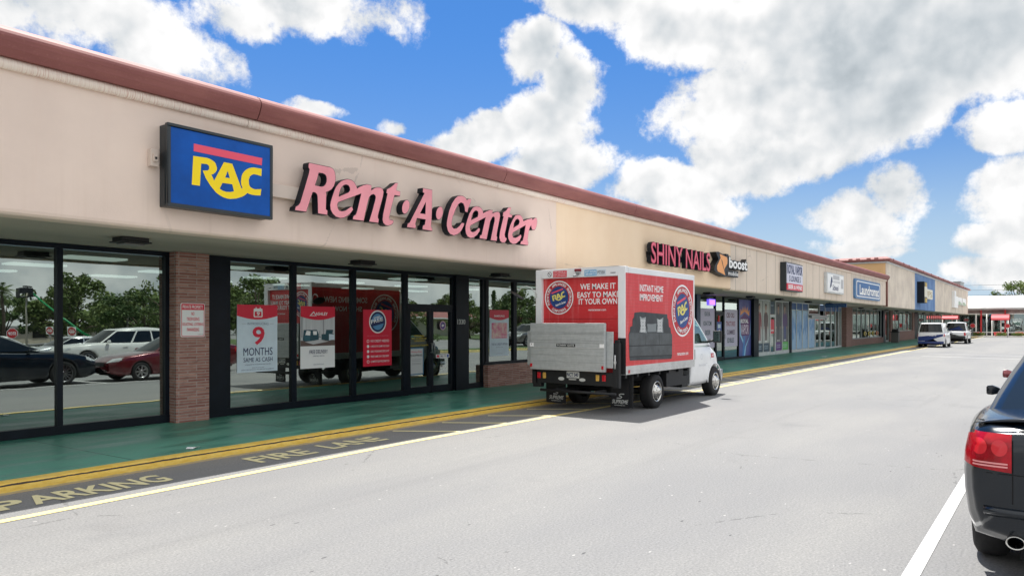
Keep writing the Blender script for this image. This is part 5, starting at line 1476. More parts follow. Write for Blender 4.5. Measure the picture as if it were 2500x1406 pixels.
# lift gate
gt = part('lift_gate', MB().box(-1.90, ty(7.226), 0.88, -1.81, ty(9.022), 1.856), M['gate_alu'], tr, bevel=0.012)
gm = MB()
for z in (1.355,):
    gm.box(-1.908, ty(7.24), z - 0.008, -1.90, ty(9.01), z + 0.008, 0)
for z in (1.45, 1.50, 1.63, 1.66):
    gm.box(-1.9025, ty(7.24), z, -1.90, ty(9.01), z + 0.005, 1)
for z in (1.06, 1.2):
    gm.box(-1.902, ty(7.24), z, -1.90, ty(9.01), z + 0.003, 1)
for ya, yb in ((7.228, 7.33), (8.93, 9.02)):
    gm.box(-1.9085, ty(ya), 1.365, -1.90, ty(yb), 1.44, 2)
gm.box(-1.9088, ty(8.97), 1.40, -1.9, ty(8.99), 1.42, 3)
gm.box(-1.908, ty(7.90), 1.372, -1.90, ty(8.352), 1.432, 3)
for ya in (7.24, 8.965):
    gm.box(-1.915, ty(ya), 0.935, -1.90, ty(ya) + 0.045, 1.005, 4)
part('gate_fittings', gm, [M['truck_alu'], mat('gate_groove', (0.20, 0.21, 0.21), 0.6), M['white'], M['black'], M['lamp_red']], gt)
part('gate_lettering', MB().text("TOMMY GATE", (-1.911, ty(8.34), 1.385), -UY, UZ, 0.42, 0.035, 0, 0.03), M['plate'], gt, fix=False)
for ya, yb in ((7.09, 7.30), (8.95, 9.165)):
    part('gate_wing', MB().box(-1.80, ty(ya), 0.958, -1.755, ty(yb), 1.685), M['gate_alu'], tr, bevel=0.01)
for s in (-1, 1):
    y0, y1 = (ty(6.985), ty(7.125)) if s < 0 else (ty(8.94), ty(9.08))
    mb = MB().box(-1.74, y0, 0.56, -1.64, y1, 1.46).box(-1.70, y0 + 0.02, 1.46, -1.64, y1 - 0.02, 1.52).box(-1.755, y0 + 0.03, 0.565, -1.735, y1 - 0.03, 0.83)
    part('gate_upright', mb, M['chassis'], tr, bevel=0.008)
    part('gate_ram', MB().cyl((-1.77, (y0 + y1) / 2, 0.95), (-1.77, (y0 + y1) / 2, 1.22), 0.016).box(-1.79, (y0 + y1) / 2 - 0.02, 1.05, -1.755, (y0 + y1) / 2 + 0.02, 1.1), M['truck_alu'], tr)
    yy = s * (BW + 0.016)
    part('corner_guard', MB().box(BX0 - 0.012, s * (BW - 0.16), 0.83, BX0 - 0.002, s * (BW + 0.014), 1.556), M['chassis'], tr)
# rear sill, lamps, plate, badges, step bar, flaps
sill = part('rear_sill', MB().box(-1.74, ty(7.12), 0.59, -1.60, ty(9.06), 0.862).box(-1.74, ty(8.86), 0.50, -1.60, ty(9.06), 0.6), M['chassis'], tr, bevel=0.008)
for ya, nm in ((7.275, 'red'), (7.425, 'amber'), (8.715, 'amber'), (8.85, 'red')):
    part('tail_lamp', MB().box(-1.765, ty(ya), 0.685, -1.735, ty(ya) + (0.085 if nm == 'red' else 0.078), 0.815), M['lamp_' + nm], tr, bevel=0.018, seg=3)
pl = part('number_plate', MB().box(-1.752, ty(7.895), 0.722, -1.742, ty(8.2), 0.858), M['plate'], tr, bevel=0.006)
part('plate_number', MB().text("NCT S40", (-1.754, ty(8.185), 0.755), -UY, UZ, 0.27, 0.075, 0, 0.02).text("SUNSHINE STATE", (-1.754, ty(8.14), 0.73), -UY, UZ, 0.2, 0.012, 0, 0.02), M['navy'], pl, fix=False)
bd = MB().disc((-1.745, ty(8.335), 0.70), -UY, UZ, 0.075, 0, 24, 0, 0.5).disc((-1.745, ty(7.825), 0.695), -UY, UZ, 0.075, 0, 24, 0, 0.45).quad((-1.745, ty(8.15), 0.685), (-1.745, ty(7.97), 0.685), (-1.745, ty(7.97), 0.705), (-1.745, ty(8.15), 0.705))
part('badges', bd, M['plate'], tr, fix=False)
part('step_bar', MB().cyl((-1.84, ty(7.0), 0.452), (-1.84, ty(8.79), 0.452), 0.028).box(-1.85, ty(7.4), 0.45, -1.5, ty(7.46), 0.5).box(-1.85, ty(8.35), 0.45, -1.5, ty(8.41), 0.5), M['chassis'], tr)
for ya, yb in ((7.035, 7.46), (8.57, 9.045)):
    fl_ = part('mud_flap', MB().box(-1.205, ty(ya), 0.115, -1.185, ty(yb), 0.80), M['flap'], tr)
    yc = ty((ya + yb) / 2)
    f2 = MB().text("SUPREME", (-1.209, yc + 0.185, 0.20), -UY, UZ, 0.36, 0.082, 0, 0.02, 0.25).text("supremecorp.com", (-1.209, yc + 0.13, 0.155), -UY, UZ, 0.25, 0.018, 0, 0.03)
    f2.tube([(-1.209, yc + 0.07, 0.315), (-1.209, yc - 0.02, 0.315), (-1.209, yc - 0.045, 0.335), (-1.209, yc - 0.02, 0.355), (-1.209, yc + 0.01, 0.36), (-1.209, yc + 0.015, 0.385), (-1.209, yc - 0.02, 0.40), (-1.209, yc - 0.10, 0.40)], 0.011, 6)
    part('flap_lettering', f2, M['plate'], fl_, fix=False)
part('flap_bracket', MB().box(-1.18, ty(6.965), 0.12, -1.16, ty(7.06), 0.80), M['chassis'], tr)
part('flap_bracket', MB().box(-1.18, ty(9.0), 0.12, -1.16, ty(9.09), 0.80), M['chassis'], tr)
# chassis
ch = MB()
for s in (-1, 1):
    ch.box(-1.6, s * 0.40, 0.56, 3.6, s * 0.48, 0.74)
for k in range(7):
    ch.box(-1.45 + k * 0.52, -BW + 0.05, 0.74, -1.37 + k * 0.52, BW - 0.05, 0.82)
ch.cyl((0, -0.9, 0.37), (0, 0.9, 0.37), 0.07).lathe([(0, -0.19), (0.12, -0.17), (0.19, -0.06), (0.19, 0.06), (0.12, 0.17), (0, 0.19)], (0, 0, 0.37), 'X', 16)
ch.cyl((0.2, 0, 0.40), (3.2, 0, 0.52), 0.045).cyl((-1.5, 0.62, 0.42), (1.6, 0.62, 0.42), 0.035)
ch.box(0.62, -0.98, 0.42, 1.55, -0.55, 0.80).box(0.75, 0.55, 0.45, 1.6, 0.95, 0.8).box(1.55, -0.95, 0.36, 1.9, -0.6, 0.62)
for s in (-1, 1):
    ch.box(-0.62, s * 0.56, 0.48, 0.62, s * 0.64, 0.52)
part('chassis', ch, M['chassis'], tr, bevel=0.008)
for s in (-1, 1):
    wheel(tr, 0.0, s * 1.05, 0.375, 0.27, M['chrome'], s, 0.225, kind='steel')
    wheel(tr, 3.525, s * 1.01, 0.375, 0.26, M['chrome'], s, 0.225, kind='steel')

# ------------------------------------------------------------------ car builder
from mathutils.bvhtree import BVHTree

def interp(pts, x):
    """smooth interpolation through (x, value) pairs sorted by x"""
    n = len(pts)
    if x <= pts[0][0]:
        return pts[0][1]
    if x >= pts[-1][0]:
        return pts[-1][1]
    for i in range(n - 1):
        if x <= pts[i + 1][0]:
            x0, y0 = pts[i]
            x1, y1 = pts[i + 1]
            m0 = (y1 - y0) / (x1 - x0) if i == 0 else (y1 - pts[i - 1][1]) / (x1 - pts[i - 1][0])
            m1 = (y1 - y0) / (x1 - x0) if i == n - 2 else (pts[i + 2][1] - y0) / (pts[i + 2][0] - x0)
            h_ = x1 - x0
            t = (x - x0) / h_
            return (2 * t ** 3 - 3 * t * t + 1) * y0 + (t ** 3 - 2 * t * t + t) * h_ * m0 + (-2 * t ** 3 + 3 * t * t) * y1 + (t ** 3 - t * t) * h_ * m1

def car_body(sp):
    """closed lower body; x forward. sp: top, wid, bot control points, axles, arch radius, wheel radius"""
    xs = set()
    x0, x1 = sp['top'][0][0], sp['top'][-1][0]
    n = int((x1 - x0) / 0.09)
    for i in range(n + 1):
        xs.add(round(x0 + (x1 - x0) * i / n, 4))
    for xa in sp['axles']:
        for k in range(-10, 11):
            xs.add(round(xa + sp['arch'] * sin(R(9 * k)), 4))
    for d in (0.015, 0.04, 0.08, 0.14):
        xs.add(x0 + d); xs.add(x1 - d)
    rings = []
    for x in sorted(xs):
        if x < x0 - 1e-6 or x > x1 + 1e-6:
            continue
        zt, w, zb = interp(sp['top'], x), interp(sp['wid'], x), interp(sp['bot'], x)
        ar = 0
        for xa in sp['axles']:
            d = abs(x - xa)
            if d < sp['arch']:
                ar = max(ar, sp['wr'] + sqrt(sp['arch'] ** 2 - d * d) * 1.0)
        h_ = zt - zb
        cr = sp.get('crown', 0.03)
        sh = sp.get('shoulder', 0.05)
        p = [[0.70 * w, zb], [0.93 * w, zb + 0.005], [0.975 * w, zb + 0.10 * h_], [0.995 * w, zb + 0.30 * h_], [1.0 * w, zb + 0.52 * h_], [0.988 * w, zb + 0.74 * h_], [0.96 * w, zt - sh * 0.9], [0.92 * w, zt - sh * 0.35],
             [0.86 * w, zt], [0.60 * w, zt + cr * 0.55], [0.30 * w, zt + cr * 0.9], [0, zt + cr]]
        lf = sp.get('lift', 0) * max(0.0, min(1.0, (sp['axles'][0] - sp['arch'] + 0.02 - x) / 0.10))
        if lf:
            for i_, q_ in ((1, 0.45), (2, 1.0), (3, 1.0), (4, 0.55), (5, 0.2)):
                p[i_][1] += lf * q_
        if ar > 0:
            for i in range(7):
                lo = ar + (0.0 if i < 2 else 0.012 * (i - 1))
                if p[i][1] < lo:
                    p[i][1] = min(lo, zt - 0.02 + 0.002 * i)
                    if i in (1, 2):
                        p[i][0] = 0.985 * w
        ring = [(x, -a, z) for a, z in p] + [(x, a, z) for a, z in reversed(p[:-1])]
        rings.append(ring)
    mb = MB()
    def capped(ring, d):
        c = Vector((ring[0][0], 0, sum(q[2] for q in ring) / len(ring)))
        out = []
        for s_, e in ((0.985, 0.012), (0.95, 0.024), (0.86, 0.04), (0.6, 0.052), (0.25, 0.055)):
            out.append([(q[0] + d * e * sp.get('bulge', 1.0), q[1] * s_, c.z + (q[2] - c.z) * s_) for q in ring])
        return out
    rr = list(reversed(capped(rings[0], -1))) + rings + capped(rings[-1], 1)
    mb.loft(rr, False, False, 0, True)
    for r_ in (rr[0], rr[-1]):
        mb.add(r_, [tuple(range(len(r_)))], 0)
    return mb

def bvh_of(mb):
    return BVHTree.FromPolygons([Vector(p) for p in mb.v], [tuple(f) for f in mb.f])

def decal(bvh, P, D, nu, nv, off=0.006, th=0.0, mb=None, mi=0):
    """patch laid on a body: P(u, v) start point, D(u, v) ray direction"""
    mb = mb or MB()
    idx, vs = {}, []
    for i in range(nu + 1):
        for j in range(nv + 1):
            o, d = Vector(P(i / nu, j / nv)), Vector(D(i / nu, j / nv)).normalized()
            hit, nrm, _, _ = bvh.ray_cast(o, d)
            if hit is not None:
                idx[(i, j)] = len(vs)
                vs.append(hit - d * off)
    fs = []
    for i in range(nu):
        for j in range(nv):
            k = [(i, j), (i + 1, j), (i + 1, j + 1), (i, j + 1)]
            if all(q in idx for q in k):
                fs.append(tuple(idx[q] for q in k))
    return mb.add(vs, fs, mi, True)

def cabin(sp, parent, paint, glassm):
    """roof, pillars and glass above the waist"""
    cb = sp['cabin']
    zb, zr = cb['z0'], cb['z1']
    (rb, fb), (rt, ft) = cb['base'], cb['roof']            # rear/front x at the waist and at the roof
    wb, wt = cb['wb'], cb['wt']
    bow = cb.get('bow', 0.18)
    pil = cb['pillars']                                     # side split points 0 (front) .. 1 (rear): list of (u0, u1, kind)
    lev = [0, 0.07, 0.30, 0.60, 0.86, 0.95, 1.0]
    rows = []
    for t in lev:
        te = t ** 1.0
        w = wb + (wt - wb) * (t ** 1.25)
        z = zb + (zr - zb) * t
        xf, xr = fb + (ft - fb) * te, rb + (rt - rb) * te
        half = []
        for i in range(6):
            y = w * 0.90 * i / 5
            half.append((xf - bow * (y / w) ** 2.2, y, z))
        xa, xc = xf - bow * 1.0 - 0.02, xr + cb.get('rbow', 0.10) + 0.02
        for (u0, u1, kd) in pil:
            half.append((xa + (xc - xa) * u0, w * (1 - 0.015 * (2 * u0 - 1) ** 2), z))
        half.append((xa + (xc - xa) * pil[-1][1], w * 0.985, z))
        for i in range(5, -1, -1):
            y = w * 0.90 * i / 5
            half.append((xr + cb.get('rbow', 0.10) * (y / w) ** 2.2, y, z))
        rows.append(half)
    nh = len(rows[0])
    kinds = ['W'] * 5 + ['P'] + [k for (_, _, k) in pil] + ['P'] + ['R'] * 5
    kinds = kinds[:nh - 1]
    full = [[(x, -y, z) for x, y, z in r] + [(x, y, z) for x, y, z in reversed(r)][1:-1] for r in rows]
    nf = len(full[0])
    kf = kinds + list(reversed(kinds))
    sets = {'B': MB(), 'W': MB(), 'R': MB(), 'S': MB(), 'T': MB()}
    allv = [p for r in full for p in r]
    for r in range(len(lev) - 1):
        for i in range(nf):
            k = kf[i]
            glassy = k in 'WRST' and 1 <= r <= (3 if k in 'ST' else 4)
            if k == 'P' or not glassy:
                tgt = 'B'
            else:
                tgt = 'T' if (k == 'S' and i < nh) else k
            sets[tgt].f.append([r * nf + i, r * nf + (i + 1) % nf, (r + 1) * nf + (i + 1) % nf, (r + 1) * nf + i])
            sets[tgt].mi.append(0); sets[tgt].sm.append(True)
    for k_ in sets:
        sets[k_].v = list(allv)
    B = sets['B']
    top = full[-1]
    prev = list(range((len(lev) - 1) * nf, len(lev) * nf))
    cx = (rt + ft) / 2
    for s_, dz in ((0.93, 0.022), (0.75, 0.045), (0.4, 0.062), (0.12, 0.066)):
        base = len(B.v)
        B.v += [(cx + (x - cx) * s_, y * s_, z + dz * cb.get('crown', 1.0)) for x, y, z in top]
        for i in range(nf):
            B.f.append([prev[i], prev[(i + 1) % nf], base + (i + 1) % nf, base + i]); B.mi.append(0); B.sm.append(True)
        prev = list(range(base, base + nf))
    B.f.append(prev); B.mi.append(0); B.sm.append(True)
    def strip_unused(mb):
        used = sorted({i for f in mb.f for i in f})
        mp = {o: n for n, o in enumerate(used)}
        mb.v = [mb.v[i] for i in used]
        mb.f = [[mp[i] for i in f] for f in mb.f]
        return mb
    part('cabin', strip_unused(B), paint, parent)
    for k_, nm in (('W', 'windscreen'), ('R', 'rear_window'), ('S', 'side_windows'), ('T', 'side_windows')):
        if sets[k_].f:
            part(nm, strip_unused(sets[k_]), glassm, parent)
    return rows

def seam(bvh, pts, s, off=0.002, w=0.006, mb=None):
    """dark panel gap along x,z points on one flank (s = -1 or +1)"""
    mb = mb or MB()
    vs = []
    for (x, z) in pts:
        for dx_, dz_ in ((-w / 2, 0), (w / 2, 0)):
            vs.append((x + dx_, z))
    n = len(pts)
    out, idx = [], {}
    for i, (x, z) in enumerate(pts):
        a, b_ = pts[max(i - 1, 0)], pts[min(i + 1, n - 1)]
        t = Vector((b_[0] - a[0], b_[1] - a[1])).normalized()
        for k, sg_ in enumerate((-1, 1)):
            px_, pz_ = x - t.y * w / 2 * sg_, z + t.x * w / 2 * sg_
            hit, _, _, _ = bvh.ray_cast(Vector((px_, s * 3, pz_)), Vector((0, -s, 0)))
            if hit is not None:
                idx[(i, k)] = len(out)
                out.append((hit.x, hit.y + s * off, hit.z))
    fs = [tuple(idx[q] for q in ((i, 0), (i + 1, 0), (i + 1, 1), (i, 1))) for i in range(n - 1) if all(q in idx for q in ((i, 0), (i + 1, 0), (i + 1, 1), (i, 1)))]
    return mb.add(out, fs)

def car(name, label, cat, sp, paint, loc, rz, rim=None, kind='spoke', spokes=7, scale=1.0, group='cars in the parking bays'):
    t = thing(name, label, cat, loc, rz, group, world=False, scale=scale)
    body = car_body(sp)
    bv = bvh_of(body)
    bo = part('body', body, paint, t)
    part('underbody', MB().box(sp['top'][0][0] + 0.25, -0.62, 0.19, sp['top'][-1][0] - 0.25, 0.62, 0.62), M['well'], t)
    cabin(sp, t, paint, M['car_glass'])
    hw = interp(sp['wid'], 0)
    for xa in sp['axles']:
        for s in (-1, 1):
            wheel(t, xa, s * (hw - 0.015), sp['wr'], 0.22, rim or M['alloy'], s, sp.get('rim', sp['wr'] * 0.66), spokes, kind)
    x0, x1 = sp['top'][0][0], sp['top'][-1][0]
    for s in (-1, 1):
        h0, h1 = sp['headz']
        hl = decal(bv, lambda u, v: (x1 + 0.5 - 0.55 * u * 0, s * (0.52 + 0.28 * u), h0 + (h1 - h0) * v + 0.05 * u), lambda u, v: (-1, 0.0, 0), 10, 4, 0.008)
        hl = decal(bv, lambda u, v: (x1 - 0.1 - 0.20 * u, s * 1.5, h0 + 0.04 + (h1 - h0 - 0.02) * v + 0.06 * u), lambda u, v: (0, -s, 0), 6, 4, 0.008, mb=hl)
        part('headlight', hl, M['lamp_clear'], t)
        t0, t1 = sp['tailz']
        ta, tb_ = sp.get('taily', (0.40, 0.86))
        tl = decal(bv, lambda u, v: (x0 - 0.5, s * (ta + (tb_ - ta) * u), t0 + (t1 - t0) * v), lambda u, v: (1, 0, 0), 8, 4, 0.008)
        tl = decal(bv, lambda u, v: (x0 + 0.06 + 0.22 * u, s * 1.5, t0 + 0.03 + (t1 - t0 - 0.03) * v), lambda u, v: (0, -s, 0), 5, 4, 0.008, mb=tl)
        part('tail_light', tl, M['lamp_red'], t)
        cb = sp['cabin']
        mx = cb['base'][1] - cb.get('bow', 0.18) - 0.28
        mz = cb['z0'] + 0.07 + sp.get('mdz', 0)
        ms = sp.get('mscale', 0.8)
        wy = cb['wb'] * s
        mm = MB().loft([[(mx + dx_ * q * ms, wy + s * (0.02 + 0.20 * k * ms), mz + dz_ * q * ms) for dx_, dz_ in ((0.10, -0.05), (0.11, 0.02), (0.05, 0.09), (-0.05, 0.09), (-0.06, 0.0), (-0.05, -0.06))] for k, q in ((0, 0.35), (0.25, 0.7), (0.6, 1.0), (0.9, 0.95), (1.0, 0.7))], True, True)
        part('mirror', mm, paint, t, bevel=0.006)
        sm = MB()
        for pts in sp.get('seams', []):
            seam(bv, pts, s, mb=sm)
        if sm.f:
            part('door_seams', sm, M['well'], t, fix=False)
        if sp.get('handles'):
            hb = MB()
            for hx_, hz_ in sp['handles']:
                hit, _, _, _ = bv.ray_cast(Vector((hx_, s * 3, hz_)), Vector((0, -s, 0)))
                if hit is not None:
                    hb.box(hx_ - 0.09, hit.y - 0.01, hz_ - 0.015, hx_ + 0.09, hit.y + s * 0.035, hz_ + 0.015)
            part('door_handles', hb, paint, t, bevel=0.008)
    gz0, gz1 = sp['grille']
    gr = decal(bv, lambda u, v: (x1 + 0.5, -0.40 + 0.80 * u, gz0 + (gz1 - gz0) * v), lambda u, v: (-1, 0, 0), 10, 3, 0.006)
    gr = decal(bv, lambda u, v: (x1 + 0.5, -0.55 + 1.1 * u, 0.26 + 0.12 * v), lambda u, v: (-1, 0, 0), 10, 2, 0.006, mb=gr)
    part('grille', gr, M['trim'], t)
    pz = sp.get('plate', 0.62)
    hit, _, _, _ = bv.ray_cast(Vector((x0 - 1, 0, pz)), Vector((1, 0, 0)))
    if hit is not None:
        part('number_plate', MB().box(hit.x - 0.02, -0.155, pz - 0.075, hit.x - 0.008, 0.155, pz + 0.075), M['plate'], t, bevel=0.004)
    return t, bv

def paintm(name, col, rough=0.25, metal=0.0, coat=0.8):
    m_ = mat(name, col, rough, metal, 0.5, coat)
    return m_

SEDAN = dict(top=[(-2.36, 0.86), (-2.25, 0.97), (-1.9, 1.01), (-1.3, 1.03), (-0.6, 1.0), (0.3, 0.97), (0.95, 0.955), (1.5, 0.88), (2.0, 0.78), (2.28, 0.64)],
             wid=[(-2.36, 0.74), (-2.2, 0.84), (-1.7, 0.90), (-0.8, 0.905), (0.6, 0.905), (1.5, 0.895), (2.05, 0.82), (2.28, 0.66)],
             bot=[(-2.36, 0.40), (-2.1, 0.27), (-1.4, 0.22), (1.4, 0.20), (2.05, 0.22), (2.28, 0.30)],
             axles=(-1.33, 1.39), arch=0.36, wr=0.32, rim=0.215, headz=(0.60, 0.73), tailz=(0.70, 0.92), grille=(0.50, 0.62), plate=0.78,
             cabin=dict(z0=0.945, z1=1.44, base=(-1.86, 1.12), roof=(-1.02, 0.22), wb=0.80, wt=0.60, bow=0.22, pillars=[(0.0, 0.46, 'S'), (0.46, 0.50, 'P'), (0.50, 0.84, 'S'), (0.84, 1.0, 'P')]),
             seams=[[(0.78, 0.95), (0.80, 0.6), (0.72, 0.28)], [(-0.25, 0.98), (-0.25, 0.28)], [(-1.15, 0.98), (-0.98, 0.66), (-0.90, 0.5)], [(-0.9, 0.30), (0.72, 0.28)]], handles=[(0.0, 0.83), (-1.0, 0.85)])
SUV = dict(top=[(-2.38, 0.95), (-2.30, 1.06), (-1.9, 1.10), (-1.0, 1.09), (0.3, 1.07), (0.95, 1.06), (1.5, 1.02), (2.1, 0.92), (2.36, 0.74)],
           wid=[(-2.38, 0.80), (-2.2, 0.88), (-1.7, 0.94), (0.6, 0.94), (1.5, 0.93), (2.1, 0.85), (2.36, 0.70)],
           bot=[(-2.38, 0.45), (-2.1, 0.33), (-1.4, 0.27), (1.4, 0.27), (2.1, 0.30), (2.36, 0.40)],
           axles=(-1.38, 1.46), arch=0.42, wr=0.37, rim=0.255, headz=(0.72, 0.84), tailz=(0.86, 1.04), grille=(0.55, 0.76), plate=0.90,
           cabin=dict(z0=1.05, z1=1.64, base=(-2.28, 1.12), roof=(-1.85, 0.30), wb=0.84, wt=0.66, bow=0.2, rbow=0.08, pillars=[(0.0, 0.36, 'S'), (0.36, 0.39, 'P'), (0.39, 0.66, 'S'), (0.66, 0.69, 'P'), (0.69, 0.93, 'S'), (0.93, 1.0, 'P')]),
           seams=[[(0.80, 1.05), (0.82, 0.6), (0.75, 0.33)], [(-0.25, 1.06), (-0.25, 0.33)], [(-1.2, 1.06), (-1.0, 0.72)]], handles=[(0.0, 0.93), (-1.0, 0.95)])

import copy as _copy
# dark muscle sedan at the right edge of the picture, seen from behind
CH = _copy.deepcopy(SEDAN)
CH.update(top=[(-2.55, 1.025), (-2.50, 1.055), (-2.3, 1.075), (-1.9, 1.085), (-1.3, 1.08), (-0.5, 1.05), (0.5, 1.01), (1.1, 0.99), (1.7, 0.94), (2.2, 0.85), (2.50, 0.72)],
          wid=[(-2.55, 0.865), (-2.42, 0.915), (-2.1, 0.94), (-1.5, 0.955), (-0.8, 0.94), (0.6, 0.94), (1.5, 0.945), (2.2, 0.89), (2.50, 0.76)],
          bot=[(-2.55, 0.37), (-2.4, 0.31), (-2.0, 0.25), (1.5, 0.20), (2.2, 0.20), (2.50, 0.28)], axles=(-1.50, 1.55), arch=0.41, wr=0.365, rim=0.27, lift=0.10, mdz=-0.085, mscale=0.62, headz=(0.64, 0.76), tailz=(0.79, 0.80), grille=(0.50, 0.66), plate=0.55, bulge=1.4, shoulder=0.07,
          cabin=dict(z0=1.045, z1=1.47, base=(-1.98, 1.15), roof=(-1.05, 0.20), wb=0.85, wt=0.63, bow=0.22, rbow=0.16, pillars=[(0.0, 0.46, 'S'), (0.46, 0.50, 'P'), (0.50, 0.80, 'S'), (0.80, 1.0, 'P')]),
          seams=[[(0.80, 0.99), (0.82, 0.6), (0.74, 0.28)], [(-0.3, 1.0), (-0.3, 0.28)], [(-1.2, 1.0), (-1.05, 0.7)]], handles=[(0.0, 0.86), (-1.1, 0.88)])
CHS = 1.09
black_p = mat('black_paint', (0.004, 0.008, 0.014), 0.16, 0.0, 0.3, 0.45)
CX, CY = 8.72, -0.475
chg, cbv = car('parked_car', 'black sedan at the right edge, seen from behind with its red tail light and spoiler', 'car', CH, black_p, (CX, CY, gz(CY)), 0.0, mat('dark_wheel', (0.16, 0.16, 0.17), 0.25, metal=0.9), 'turbine', 14, CHS)
for o in [c for c in chg.children if c.name.startswith('tail_light')]:
    bpy.data.objects.remove(o)
red2 = mat('lens_red', (0.36, 0.003, 0.012), 0.15, spec=0.3, coat=0.25, var=0.35, vscale=9)
redb = mat('lens_bright', (0.55, 0.012, 0.022), 0.25, coat=0.3, emit=(0.8, 0.02, 0.03), estr=0.02)
for s in (1, -1):
    def zin(v, u):
        return 0.775 + 0.20 * v - 0.012 * u
    lens = decal(cbv, lambda u, v: (-3.2, s * (0.655 + (0.25 - 0.05 * v) * u), 0.79 + 0.018 * u + (0.232 - 0.022 * u) * v), lambda u, v: (1, 0, 0), 12, 6, 0.012)
    lens = decal(cbv, lambda u, v: (-2.585 + 0.14 * u + 0.03 * v, s * 2.0, 0.808 + 0.012 * u + (0.205 - 0.03 * u) * v), lambda u, v: (0, -s, 0), 6, 6, 0.012, mb=lens)
    tlx = part('tail_light', lens, red2, chg)
    sets_ = MB()
    for cy_ in (0.718, 0.825):
        sets_ = decal(cbv, lambda u, v: (-3.2, s * (cy_ + 0.043 * u * cos(2 * pi * v)), 0.935 + 0.05 * u * sin(2 * pi * v)), lambda u, v: (1, 0, 0), 3, 20, 0.016, mb=sets_)
    part('lamp_rings', sets_, redb, tlx, fix=False)
    bars = MB()
    for zz in (0.836, 0.818):
        bars = decal(cbv, lambda u, v: (-3.2, s * (0.675 + 0.185 * u), zz + 0.010 * v), lambda u, v: (1, 0, 0), 8, 1, 0.0165, mb=bars)
    part('reflector_bars', bars, mat('reflector_pink', (0.75, 0.30, 0.30), 0.2), tlx, fix=False)
    ex = MB().lathe([(0.034, 0), (0.039, -0.004), (0.041, 0.0), (0.041, 0.16), (0.034, 0.16), (0.032, 0.01), (0.034, 0)], (-2.62, s * 0.635, 0.372), 'X', 24)
    ex.v = [(x, s * 0.635 + (y - s * 0.635) * 1.25, z) for x, y, z in ex.v]
    part('exhaust_tip', ex, M['chrome'], chg)
# spoiler along the boot lid, boot seams, bumper crease
sp_r = []
for i in range(25):
    y = -0.86 + 1.72 * i / 24
    q = 1 - abs(y / 0.86) ** 4
    zc = 1.065 + 0.062 * q + 0.008 * (1 - (y / 0.86) ** 2)
    xb = -2.55 + 0.13 * (abs(y) / 0.86) ** 3
    sp_r.append([(xb + 0.17, y, zc - 0.045 * q), (xb + 0.02, y, zc - 0.004), (xb - 0.015, y, zc - 0.006), (xb - 0.02, y, zc - 0.026 * q - 0.006), (xb + 0.05, y, zc - 0.034 * q - 0.006)])
part('spoiler', MB().loft(sp_r, True, True, 0, True), black_p, chg)
bs_ = MB()
for yl in (0.648, -0.654):
    bs_ = decal(cbv, lambda u, v: (-3.2, yl + 0.006 * u, 0.60 + 0.44 * v), lambda u, v: (1, 0, 0), 1, 14, 0.003, mb=bs_)
bs_ = decal(cbv, lambda u, v: (-3.2, -0.86 + 1.72 * u, 0.775 + 0.005 * v), lambda u, v: (1, 0, 0), 20, 1, 0.003, mb=bs_)
bs_ = decal(cbv, lambda u, v: (-3.2, -0.30 + 0.6 * u, 0.45 + 0.17 * v), lambda u, v: (1, 0, 0), 8, 3, 0.003, mb=bs_)
part('boot_seams', bs_, M['well'], chg, fix=False)
part('badge', MB().text("V8", (-2.64, -0.30, 0.79), -UY, UZ, 0.08, 0.04, 0, 0.03), M['chrome'], chg, fix=False)
cr_ = []
for i in range(21):
    y = -0.80 + 1.6 * i / 20
    o_ = cbv.ray_cast(Vector((-3.2, y, 0.565)), Vector((1, 0, 0)))[0]
    xx = (o_.x if o_ else -2.5)
    cr_.append([(xx + 0.02, y, 0.585), (xx - 0.028, y, 0.560), (xx - 0.03, y, 0.54), (xx + 0.02, y, 0.50)])
part('bumper_lip', MB().loft(cr_, True, True, 0, True), black_p, chg)

maroon_p = paintm('maroon_paint', (0.13, 0.008, 0.014), 0.22, 0.25, 1.0)
car('parked_car', 'dark red sedan parked nose to nose with the black sedan', 'car', SEDAN, maroon_p, (14.30, -0.35, 0.0), pi, M['alloy'], 'spoke', 7, 1.04)
white_p = paintm('white_paint', (0.70, 0.70, 0.67), 0.25, 0.0, 0.8)
car('parked_car', 'white sport utility car reflected behind the dark red sedan', 'car', SUV, white_p, (16.95, -9.95, 0.0), pi, M['alloy'], 'spoke', 10, 1.12)
car('parked_car', 'silver white sedan reflected between the black sedan and the white sport utility car', 'car', SEDAN, paintm('silver_paint', (0.52, 0.53, 0.54), 0.25, 0.4, 0.8), (16.1, -12.8, 0.0), pi, M['alloy'], 'spoke', 5, 1.04)
car('parked_car', 'white sedan reflected behind the roof of the black sedan', 'car', SEDAN, paintm('pearl_paint', (0.66, 0.66, 0.64), 0.25, 0.0, 0.8), (14.2, -15.6, 0.0), 0.0, M['alloy'], 'spoke', 5, 1.04)
car('parked_car', 'grey sport utility car reflected beside the poster with the television', 'car', SUV, paintm('grey_paint', (0.17, 0.165, 0.15), 0.25, 0.5, 0.8), (49.5, -9.0, gz(-9)), pi, M['alloy'], 'spoke', 6, 1.05)

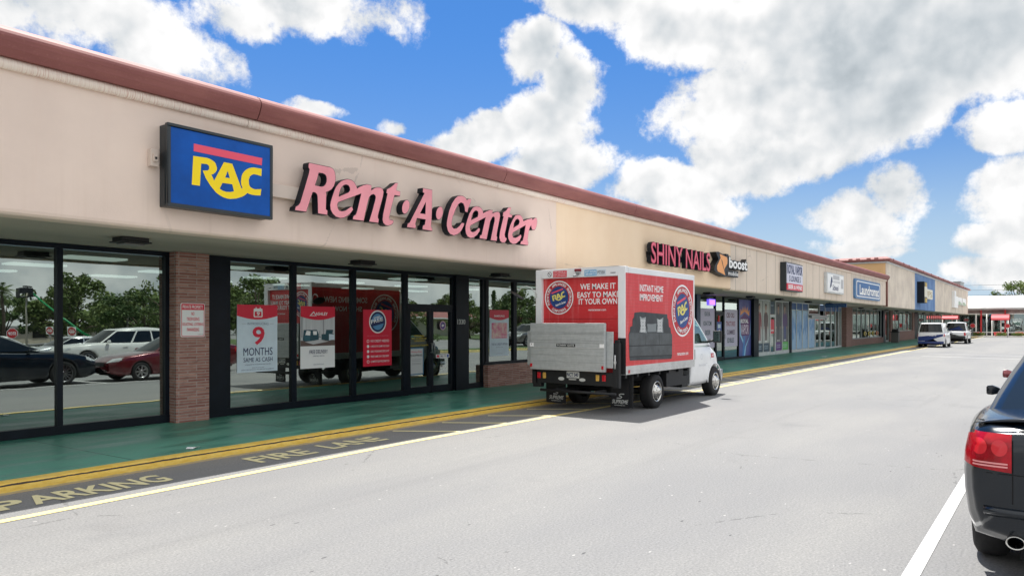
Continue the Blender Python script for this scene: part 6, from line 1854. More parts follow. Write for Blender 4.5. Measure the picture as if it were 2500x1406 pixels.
# ------------------------------------------------------------------ small delivery van and pickup by the far kerb
VAN = dict(top=[(-2.20, 1.06), (-2.17, 1.10), (-1.5, 1.12), (-0.5, 1.11), (0.5, 1.10), (1.15, 1.10), (1.6, 1.0), (2.0, 0.90), (2.2, 0.72)],
           wid=[(-2.20, 0.86), (-2.1, 0.90), (-1.0, 0.92), (1.2, 0.92), (1.8, 0.85), (2.2, 0.70)],
           bot=[(-2.20, 0.32), (-1.9, 0.25), (1.6, 0.22), (2.2, 0.32)], axles=(-1.40, 1.42), arch=0.37, wr=0.32, rim=0.21, headz=(0.70, 0.88), tailz=(0.80, 1.08), taily=(0.84, 0.87), grille=(0.45, 0.6), plate=0.66,
           cabin=dict(z0=1.09, z1=1.80, base=(-2.23, 1.45), roof=(-2.10, 0.62), wb=0.86, wt=0.72, bow=0.22, rbow=0.05, pillars=[(0.0, 0.30, 'S'), (0.30, 0.34, 'P'), (0.34, 0.60, 'P'), (0.60, 0.94, 'P'), (0.94, 1.0, 'P')]),
           seams=[[(0.6, 1.1), (0.6, 0.3)], [(-0.3, 1.1), (-0.3, 0.3)]])
vpaint = paintm('van_white', (0.74, 0.75, 0.76), 0.3, 0, 0.6)
vblue = paintm('van_blue', (0.008, 0.028, 0.15), 0.3, 0, 0.6)
van, vbv = car('delivery_van', 'small white van with a slanted dark blue stripe across its rear doors', 'van', VAN, vpaint, (65.6, 7.62, 0.0), 0.0, M['alloy'], 'spoke', 5, 1.0, None)
rx_ = vbv.ray_cast(Vector((-3, 0, 0.8)), Vector((1, 0, 0)))[0].x
st_ = MB().prism([[(0.84, 0.80), (-0.80, 1.0), (-0.80, 0.86), (0.25, 0.50), (0.84, 0.48)]], lambda u, v, d: (d, u, v), rx_ - 0.008, rx_ + 0.06)
part('blue_stripe', st_, vblue, van)
st2 = decal(vbv, lambda u, v: (-2.2 + 1.5 * u, -2, 0.32 + 0.5 * (1 - u) * v), lambda u, v: (0, 1, 0), 8, 3, 0.006)
part('side_stripe', st2, vblue, van)
part('stripe_lettering', MB().text("ADT", (rx_ - 0.012, 0.1, 0.86), -UY, UZ, 0.5, 0.07, 0, 0.03), M['white'], van, fix=False)
part('rear_bumper', MB().box(-2.34, -0.86, 0.28, -2.16, 0.86, 0.46), vblue, van, bevel=0.03)
PK = dict(top=[(-2.80, 1.06), (-2.77, 1.09), (-1.5, 1.10), (-0.8, 1.10), (0.5, 1.10), (1.15, 1.10), (1.7, 1.08), (2.4, 1.04), (2.75, 0.90)],
          wid=[(-2.80, 0.92), (-2.7, 0.95), (-1.0, 0.97), (1.2, 0.97), (2.2, 0.94), (2.75, 0.82)],
          bot=[(-2.80, 0.62), (-2.5, 0.50), (-1.9, 0.42), (1.6, 0.38), (2.3, 0.40), (2.75, 0.5)], axles=(-1.62, 1.75), arch=0.45, wr=0.40, rim=0.25, headz=(0.82, 1.0), tailz=(0.74, 1.04), taily=(0.80, 0.94), grille=(0.6, 0.9), plate=0.66,
          cabin=dict(z0=1.09, z1=1.86, base=(-0.75, 1.40), roof=(-0.62, 0.70), wb=0.88, wt=0.72, bow=0.2, rbow=0.05, pillars=[(0.0, 0.46, 'S'), (0.46, 0.5, 'P'), (0.5, 0.90, 'S'), (0.90, 1.0, 'P')]),
          seams=[[(0.75, 1.1), (0.75, 0.45)], [(-0.75, 1.1), (-0.75, 0.45)]], crown=0.01)
pk, pbv = car('pickup_truck', 'white pickup truck parked just beyond the small van', 'truck', PK, vpaint, (78.4, 7.35, 0.0), 0.0, M['alloy'], 'spoke', 6, 1.0, None)
part('rear_bumper', MB().box(-2.95, -0.92, 0.48, -2.76, 0.92, 0.70), M['trim'], pk, bevel=0.03)
part('bed_cover', MB().box(-2.70, -0.80, 1.12, -0.80, 0.80, 1.135), M['trim'], pk, bevel=0.005)
part('tailgate_emblem', MB().box(-2.875, 0.05, 0.86, -2.84, 0.55, 0.93).box(-2.875, 0.15, 0.80, -2.84, 0.4, 0.86), M['trim'], pk)
part('window_banner', MB().poly([[(0.62, 1.20), (-0.62, 1.20), (-0.2, 1.55), (-0.5, 1.6)]], lambda u, v: (-0.86, u, v)), vblue, pk, fix=False)

# ------------------------------------------------------------------ cab of the box truck

# cab of the box truck (local to the truck: front axle at 3.525)
CAB = dict(top=[(2.02, 1.31), (2.6, 1.305), (3.1, 1.295), (3.35, 1.28), (3.6, 1.20), (3.85, 1.11), (4.0, 1.03), (4.06, 0.94)],
           wid=[(2.02, 0.985), (2.6, 0.995), (3.3, 0.985), (3.7, 0.95), (3.95, 0.88), (4.06, 0.80)],
           bot=[(2.02, 0.35), (3.0, 0.36), (3.6, 0.40), (4.06, 0.52)], axles=(3.525,), arch=0.455, wr=0.375, crown=0.035, shoulder=0.07, bulge=0.6,
           cabin=dict(z0=1.30, z1=2.10, base=(2.0, 3.62), roof=(2.0, 2.78), wb=0.945, wt=0.80, bow=0.26, rbow=0.0, pillars=[(0.0, 0.055, 'P'), (0.055, 0.80, 'S'), (0.80, 1.0, 'P')], crown=0.8))
cbm = car_body(CAB)
cv_ = bvh_of(cbm)
part('cab_body', cbm, M['truck_white'], tr)
cabin(CAB, tr, M['truck_white'], M['cab_glass'])
part('cab_interior', MB().box(2.05, -0.80, 0.9, 2.35, 0.80, 1.75).box(2.35, -0.75, 0.8, 2.9, -0.1, 1.05).box(2.35, 0.1, 0.8, 2.9, 0.75, 1.05).box(3.15, -0.85, 1.0, 3.5, 0.85, 1.34), M['chassis'], tr, bevel=0.05)
part('sun_shade', MB().box(2.85, -0.55, 1.36, 2.87, -0.30, 1.55).box(3.1, -0.3, 1.36, 3.12, 0.1, 1.52), M['paleblue'], tr)
part('cab_underside', MB().box(2.05, -0.70, 0.30, 3.95, 0.70, 0.70), M['well'], tr)
for s in (-1, 1):
    sm = MB()
    seam(cv_, [(2.10, 1.30), (2.10, 0.42)], s, 0.002, 0.008, sm)
    seam(cv_, [(3.30, 1.28), (3.26, 1.0), (3.08, 0.78), (3.02, 0.44)], s, 0.002, 0.008, sm)
    seam(cv_, [(2.10, 0.43), (3.02, 0.44)], s, 0.002, 0.007, sm)
    seam(cv_, [(2.05, 0.86), (3.0, 0.86)], s, 0.002, 0.005, sm)
    part('door_seams', sm, M['grey_alu'], tr, fix=False)
    hit = cv_.ray_cast(Vector((2.25, s * 3, 1.1)), Vector((0, -s, 0)))[0]
    yh = hit.y
    part('door_handle', MB().box(2.17, yh - 0.005 * s, 0.98, 2.215, yh + s * 0.03, 1.22), M['trim'], tr, bevel=0.012)
    lg = decal(cv_, lambda u, v: (3.28 + 0.24 * u, s * 3, 0.985 + 0.11 * v), lambda u, v: (0, -s, 0), 4, 3, 0.004)
    part('door_logo', lg, mat('logo_faded_red', (0.55, 0.12, 0.13), 0.5), tr)
    lt = MB()
    if s < 0:
        hit = cv_.ray_cast(Vector((2.9, -3, 0.95)), Vector((0, 1, 0)))[0]
        lt.text("RAC", (3.32, -0.995, 1.02), UX, UZ, 0.16, 0.04, 0, 0.02)
        part('logo_lettering', lt, M['white'], tr, fix=False)
        fd = MB().text("Rent-A-Center", (2.45, hit.y - 0.012, 0.80), UX, UZ, 0.45, 0.06).disc((2.62, hit.y - 0.012, 1.03), UX, UZ, 0.07, 0.06, 24)
        part('faded_lettering', fd, mat('faded_grey', (0.52, 0.54, 0.58), 0.5), tr, fix=False)
    # big mirrors on arms
    mx = 3.15
    yb = s * 0.97
    if s < 0:
        mb = MB().loft([[(mx + a, yb + s * b_, z) for a, b_ in ((0.04, 0.10), (0.09, 0.13), (0.10, 0.30), (0.04, 0.33), (-0.03, 0.31), (-0.03, 0.12))] for z in (1.37, 1.40, 1.55, 1.64, 1.67)], True, True)
        part('mirror', mb, M['trim'], tr, bevel=0.02, seg=3)
        part('mirror_arm', MB().tube([(mx, s * 0.92, 1.38), (mx + 0.03, yb + s * 0.14, 1.43)], 0.03, 8), M['trim'], tr)
        part('mirror_glass', MB().box(mx - 0.034, yb + s * 0.14, 1.40, mx - 0.031, yb + s * 0.30, 1.64), M['mirror'], tr)
    else:
        mb = MB().loft([[(mx + a, yb + s * b_, z) for a, b_ in ((0.04, 0.10), (0.09, 0.13), (0.10, 0.30), (0.04, 0.33), (-0.03, 0.31), (-0.03, 0.12))] for z in (1.37, 1.40, 1.55, 1.64, 1.67)], True, True)
        part('mirror', mb, M['trim'], tr, bevel=0.02, seg=3)
        part('mirror_arm', MB().tube([(mx, s * 0.92, 1.38), (mx + 0.03, yb + s * 0.14, 1.43)], 0.03, 8), M['trim'], tr)
# tilted round look-down mirror on a bent arm at the rear left corner
part('lookdown_arm', MB().tube([(-1.52, BW - 0.02, 2.46), (-1.58, BW + 0.10, 2.62), (-1.60, BW + 0.20, 2.66), (-1.62, BW + 0.32, 2.64), (-1.64, BW + 0.42, 2.52)], 0.012, 8).box(-1.56, BW - 0.05, 2.40, -1.5, BW + 0.02, 2.50), M['plate'], tr)
mc = Vector((-1.64, BW + 0.44, 2.47))
rot = Matrix.Rotation(R(32), 4, 'X') @ Matrix.Rotation(R(10), 4, 'Y')
lm = MB().lathe([(0, 0.035), (0.10, 0.025), (0.16, 0.008), (0.175, 0), (0.165, -0.012), (0, -0.02)], (0, 0, 0), 'Z', 24)
lm.v = [tuple(mc + (rot @ Vector(p))) for p in lm.v]
part('lookdown_mirror', lm, M['trim'], tr)
# front end
part('front_bumper', MB().box(3.98, -0.96, 0.42, 4.17, 0.96, 0.66).box(3.85, -0.99, 0.44, 4.05, -0.93, 0.66).box(3.85, 0.93, 0.44, 4.05, 0.99, 0.66), mat('bumper_grey', (0.30, 0.31, 0.32), 0.35, metal=0.6), tr, bevel=0.03, seg=3)
part('grille', MB().box(4.08, -0.55, 0.70, 4.11, 0.55, 0.98), M['trim'], tr, bevel=0.01)
for s in (-1, 1):
    part('headlight', MB().box(4.0, s * 0.58, 0.74, 4.095, s * 0.80, 0.95), M['lamp_clear'], tr, bevel=0.02)
    part('arch_lip', MB().tube([(3.525 + 0.462 * cos(R(a)), s * 0.975, 0.375 + 0.462 * sin(R(a))) for a in range(0, 181, 12)], 0.018, 6), M['truck_white'], tr)
part('running_board', MB().box(1.98, -0.95, 0.40, 2.02, 0.95, 0.95), M['grey_alu'], tr)

# ------------------------------------------------------------------ white building across the end of the lot
fb = thing('white_shop_building', 'white low building with red posts and red barrel awnings across the end of the lot', 'building', (126, -10, 0))
M['far_white'] = mat('far_white', (0.86, 0.86, 0.84), 0.6, var=0.05, vscale=0.4)
M['far_grey'] = mat('far_grey', (0.36, 0.35, 0.34), 0.7, var=0.2, vscale=0.6)
M['far_red'] = mat('far_red', (0.50, 0.025, 0.03), 0.45)
M['awning'] = mat('awning_red', (0.62, 0.07, 0.085), 0.55)
YA, YB = 17.5, -74
part('mansard_roof', MB().prism([[(119.4, 3.9), (121.6, 5.57), (136, 5.6), (136, 3.9)]], lambda u, v, d: (u, d, v), YA, YB), M['far_white'], fb)
part('eave', MB().box(119.4, YA, 3.62, 120.2, YB, 3.9), M['far_grey'], fb)
part('transom_band', MB().box(120.02, YA, 3.10, 120.25, YB, 3.62), mat('far_brown', (0.22, 0.16, 0.15), 0.6, var=0.4, vscale=1.5), fb)
part('base_wall', MB().box(120.0, YA, 0.0, 120.25, YB, 0.55), M['black'], fb)
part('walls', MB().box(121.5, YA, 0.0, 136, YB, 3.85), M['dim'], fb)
wf = MB()
y = YA
while y > YB:
    wf.box(119.96, y - 0.07, 0.55, 120.1, y + 0.07, 3.10)
    y -= 2.85
wf.box(119.95, YA, 3.04, 120.1, YB, 3.12).box(119.95, YA, 0.5, 120.1, YB, 0.62)
wfo = part('window_frames', wf, M['far_white'], fb)
part('pane', MB().quad((120.05, YA, 0.6), (120.05, YB, 0.6), (120.05, YB, 3.06), (120.05, YA, 3.06)), M['glass'], wfo, fix=False)
for yp in [8.35, 5.6] + [5.6 - 8.4 * k for k in range(1, 9)]:
    part('post', MB().box(119.75, yp - 0.09, 0.0, 119.95, yp + 0.09, 3.62), M['far_red'], fb)
def awning(yc, w, z1, z0, xf):
    mb = MB()
    rings = []
    for k in range(9):
        a = R(90 * k / 8)
        rings.append([(120 - (120 - xf) * sin(a), yc - w / 2, z0 + (z1 - z0) * cos(a)), (120 - (120 - xf) * sin(a), yc + w / 2, z0 + (z1 - z0) * cos(a))])
    mb.loft(rings, False, False)
    for s in (-1, 1):
        mb.add([r_[0 if s < 0 else 1] for r_ in rings] + [(120, yc + s * w / 2, z0)], [tuple(range(10))])
    aw = part('awning', mb, M['awning'], fb, fix=False)
    pm = MB()
    for s in (-1, 1):
        pm.cyl((xf + 0.1, yc + s * (w / 2 - 0.1), 0.0), (xf + 0.1, yc + s * (w / 2 - 0.1), z0 + 0.1), 0.06)
    part('awning_posts', pm, M['far_white'], aw)
awning(11.95, 1.9, 2.92, 2.3, 118.4)
awning(6.1, 2.0, 3.05, 2.2, 118.0)
for k in range(7):
    awning(-4.5 - 9 * k, 2.4, 3.05, 2.2, 118.0)
part('oval_sign', MB().disc((119.9, 10.1, 2.26), -UY, UZ, 0.30, 0, 24, 0, 0.7).disc((119.89, 10.1, 2.26), -UY, UZ, 0.2, 0.17, 24, 1, 0.7), [mat('oval_red', (0.16, 0.01, 0.015), 0.5), M['far_grey']], fb, fix=False)
struct('end_kerb', MB().box(114.2, 10.5, -0.3, 114.6, -60, 0.16).box(114.6, 10.5, -0.3, 120.0, -60, 0.12), mat('pale_concrete', (0.60, 0.58, 0.53), 0.8, var=0.1, vscale=0.7))

def octagon(c, U, r):
    return [tuple(Vector(c) + Vector(U) * (r * cos(R(22.5 + 45 * k))) + UZ * (r * sin(R(22.5 + 45 * k)))) for k in range(8)]

def stop_sign(loc, ang, z, r, label, word=True, name='stop_sign'):
    t = thing(name, label, 'sign', loc, 0, None, world=False)
    U = Vector((cos(ang), sin(ang), 0))             # right-hand direction of a reader facing the sign
    N = Vector((U.y, -U.x, 0))                      # towards the reader
    part('post', MB().cyl((-N.x * 0.05, -N.y * 0.05, 0), (-N.x * 0.05, -N.y * 0.05, z + 0.1), 0.035), M['grey_alu'], t)
    mb = MB()
    a, b_, c_ = [octagon(N * k + UZ * z, U, q) for k, q in ((0.0, r), (0.006, r * 0.93), (-0.01, r))]
    mb.add(a, [tuple(range(8))], 1).add(c_, [tuple(range(8))], 2).add(b_, [tuple(range(8))], 0)
    if word:
        mb.text("STOP", N * 0.012 + UZ * (z - r * 0.28) - U * r * 0.66, U, UZ, r * 1.32, r * 0.56, 1, 0.03)
    part('plate', mb, [M['far_red'], M['white'], M['grey_alu']], t, fix=False)
    return t
stop_sign((112, 8.73, 0.0), -pi / 2, 1.49, 0.31, 'red octagonal stop sign left of the pale pole, in front of the white building', False)
stop_sign((112, 5.0, 0.0), -pi / 2, 1.46, 0.29, 'red octagonal stop sign under the right barrel awning of the white building', False)
def dne_sign(loc, z, label):
    t = thing('no_entry_sign', label, 'sign', loc, 0, 'no entry signs along the lot edge', world=False)
    part('post', MB().cyl((0, -0.05, 0), (0, -0.05, z + 0.2), 0.035), M['grey_alu'], t)
    mb = MB()
    s_ = 0.38
    mb.box(-s_, -0.012, z - s_, s_, 0, z + s_, 1)
    mb.disc((0, 0.004, z), -UX, UZ, s_ * 0.93, 0, 32, 0).quad((0.26, 0.008, z - 0.05), (-0.26, 0.008, z - 0.05), (-0.26, 0.008, z + 0.05), (0.26, 0.008, z + 0.05), 1)
    mb.text("DO NOT", (0.2, 0.009, z + 0.09), -UX, UZ, 0.4, 0.11, 1, 0.02).text("ENTER", (0.19, 0.009, z - 0.2), -UX, UZ, 0.38, 0.11, 1, 0.02)
    part('plate', mb, [M['far_red'], M['white']], t, fix=False)
stop_sign((21.0, -33.4, -0.32), pi, 1.95, 0.40, 'red stop sign reflected at the left edge of the first window')
dne_sign((29.1, -47.6, -0.32), 2.2, 'square white and red do not enter sign reflected left of the window bar')
dne_sign((30.9, -47.4, -0.32), 2.2, 'do not enter sign reflected half behind the window bar')
dne_sign((38.2, -56.0, -0.32), 1.5, 'do not enter sign reflected above the white sport utility car')

# ------------------------------------------------------------------ trees, hedges and things behind the camera
def leafmat(name, a, b_):
    m_, h_, bs__, pos_ = graph(name, 0.6)
    oi = h_.n('ShaderNodeNewGeometry')
    f_ = h_.noise(pos_, 0.9, 3, 0.6)
    f2 = h_.noise(pos_, 9, 2, 0.6)
    h_.put(bs__.inputs['Base Color'], h_.mix(h_.ramp(h_.m('ADD', h_.m('MULTIPLY', f_, 0.55), h_.m('MULTIPLY', f2, 0.45)), 0.35, 0.66), a, b_))
    bs__.inputs['Specular IOR Level'].default_value = 0.25
    return m_
M['leaf'] = leafmat('oak_leaf', (0.055, 0.095, 0.026), (0.19, 0.24, 0.075))
M['leaf2'] = leafmat('dark_leaf', (0.040, 0.080, 0.028), (0.125, 0.18, 0.06))
M['leaf3'] = leafmat('bright_leaf', (0.07, 0.12, 0.03), (0.20, 0.25, 0.06))
M['bark'] = mat('bark', (0.10, 0.075, 0.055), 0.9, var=0.4, vscale=5, bump=0.4)

def leaves(mb, c, r, n, size, rnd, flat=0.75):
    for _ in range(n):
        a, b_ = rnd.uniform(0, 2 * pi), rnd.uniform(-1, 1)
        q = rnd.random() ** 0.4
        s_ = sqrt(1 - b_ * b_)
        p = Vector((c[0] + r * q * s_ * cos(a), c[1] + r * q * s_ * sin(a), c[2] + r * q * b_ * flat))
        u = Vector((rnd.gauss(0, 1), rnd.gauss(0, 1), rnd.gauss(0, 0.7))).normalized()
        w = u.cross(Vector((rnd.gauss(0, 1), rnd.gauss(0, 1), rnd.gauss(0, 1)))).normalized()
        k = size * rnd.uniform(0.6, 1.3)
        mb.add([p - u * k, p + w * k * 0.55, p + u * k, p - w * k * 0.55], [(0, 1, 2, 3)])

def oak(name, label, h, spread, seed, leaf, nclump=46, nleaf=120, size=0.19, trunk_h=0.32, sparse=1.0, cat='tree', group=None):
    rnd = random.Random(seed)
    t = thing(name, label, cat, (0, 0, 0), 0, group, world=False)
    tb, cm = MB(), MB()
    th = h * trunk_h
    tb.tube([(0, 0, -0.1), (0.05, 0.02, th * 0.5), (0.1, -0.05, th)], [h * 0.035, h * 0.027, h * 0.022], 9)
    for k in range(nclump):
        a = rnd.uniform(0, 2 * pi)
        q = sqrt(rnd.random())
        zz = rnd.uniform(0, 1)
        prof = sin(pi * (0.12 + 0.83 * zz)) ** 0.7
        rad = spread * prof * (0.35 + 0.65 * q) * rnd.uniform(0.75, 1.12)
        c = (rad * cos(a), rad * sin(a), th * 0.85 + (h - th * 0.85) * zz * 0.93)
        if k % 4 == 0:
            tb.tube([(0.08, 0, th * 0.9), (c[0] * 0.45, c[1] * 0.45, th + (c[2] - th) * 0.55), c], [h * 0.013, h * 0.008, h * 0.003], 6)
        leaves(cm, c, h * 0.105 * rnd.uniform(0.7, 1.35), int(nleaf * sparse * rnd.uniform(0.6, 1.3)), size, rnd)
    part('trunk', tb, M['bark'], t)
    part('crown', cm, M[leaf], t, fix=False)
    return t

GZ = -0.32
def place(o, x, y, rz=0.0, s=1.0, label=None, z=GZ):
    o.location = (x, y, z)
    o.rotation_euler.z = rz
    o.scale = (s, s, s)
    if label:
        o['label'] = label
TG = 'trees beyond the street reflected in the shop glass'
oa = oak('oak_tree', 'broad pale green oak reflected behind the window bar', 8.4, 6.0, 3, 'leaf', 64, 110, 0.21, 0.25, group=TG)
place(oa, 50.8, -94, 0, 1.28)
ob = oak('oak_tree', 'dark green oak reflected just left of the brick pillar', 6.9, 4.6, 5, 'leaf2', 54, 105, 0.19, 0.25, group=TG)
place(ob, 43.3, -58.7)
oc = oak('oak_tree', 'thin open tree reflected beside the brick pillar', 7.4, 3.6, 8, 'leaf', 26, 60, 0.17, 0.45, group=TG)
place(oc, 37.5, -42.4)
spots = [(43.4, -43.8, 0.85, 1, 'loose green tree reflected left of the pale blue poster'), (42.3, -35.5, 0.80, 0, 'round green tree reflected above the pale blue poster'), (47.8, -38, 0.78, 1, 'dark tree reflected above the truck roof'),
         (77.5, -38.5, 0.62, 0, 'low round tree reflected left of the two pointed trees'), (79.5, -28.5, 0.62, 1, 'dense dark tree reflected right of the two pointed trees'), (84, -22, 0.66, 0, 'green tree reflected over the brick planter window'),
         (92, -28, 0.7, 1, 'dark tree reflected far beyond the planter window'), (60, -55, 0.8, 0, None), (70, -62, 0.85, 1, None), (30, -82, 0.8, 1, None), (52, -78, 0.9, 0, None), (20, -90, 0.85, 0, None), (57, -47, 0.7, 1, None), (98, -45, 0.9, 0, None), (66, -40, 0.6, 0, None)] + [(14 + 9.5 * k, -97 - 4 * (k % 3), 1.05 + 0.1 * (k % 2), k % 2, None) for k in range(11)] + [(100 + 6 * k, -60 + 7 * k, 0.9, k % 2, None) for k in range(6)]
for k, (x, y, s, w, lab) in enumerate(spots):
    o = copy_tree(oa if w == 0 else ob)
    place(o, x, y, k * 1.3, s, lab or 'one of the trees in the far tree line beyond the street')
# pointed trees
def cypress(label, h, seed):
    rnd = random.Random(seed)
    t = thing('cypress_tree', label, 'tree', (0, 0, 0), 0, TG, world=False)
    tb, cm = MB(), MB()
    tb.tube([(0, 0, -0.1), (0, 0, h * 0.9)], [0.12, 0.02], 7)
    for k in range(60):
        z = h * (0.08 + 0.92 * k / 60)
        r = 0.85 * (1 - z / h) ** 0.8 + 0.06
        a = rnd.uniform(0, 2 * pi)
        leaves(cm, (r * 0.6 * cos(a), r * 0.6 * sin(a), z), r * 0.75 + 0.1, 34, 0.12, rnd, 1.1)
    part('trunk', tb, M['bark'], t)
    part('crown', cm, M['leaf2'], t, fix=False)
    return t
place(cypress('taller pointed dark tree reflected above the television poster', 6.2, 1), 75.1, -32.5)
place(cypress('shorter pointed dark tree reflected above the television poster', 5.4, 2), 75.9, -31.2)
# palm
def palm(label, h, seed):
    rnd = random.Random(seed)
    t = thing('palm_tree', label, 'tree', (0, 0, 0), 0, None, world=False)
    part('trunk', MB().tube([(0, 0, -0.1), (0.1, 0, h * 0.5), (0.05, 0, h)], [0.22, 0.17, 0.15], 9), M['bark'], t)
    cm = MB()
    for k in range(34):
        a, e = rnd.uniform(0, 2 * pi), rnd.uniform(-0.7, 1.2)
        L = rnd.uniform(1.3, 1.9)
        d = Vector((cos(a) * cos(e), sin(a) * cos(e), sin(e)))
        for j in range(14):
            q = (j + 1) / 14
            p = Vector((0.05, 0, h)) + d * L * q - UZ * 0.7 * q * q
            sd = d.cross(UZ).normalized()
            for s in (-1, 1):
                tip = p + sd * s * 0.5 * (1 - q * 0.5) + d * 0.2 - UZ * 0.15
                cm.add([p, p + d * 0.07, tip], [(0, 1, 2)])
    part('crown', cm, M['leaf'], t, fix=False)
    return t
place(palm('cabbage palm reflected at the far left of the first window', 7.2, 4), 35.6, -77.4)
# tree showing over the white building
tv = oak('oak_tree', 'green tree rising behind the white building roof at the right edge', 9.2, 3.4, 11, 'leaf3', 40, 90, 0.20, 0.45)
place(tv, 156, 5.5, 0.7, 1.0, None, 0.0)
tv2 = oak('small_tree', 'small dark green tree top just left of the tree over the white roof', 7.4, 0.9, 12, 'leaf2', 12, 60, 0.16, 0.6)
place(tv2, 155, 8.7, 0, 1.0, None, 0.0)
# hedges and verge
struct('grass_verge', MB().box(-60, -36, GZ - 0.1, 110, -66, GZ + 0.03), mat('verge_grass', (0.07, 0.11, 0.03), 0.9, var=0.4, vscale=2), 'stuff')
def hedge(x0, x1, y, h, lab, seed):
    rnd = random.Random(seed)
    mb = MB()
    x = x0
    while x < x1:
        leaves(mb, (x, y, GZ + h * 0.5), h * 0.62, 60, 0.10, rnd, 0.9)
        x += 0.35
    solo('hedge', mb, M['leaf2'], lab, 'hedge', fix=False)
hedge(30, 34, -57, 0.6, 'low clipped hedge reflected under the stop sign', 1)
hedge(52, 62, -30, 0.9, 'clipped hedge reflected in the right door leaf', 2)
# low buildings over the road
lb = thing('low_building', 'long low beige building reflected beyond the trees', 'building', (45, -112, 0), 0)
part('walls', MB().box(20, -118, GZ, 80, -128, 2.4), mat('beige_wall', (0.55, 0.49, 0.38), 0.8, var=0.1), lb)
part('roof', MB().box(19, -117.5, 2.4, 81, -128.5, 2.8), M['far_grey'], lb)
for k in range(9):
    part('window', MB().box(23 + k * 6.2, -117.98, 0.6, 25.4 + k * 6.2, -117.9, 1.8), M['car_glass'], lb)
rb_ = thing('red_roofed_building', 'building with a red tiled roof reflected in the top of the glass door', 'building', (86, -54, 0), 0)
part('walls', MB().box(79, -52, GZ, 95, -62, 2.7), mat('cream_wall', (0.60, 0.54, 0.42), 0.8), rb_)
part('roof', MB().prism([[(-51, 2.7), (-57, 4.6), (-63, 2.7)]], lambda u, v, d: (d, u, v), 78, 96), M['roof_red'], rb_)
part('eave', MB().box(77.9, -50.9, 2.55, 96.1, -51.1, 2.72), M['white'], rb_)
# light poles, boom lift, wires, roof unit
def pole(x, y, h, lab):
    t = thing('light_pole', lab, 'lamp post', (x, y, GZ))
    part('shaft', MB().tube([(x, y, GZ), (x, y, h)], [0.14, 0.09], 10), mat('concrete_pole', (0.50, 0.46, 0.38), 0.8), t)
    part('lamp_head', MB().box(x - 0.5, y - 0.2, h, x + 0.5, y + 0.2, h + 0.16), M['black'], t, bevel=0.03)
pole(41.5, -86.4, 7.7, 'tall pale pole reflected beside the green lift arm')
pole(42.2, -60.3, 3.4, 'short pale pole reflected right of the middle do not enter sign')
bl_ = thing('boom_lift', 'green boom lift with a dark basket raised beside the pale pole', 'lift', (46.5, -79, GZ))
part('chassis', MB().box(45.6, -80, GZ + 0.3, 48.2, -78, 1.0), mat('lift_green', (0.01, 0.22, 0.08), 0.4), bl_, bevel=0.05)
part('boom', MB().tube([(46.8, -79, 1.0), (44.2, -83.0, 4.0), (41.9, -86.0, 7.0)], [0.16, 0.14, 0.11], 8), mat('lift_green2', (0.01, 0.27, 0.09), 0.4), bl_)
part('basket', MB().box(40.3, -86.6, 6.5, 41.8, -85.5, 6.62).box(40.3, -86.6, 6.62, 40.4, -85.5, 7.6).box(41.7, -86.6, 6.62, 41.8, -85.5, 7.6).box(40.4, -86.6, 7.5, 41.7, -86.5, 7.6).box(40.4, -85.6, 7.0, 41.7, -85.5, 7.6), M['black'], bl_)
for k, (x, y) in enumerate(((46.0, -79.9), (47.8, -79.9), (46.0, -78.1), (47.8, -78.1))):
    part('wheel', MB().lathe([(0, 0.15), (0.38, 0.13), (0.42, 0), (0.38, -0.13), (0, -0.15)], (x, y, GZ + 0.42), 'Y', 18), M['tyre'], bl_)
for k, (z, lab) in enumerate(((8.3, 'uppermost overhead wire beyond the white building'), (7.45, 'middle overhead wire beyond the white building'), (6.55, 'lowest overhead wire just above the white roof'))):
    solo('overhead_wire', MB().tube([(150, 40 - 8 * i, z + 0.12 * ((i - 5) / 5) ** 2) for i in range(11)], 0.022, 5), M['black'], lab, 'wire', 'overhead wires beyond the white building')
solo('roof_unit', MB().box(110.6, 9.95, 6.0, 115, 10.75, 7.1).box(110.5, 9.9, 7.1, 115.1, 10.8, 7.18).box(110.58, 10.0, 6.4, 110.6, 10.7, 7.0, 1), [mat('roof_unit_grey', (0.36, 0.40, 0.40), 0.5, var=0.1), M['far_grey']], 'grey air conditioning unit on the roof near the far corner', 'air conditioner', bevel=0.02)
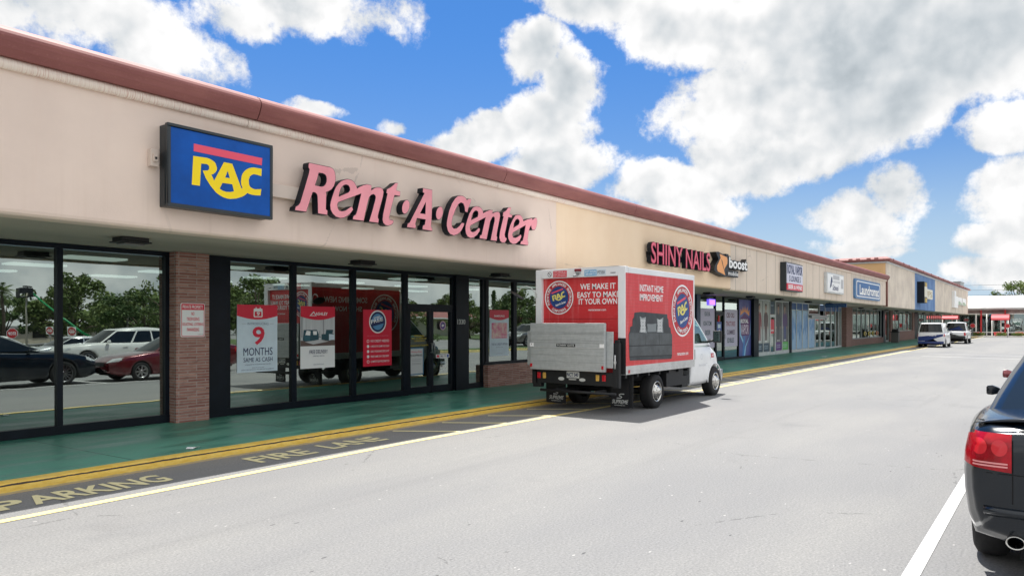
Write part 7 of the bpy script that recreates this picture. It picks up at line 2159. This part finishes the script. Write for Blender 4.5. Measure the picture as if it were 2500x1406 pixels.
# planting and red drums along the front of the white building
for k, (y, w, lab) in enumerate(((8.3, 1.0, 'clipped bush just right of the parked white pickup'), (5.8, 0.8, 'clipped bush beneath the right barrel awning'), (4.0, 0.9, 'clipped bush at the right edge of the photo'))):
    rnd = random.Random(20 + k)
    mb = MB()
    for j in range(7):
        leaves(mb, (114.9, y - w / 2 + w * j / 6, 0.36), 0.27, 90, 0.07, rnd, 0.9)
    t = thing('clipped_bush', lab, 'bush', (114.9, y, 0.12), 0, 'clipped bushes in front of the white building')
    part('foliage', mb, M['leaf3'], t, fix=False)
    part('stem', MB().cyl((114.9, y, 0.12), (114.9, y, 0.3), 0.05), M['bark'], t)
for y, lab in ((8.7, 'red planter tub by the left stop sign'), (6.25, 'taller red planter tub under the right awning'), (3.9, 'red planter tub at the right edge of the photo')):
    solo('planter_tub', MB().lathe([(0, 0), (0.32, 0), (0.42, 0.30), (0.45, 0.5), (0.40, 0.5), (0.38, 0.44), (0, 0.44)], (115.9, y, 0.12), 'Z', 18), M['far_red'], lab, 'planter', 'red tubs in front of the white building')
cp = solo('pale_pole', MB().cyl((113.5, 7.3, 0), (113.5, 7.3, 3.0), 0.05).box(113.44, 7.2, 1.9, 113.47, 7.4, 2.3), M['far_white'], 'thin pale pole between the two stop signs', 'pole')
bin_ = thing('litter_bin', 'dark square litter bin on the walk by the far windows', 'bin', (73.5, 11.6, 0.08))
part('body', MB().box(73.1, 11.3, 0.08, 73.7, 11.9, 1.0), mat('bin_brown', (0.10, 0.09, 0.085), 0.6), bin_, bevel=0.03)
part('lid', MB().box(73.05, 11.25, 1.0, 73.75, 11.95, 1.08).box(73.15, 11.35, 1.08, 73.65, 11.85, 1.3), M['black'], bin_, bevel=0.03)
struct('island_kerb', MB().box(34, -3.5, -0.2, 44, -5.5, 0.13), M['line_yellow'])
struct('island_grass', MB().box(34.2, -3.7, 0.0, 43.8, -5.3, 0.16), mat('island_turf', (0.06, 0.10, 0.03), 0.9, var=0.4, vscale=3))
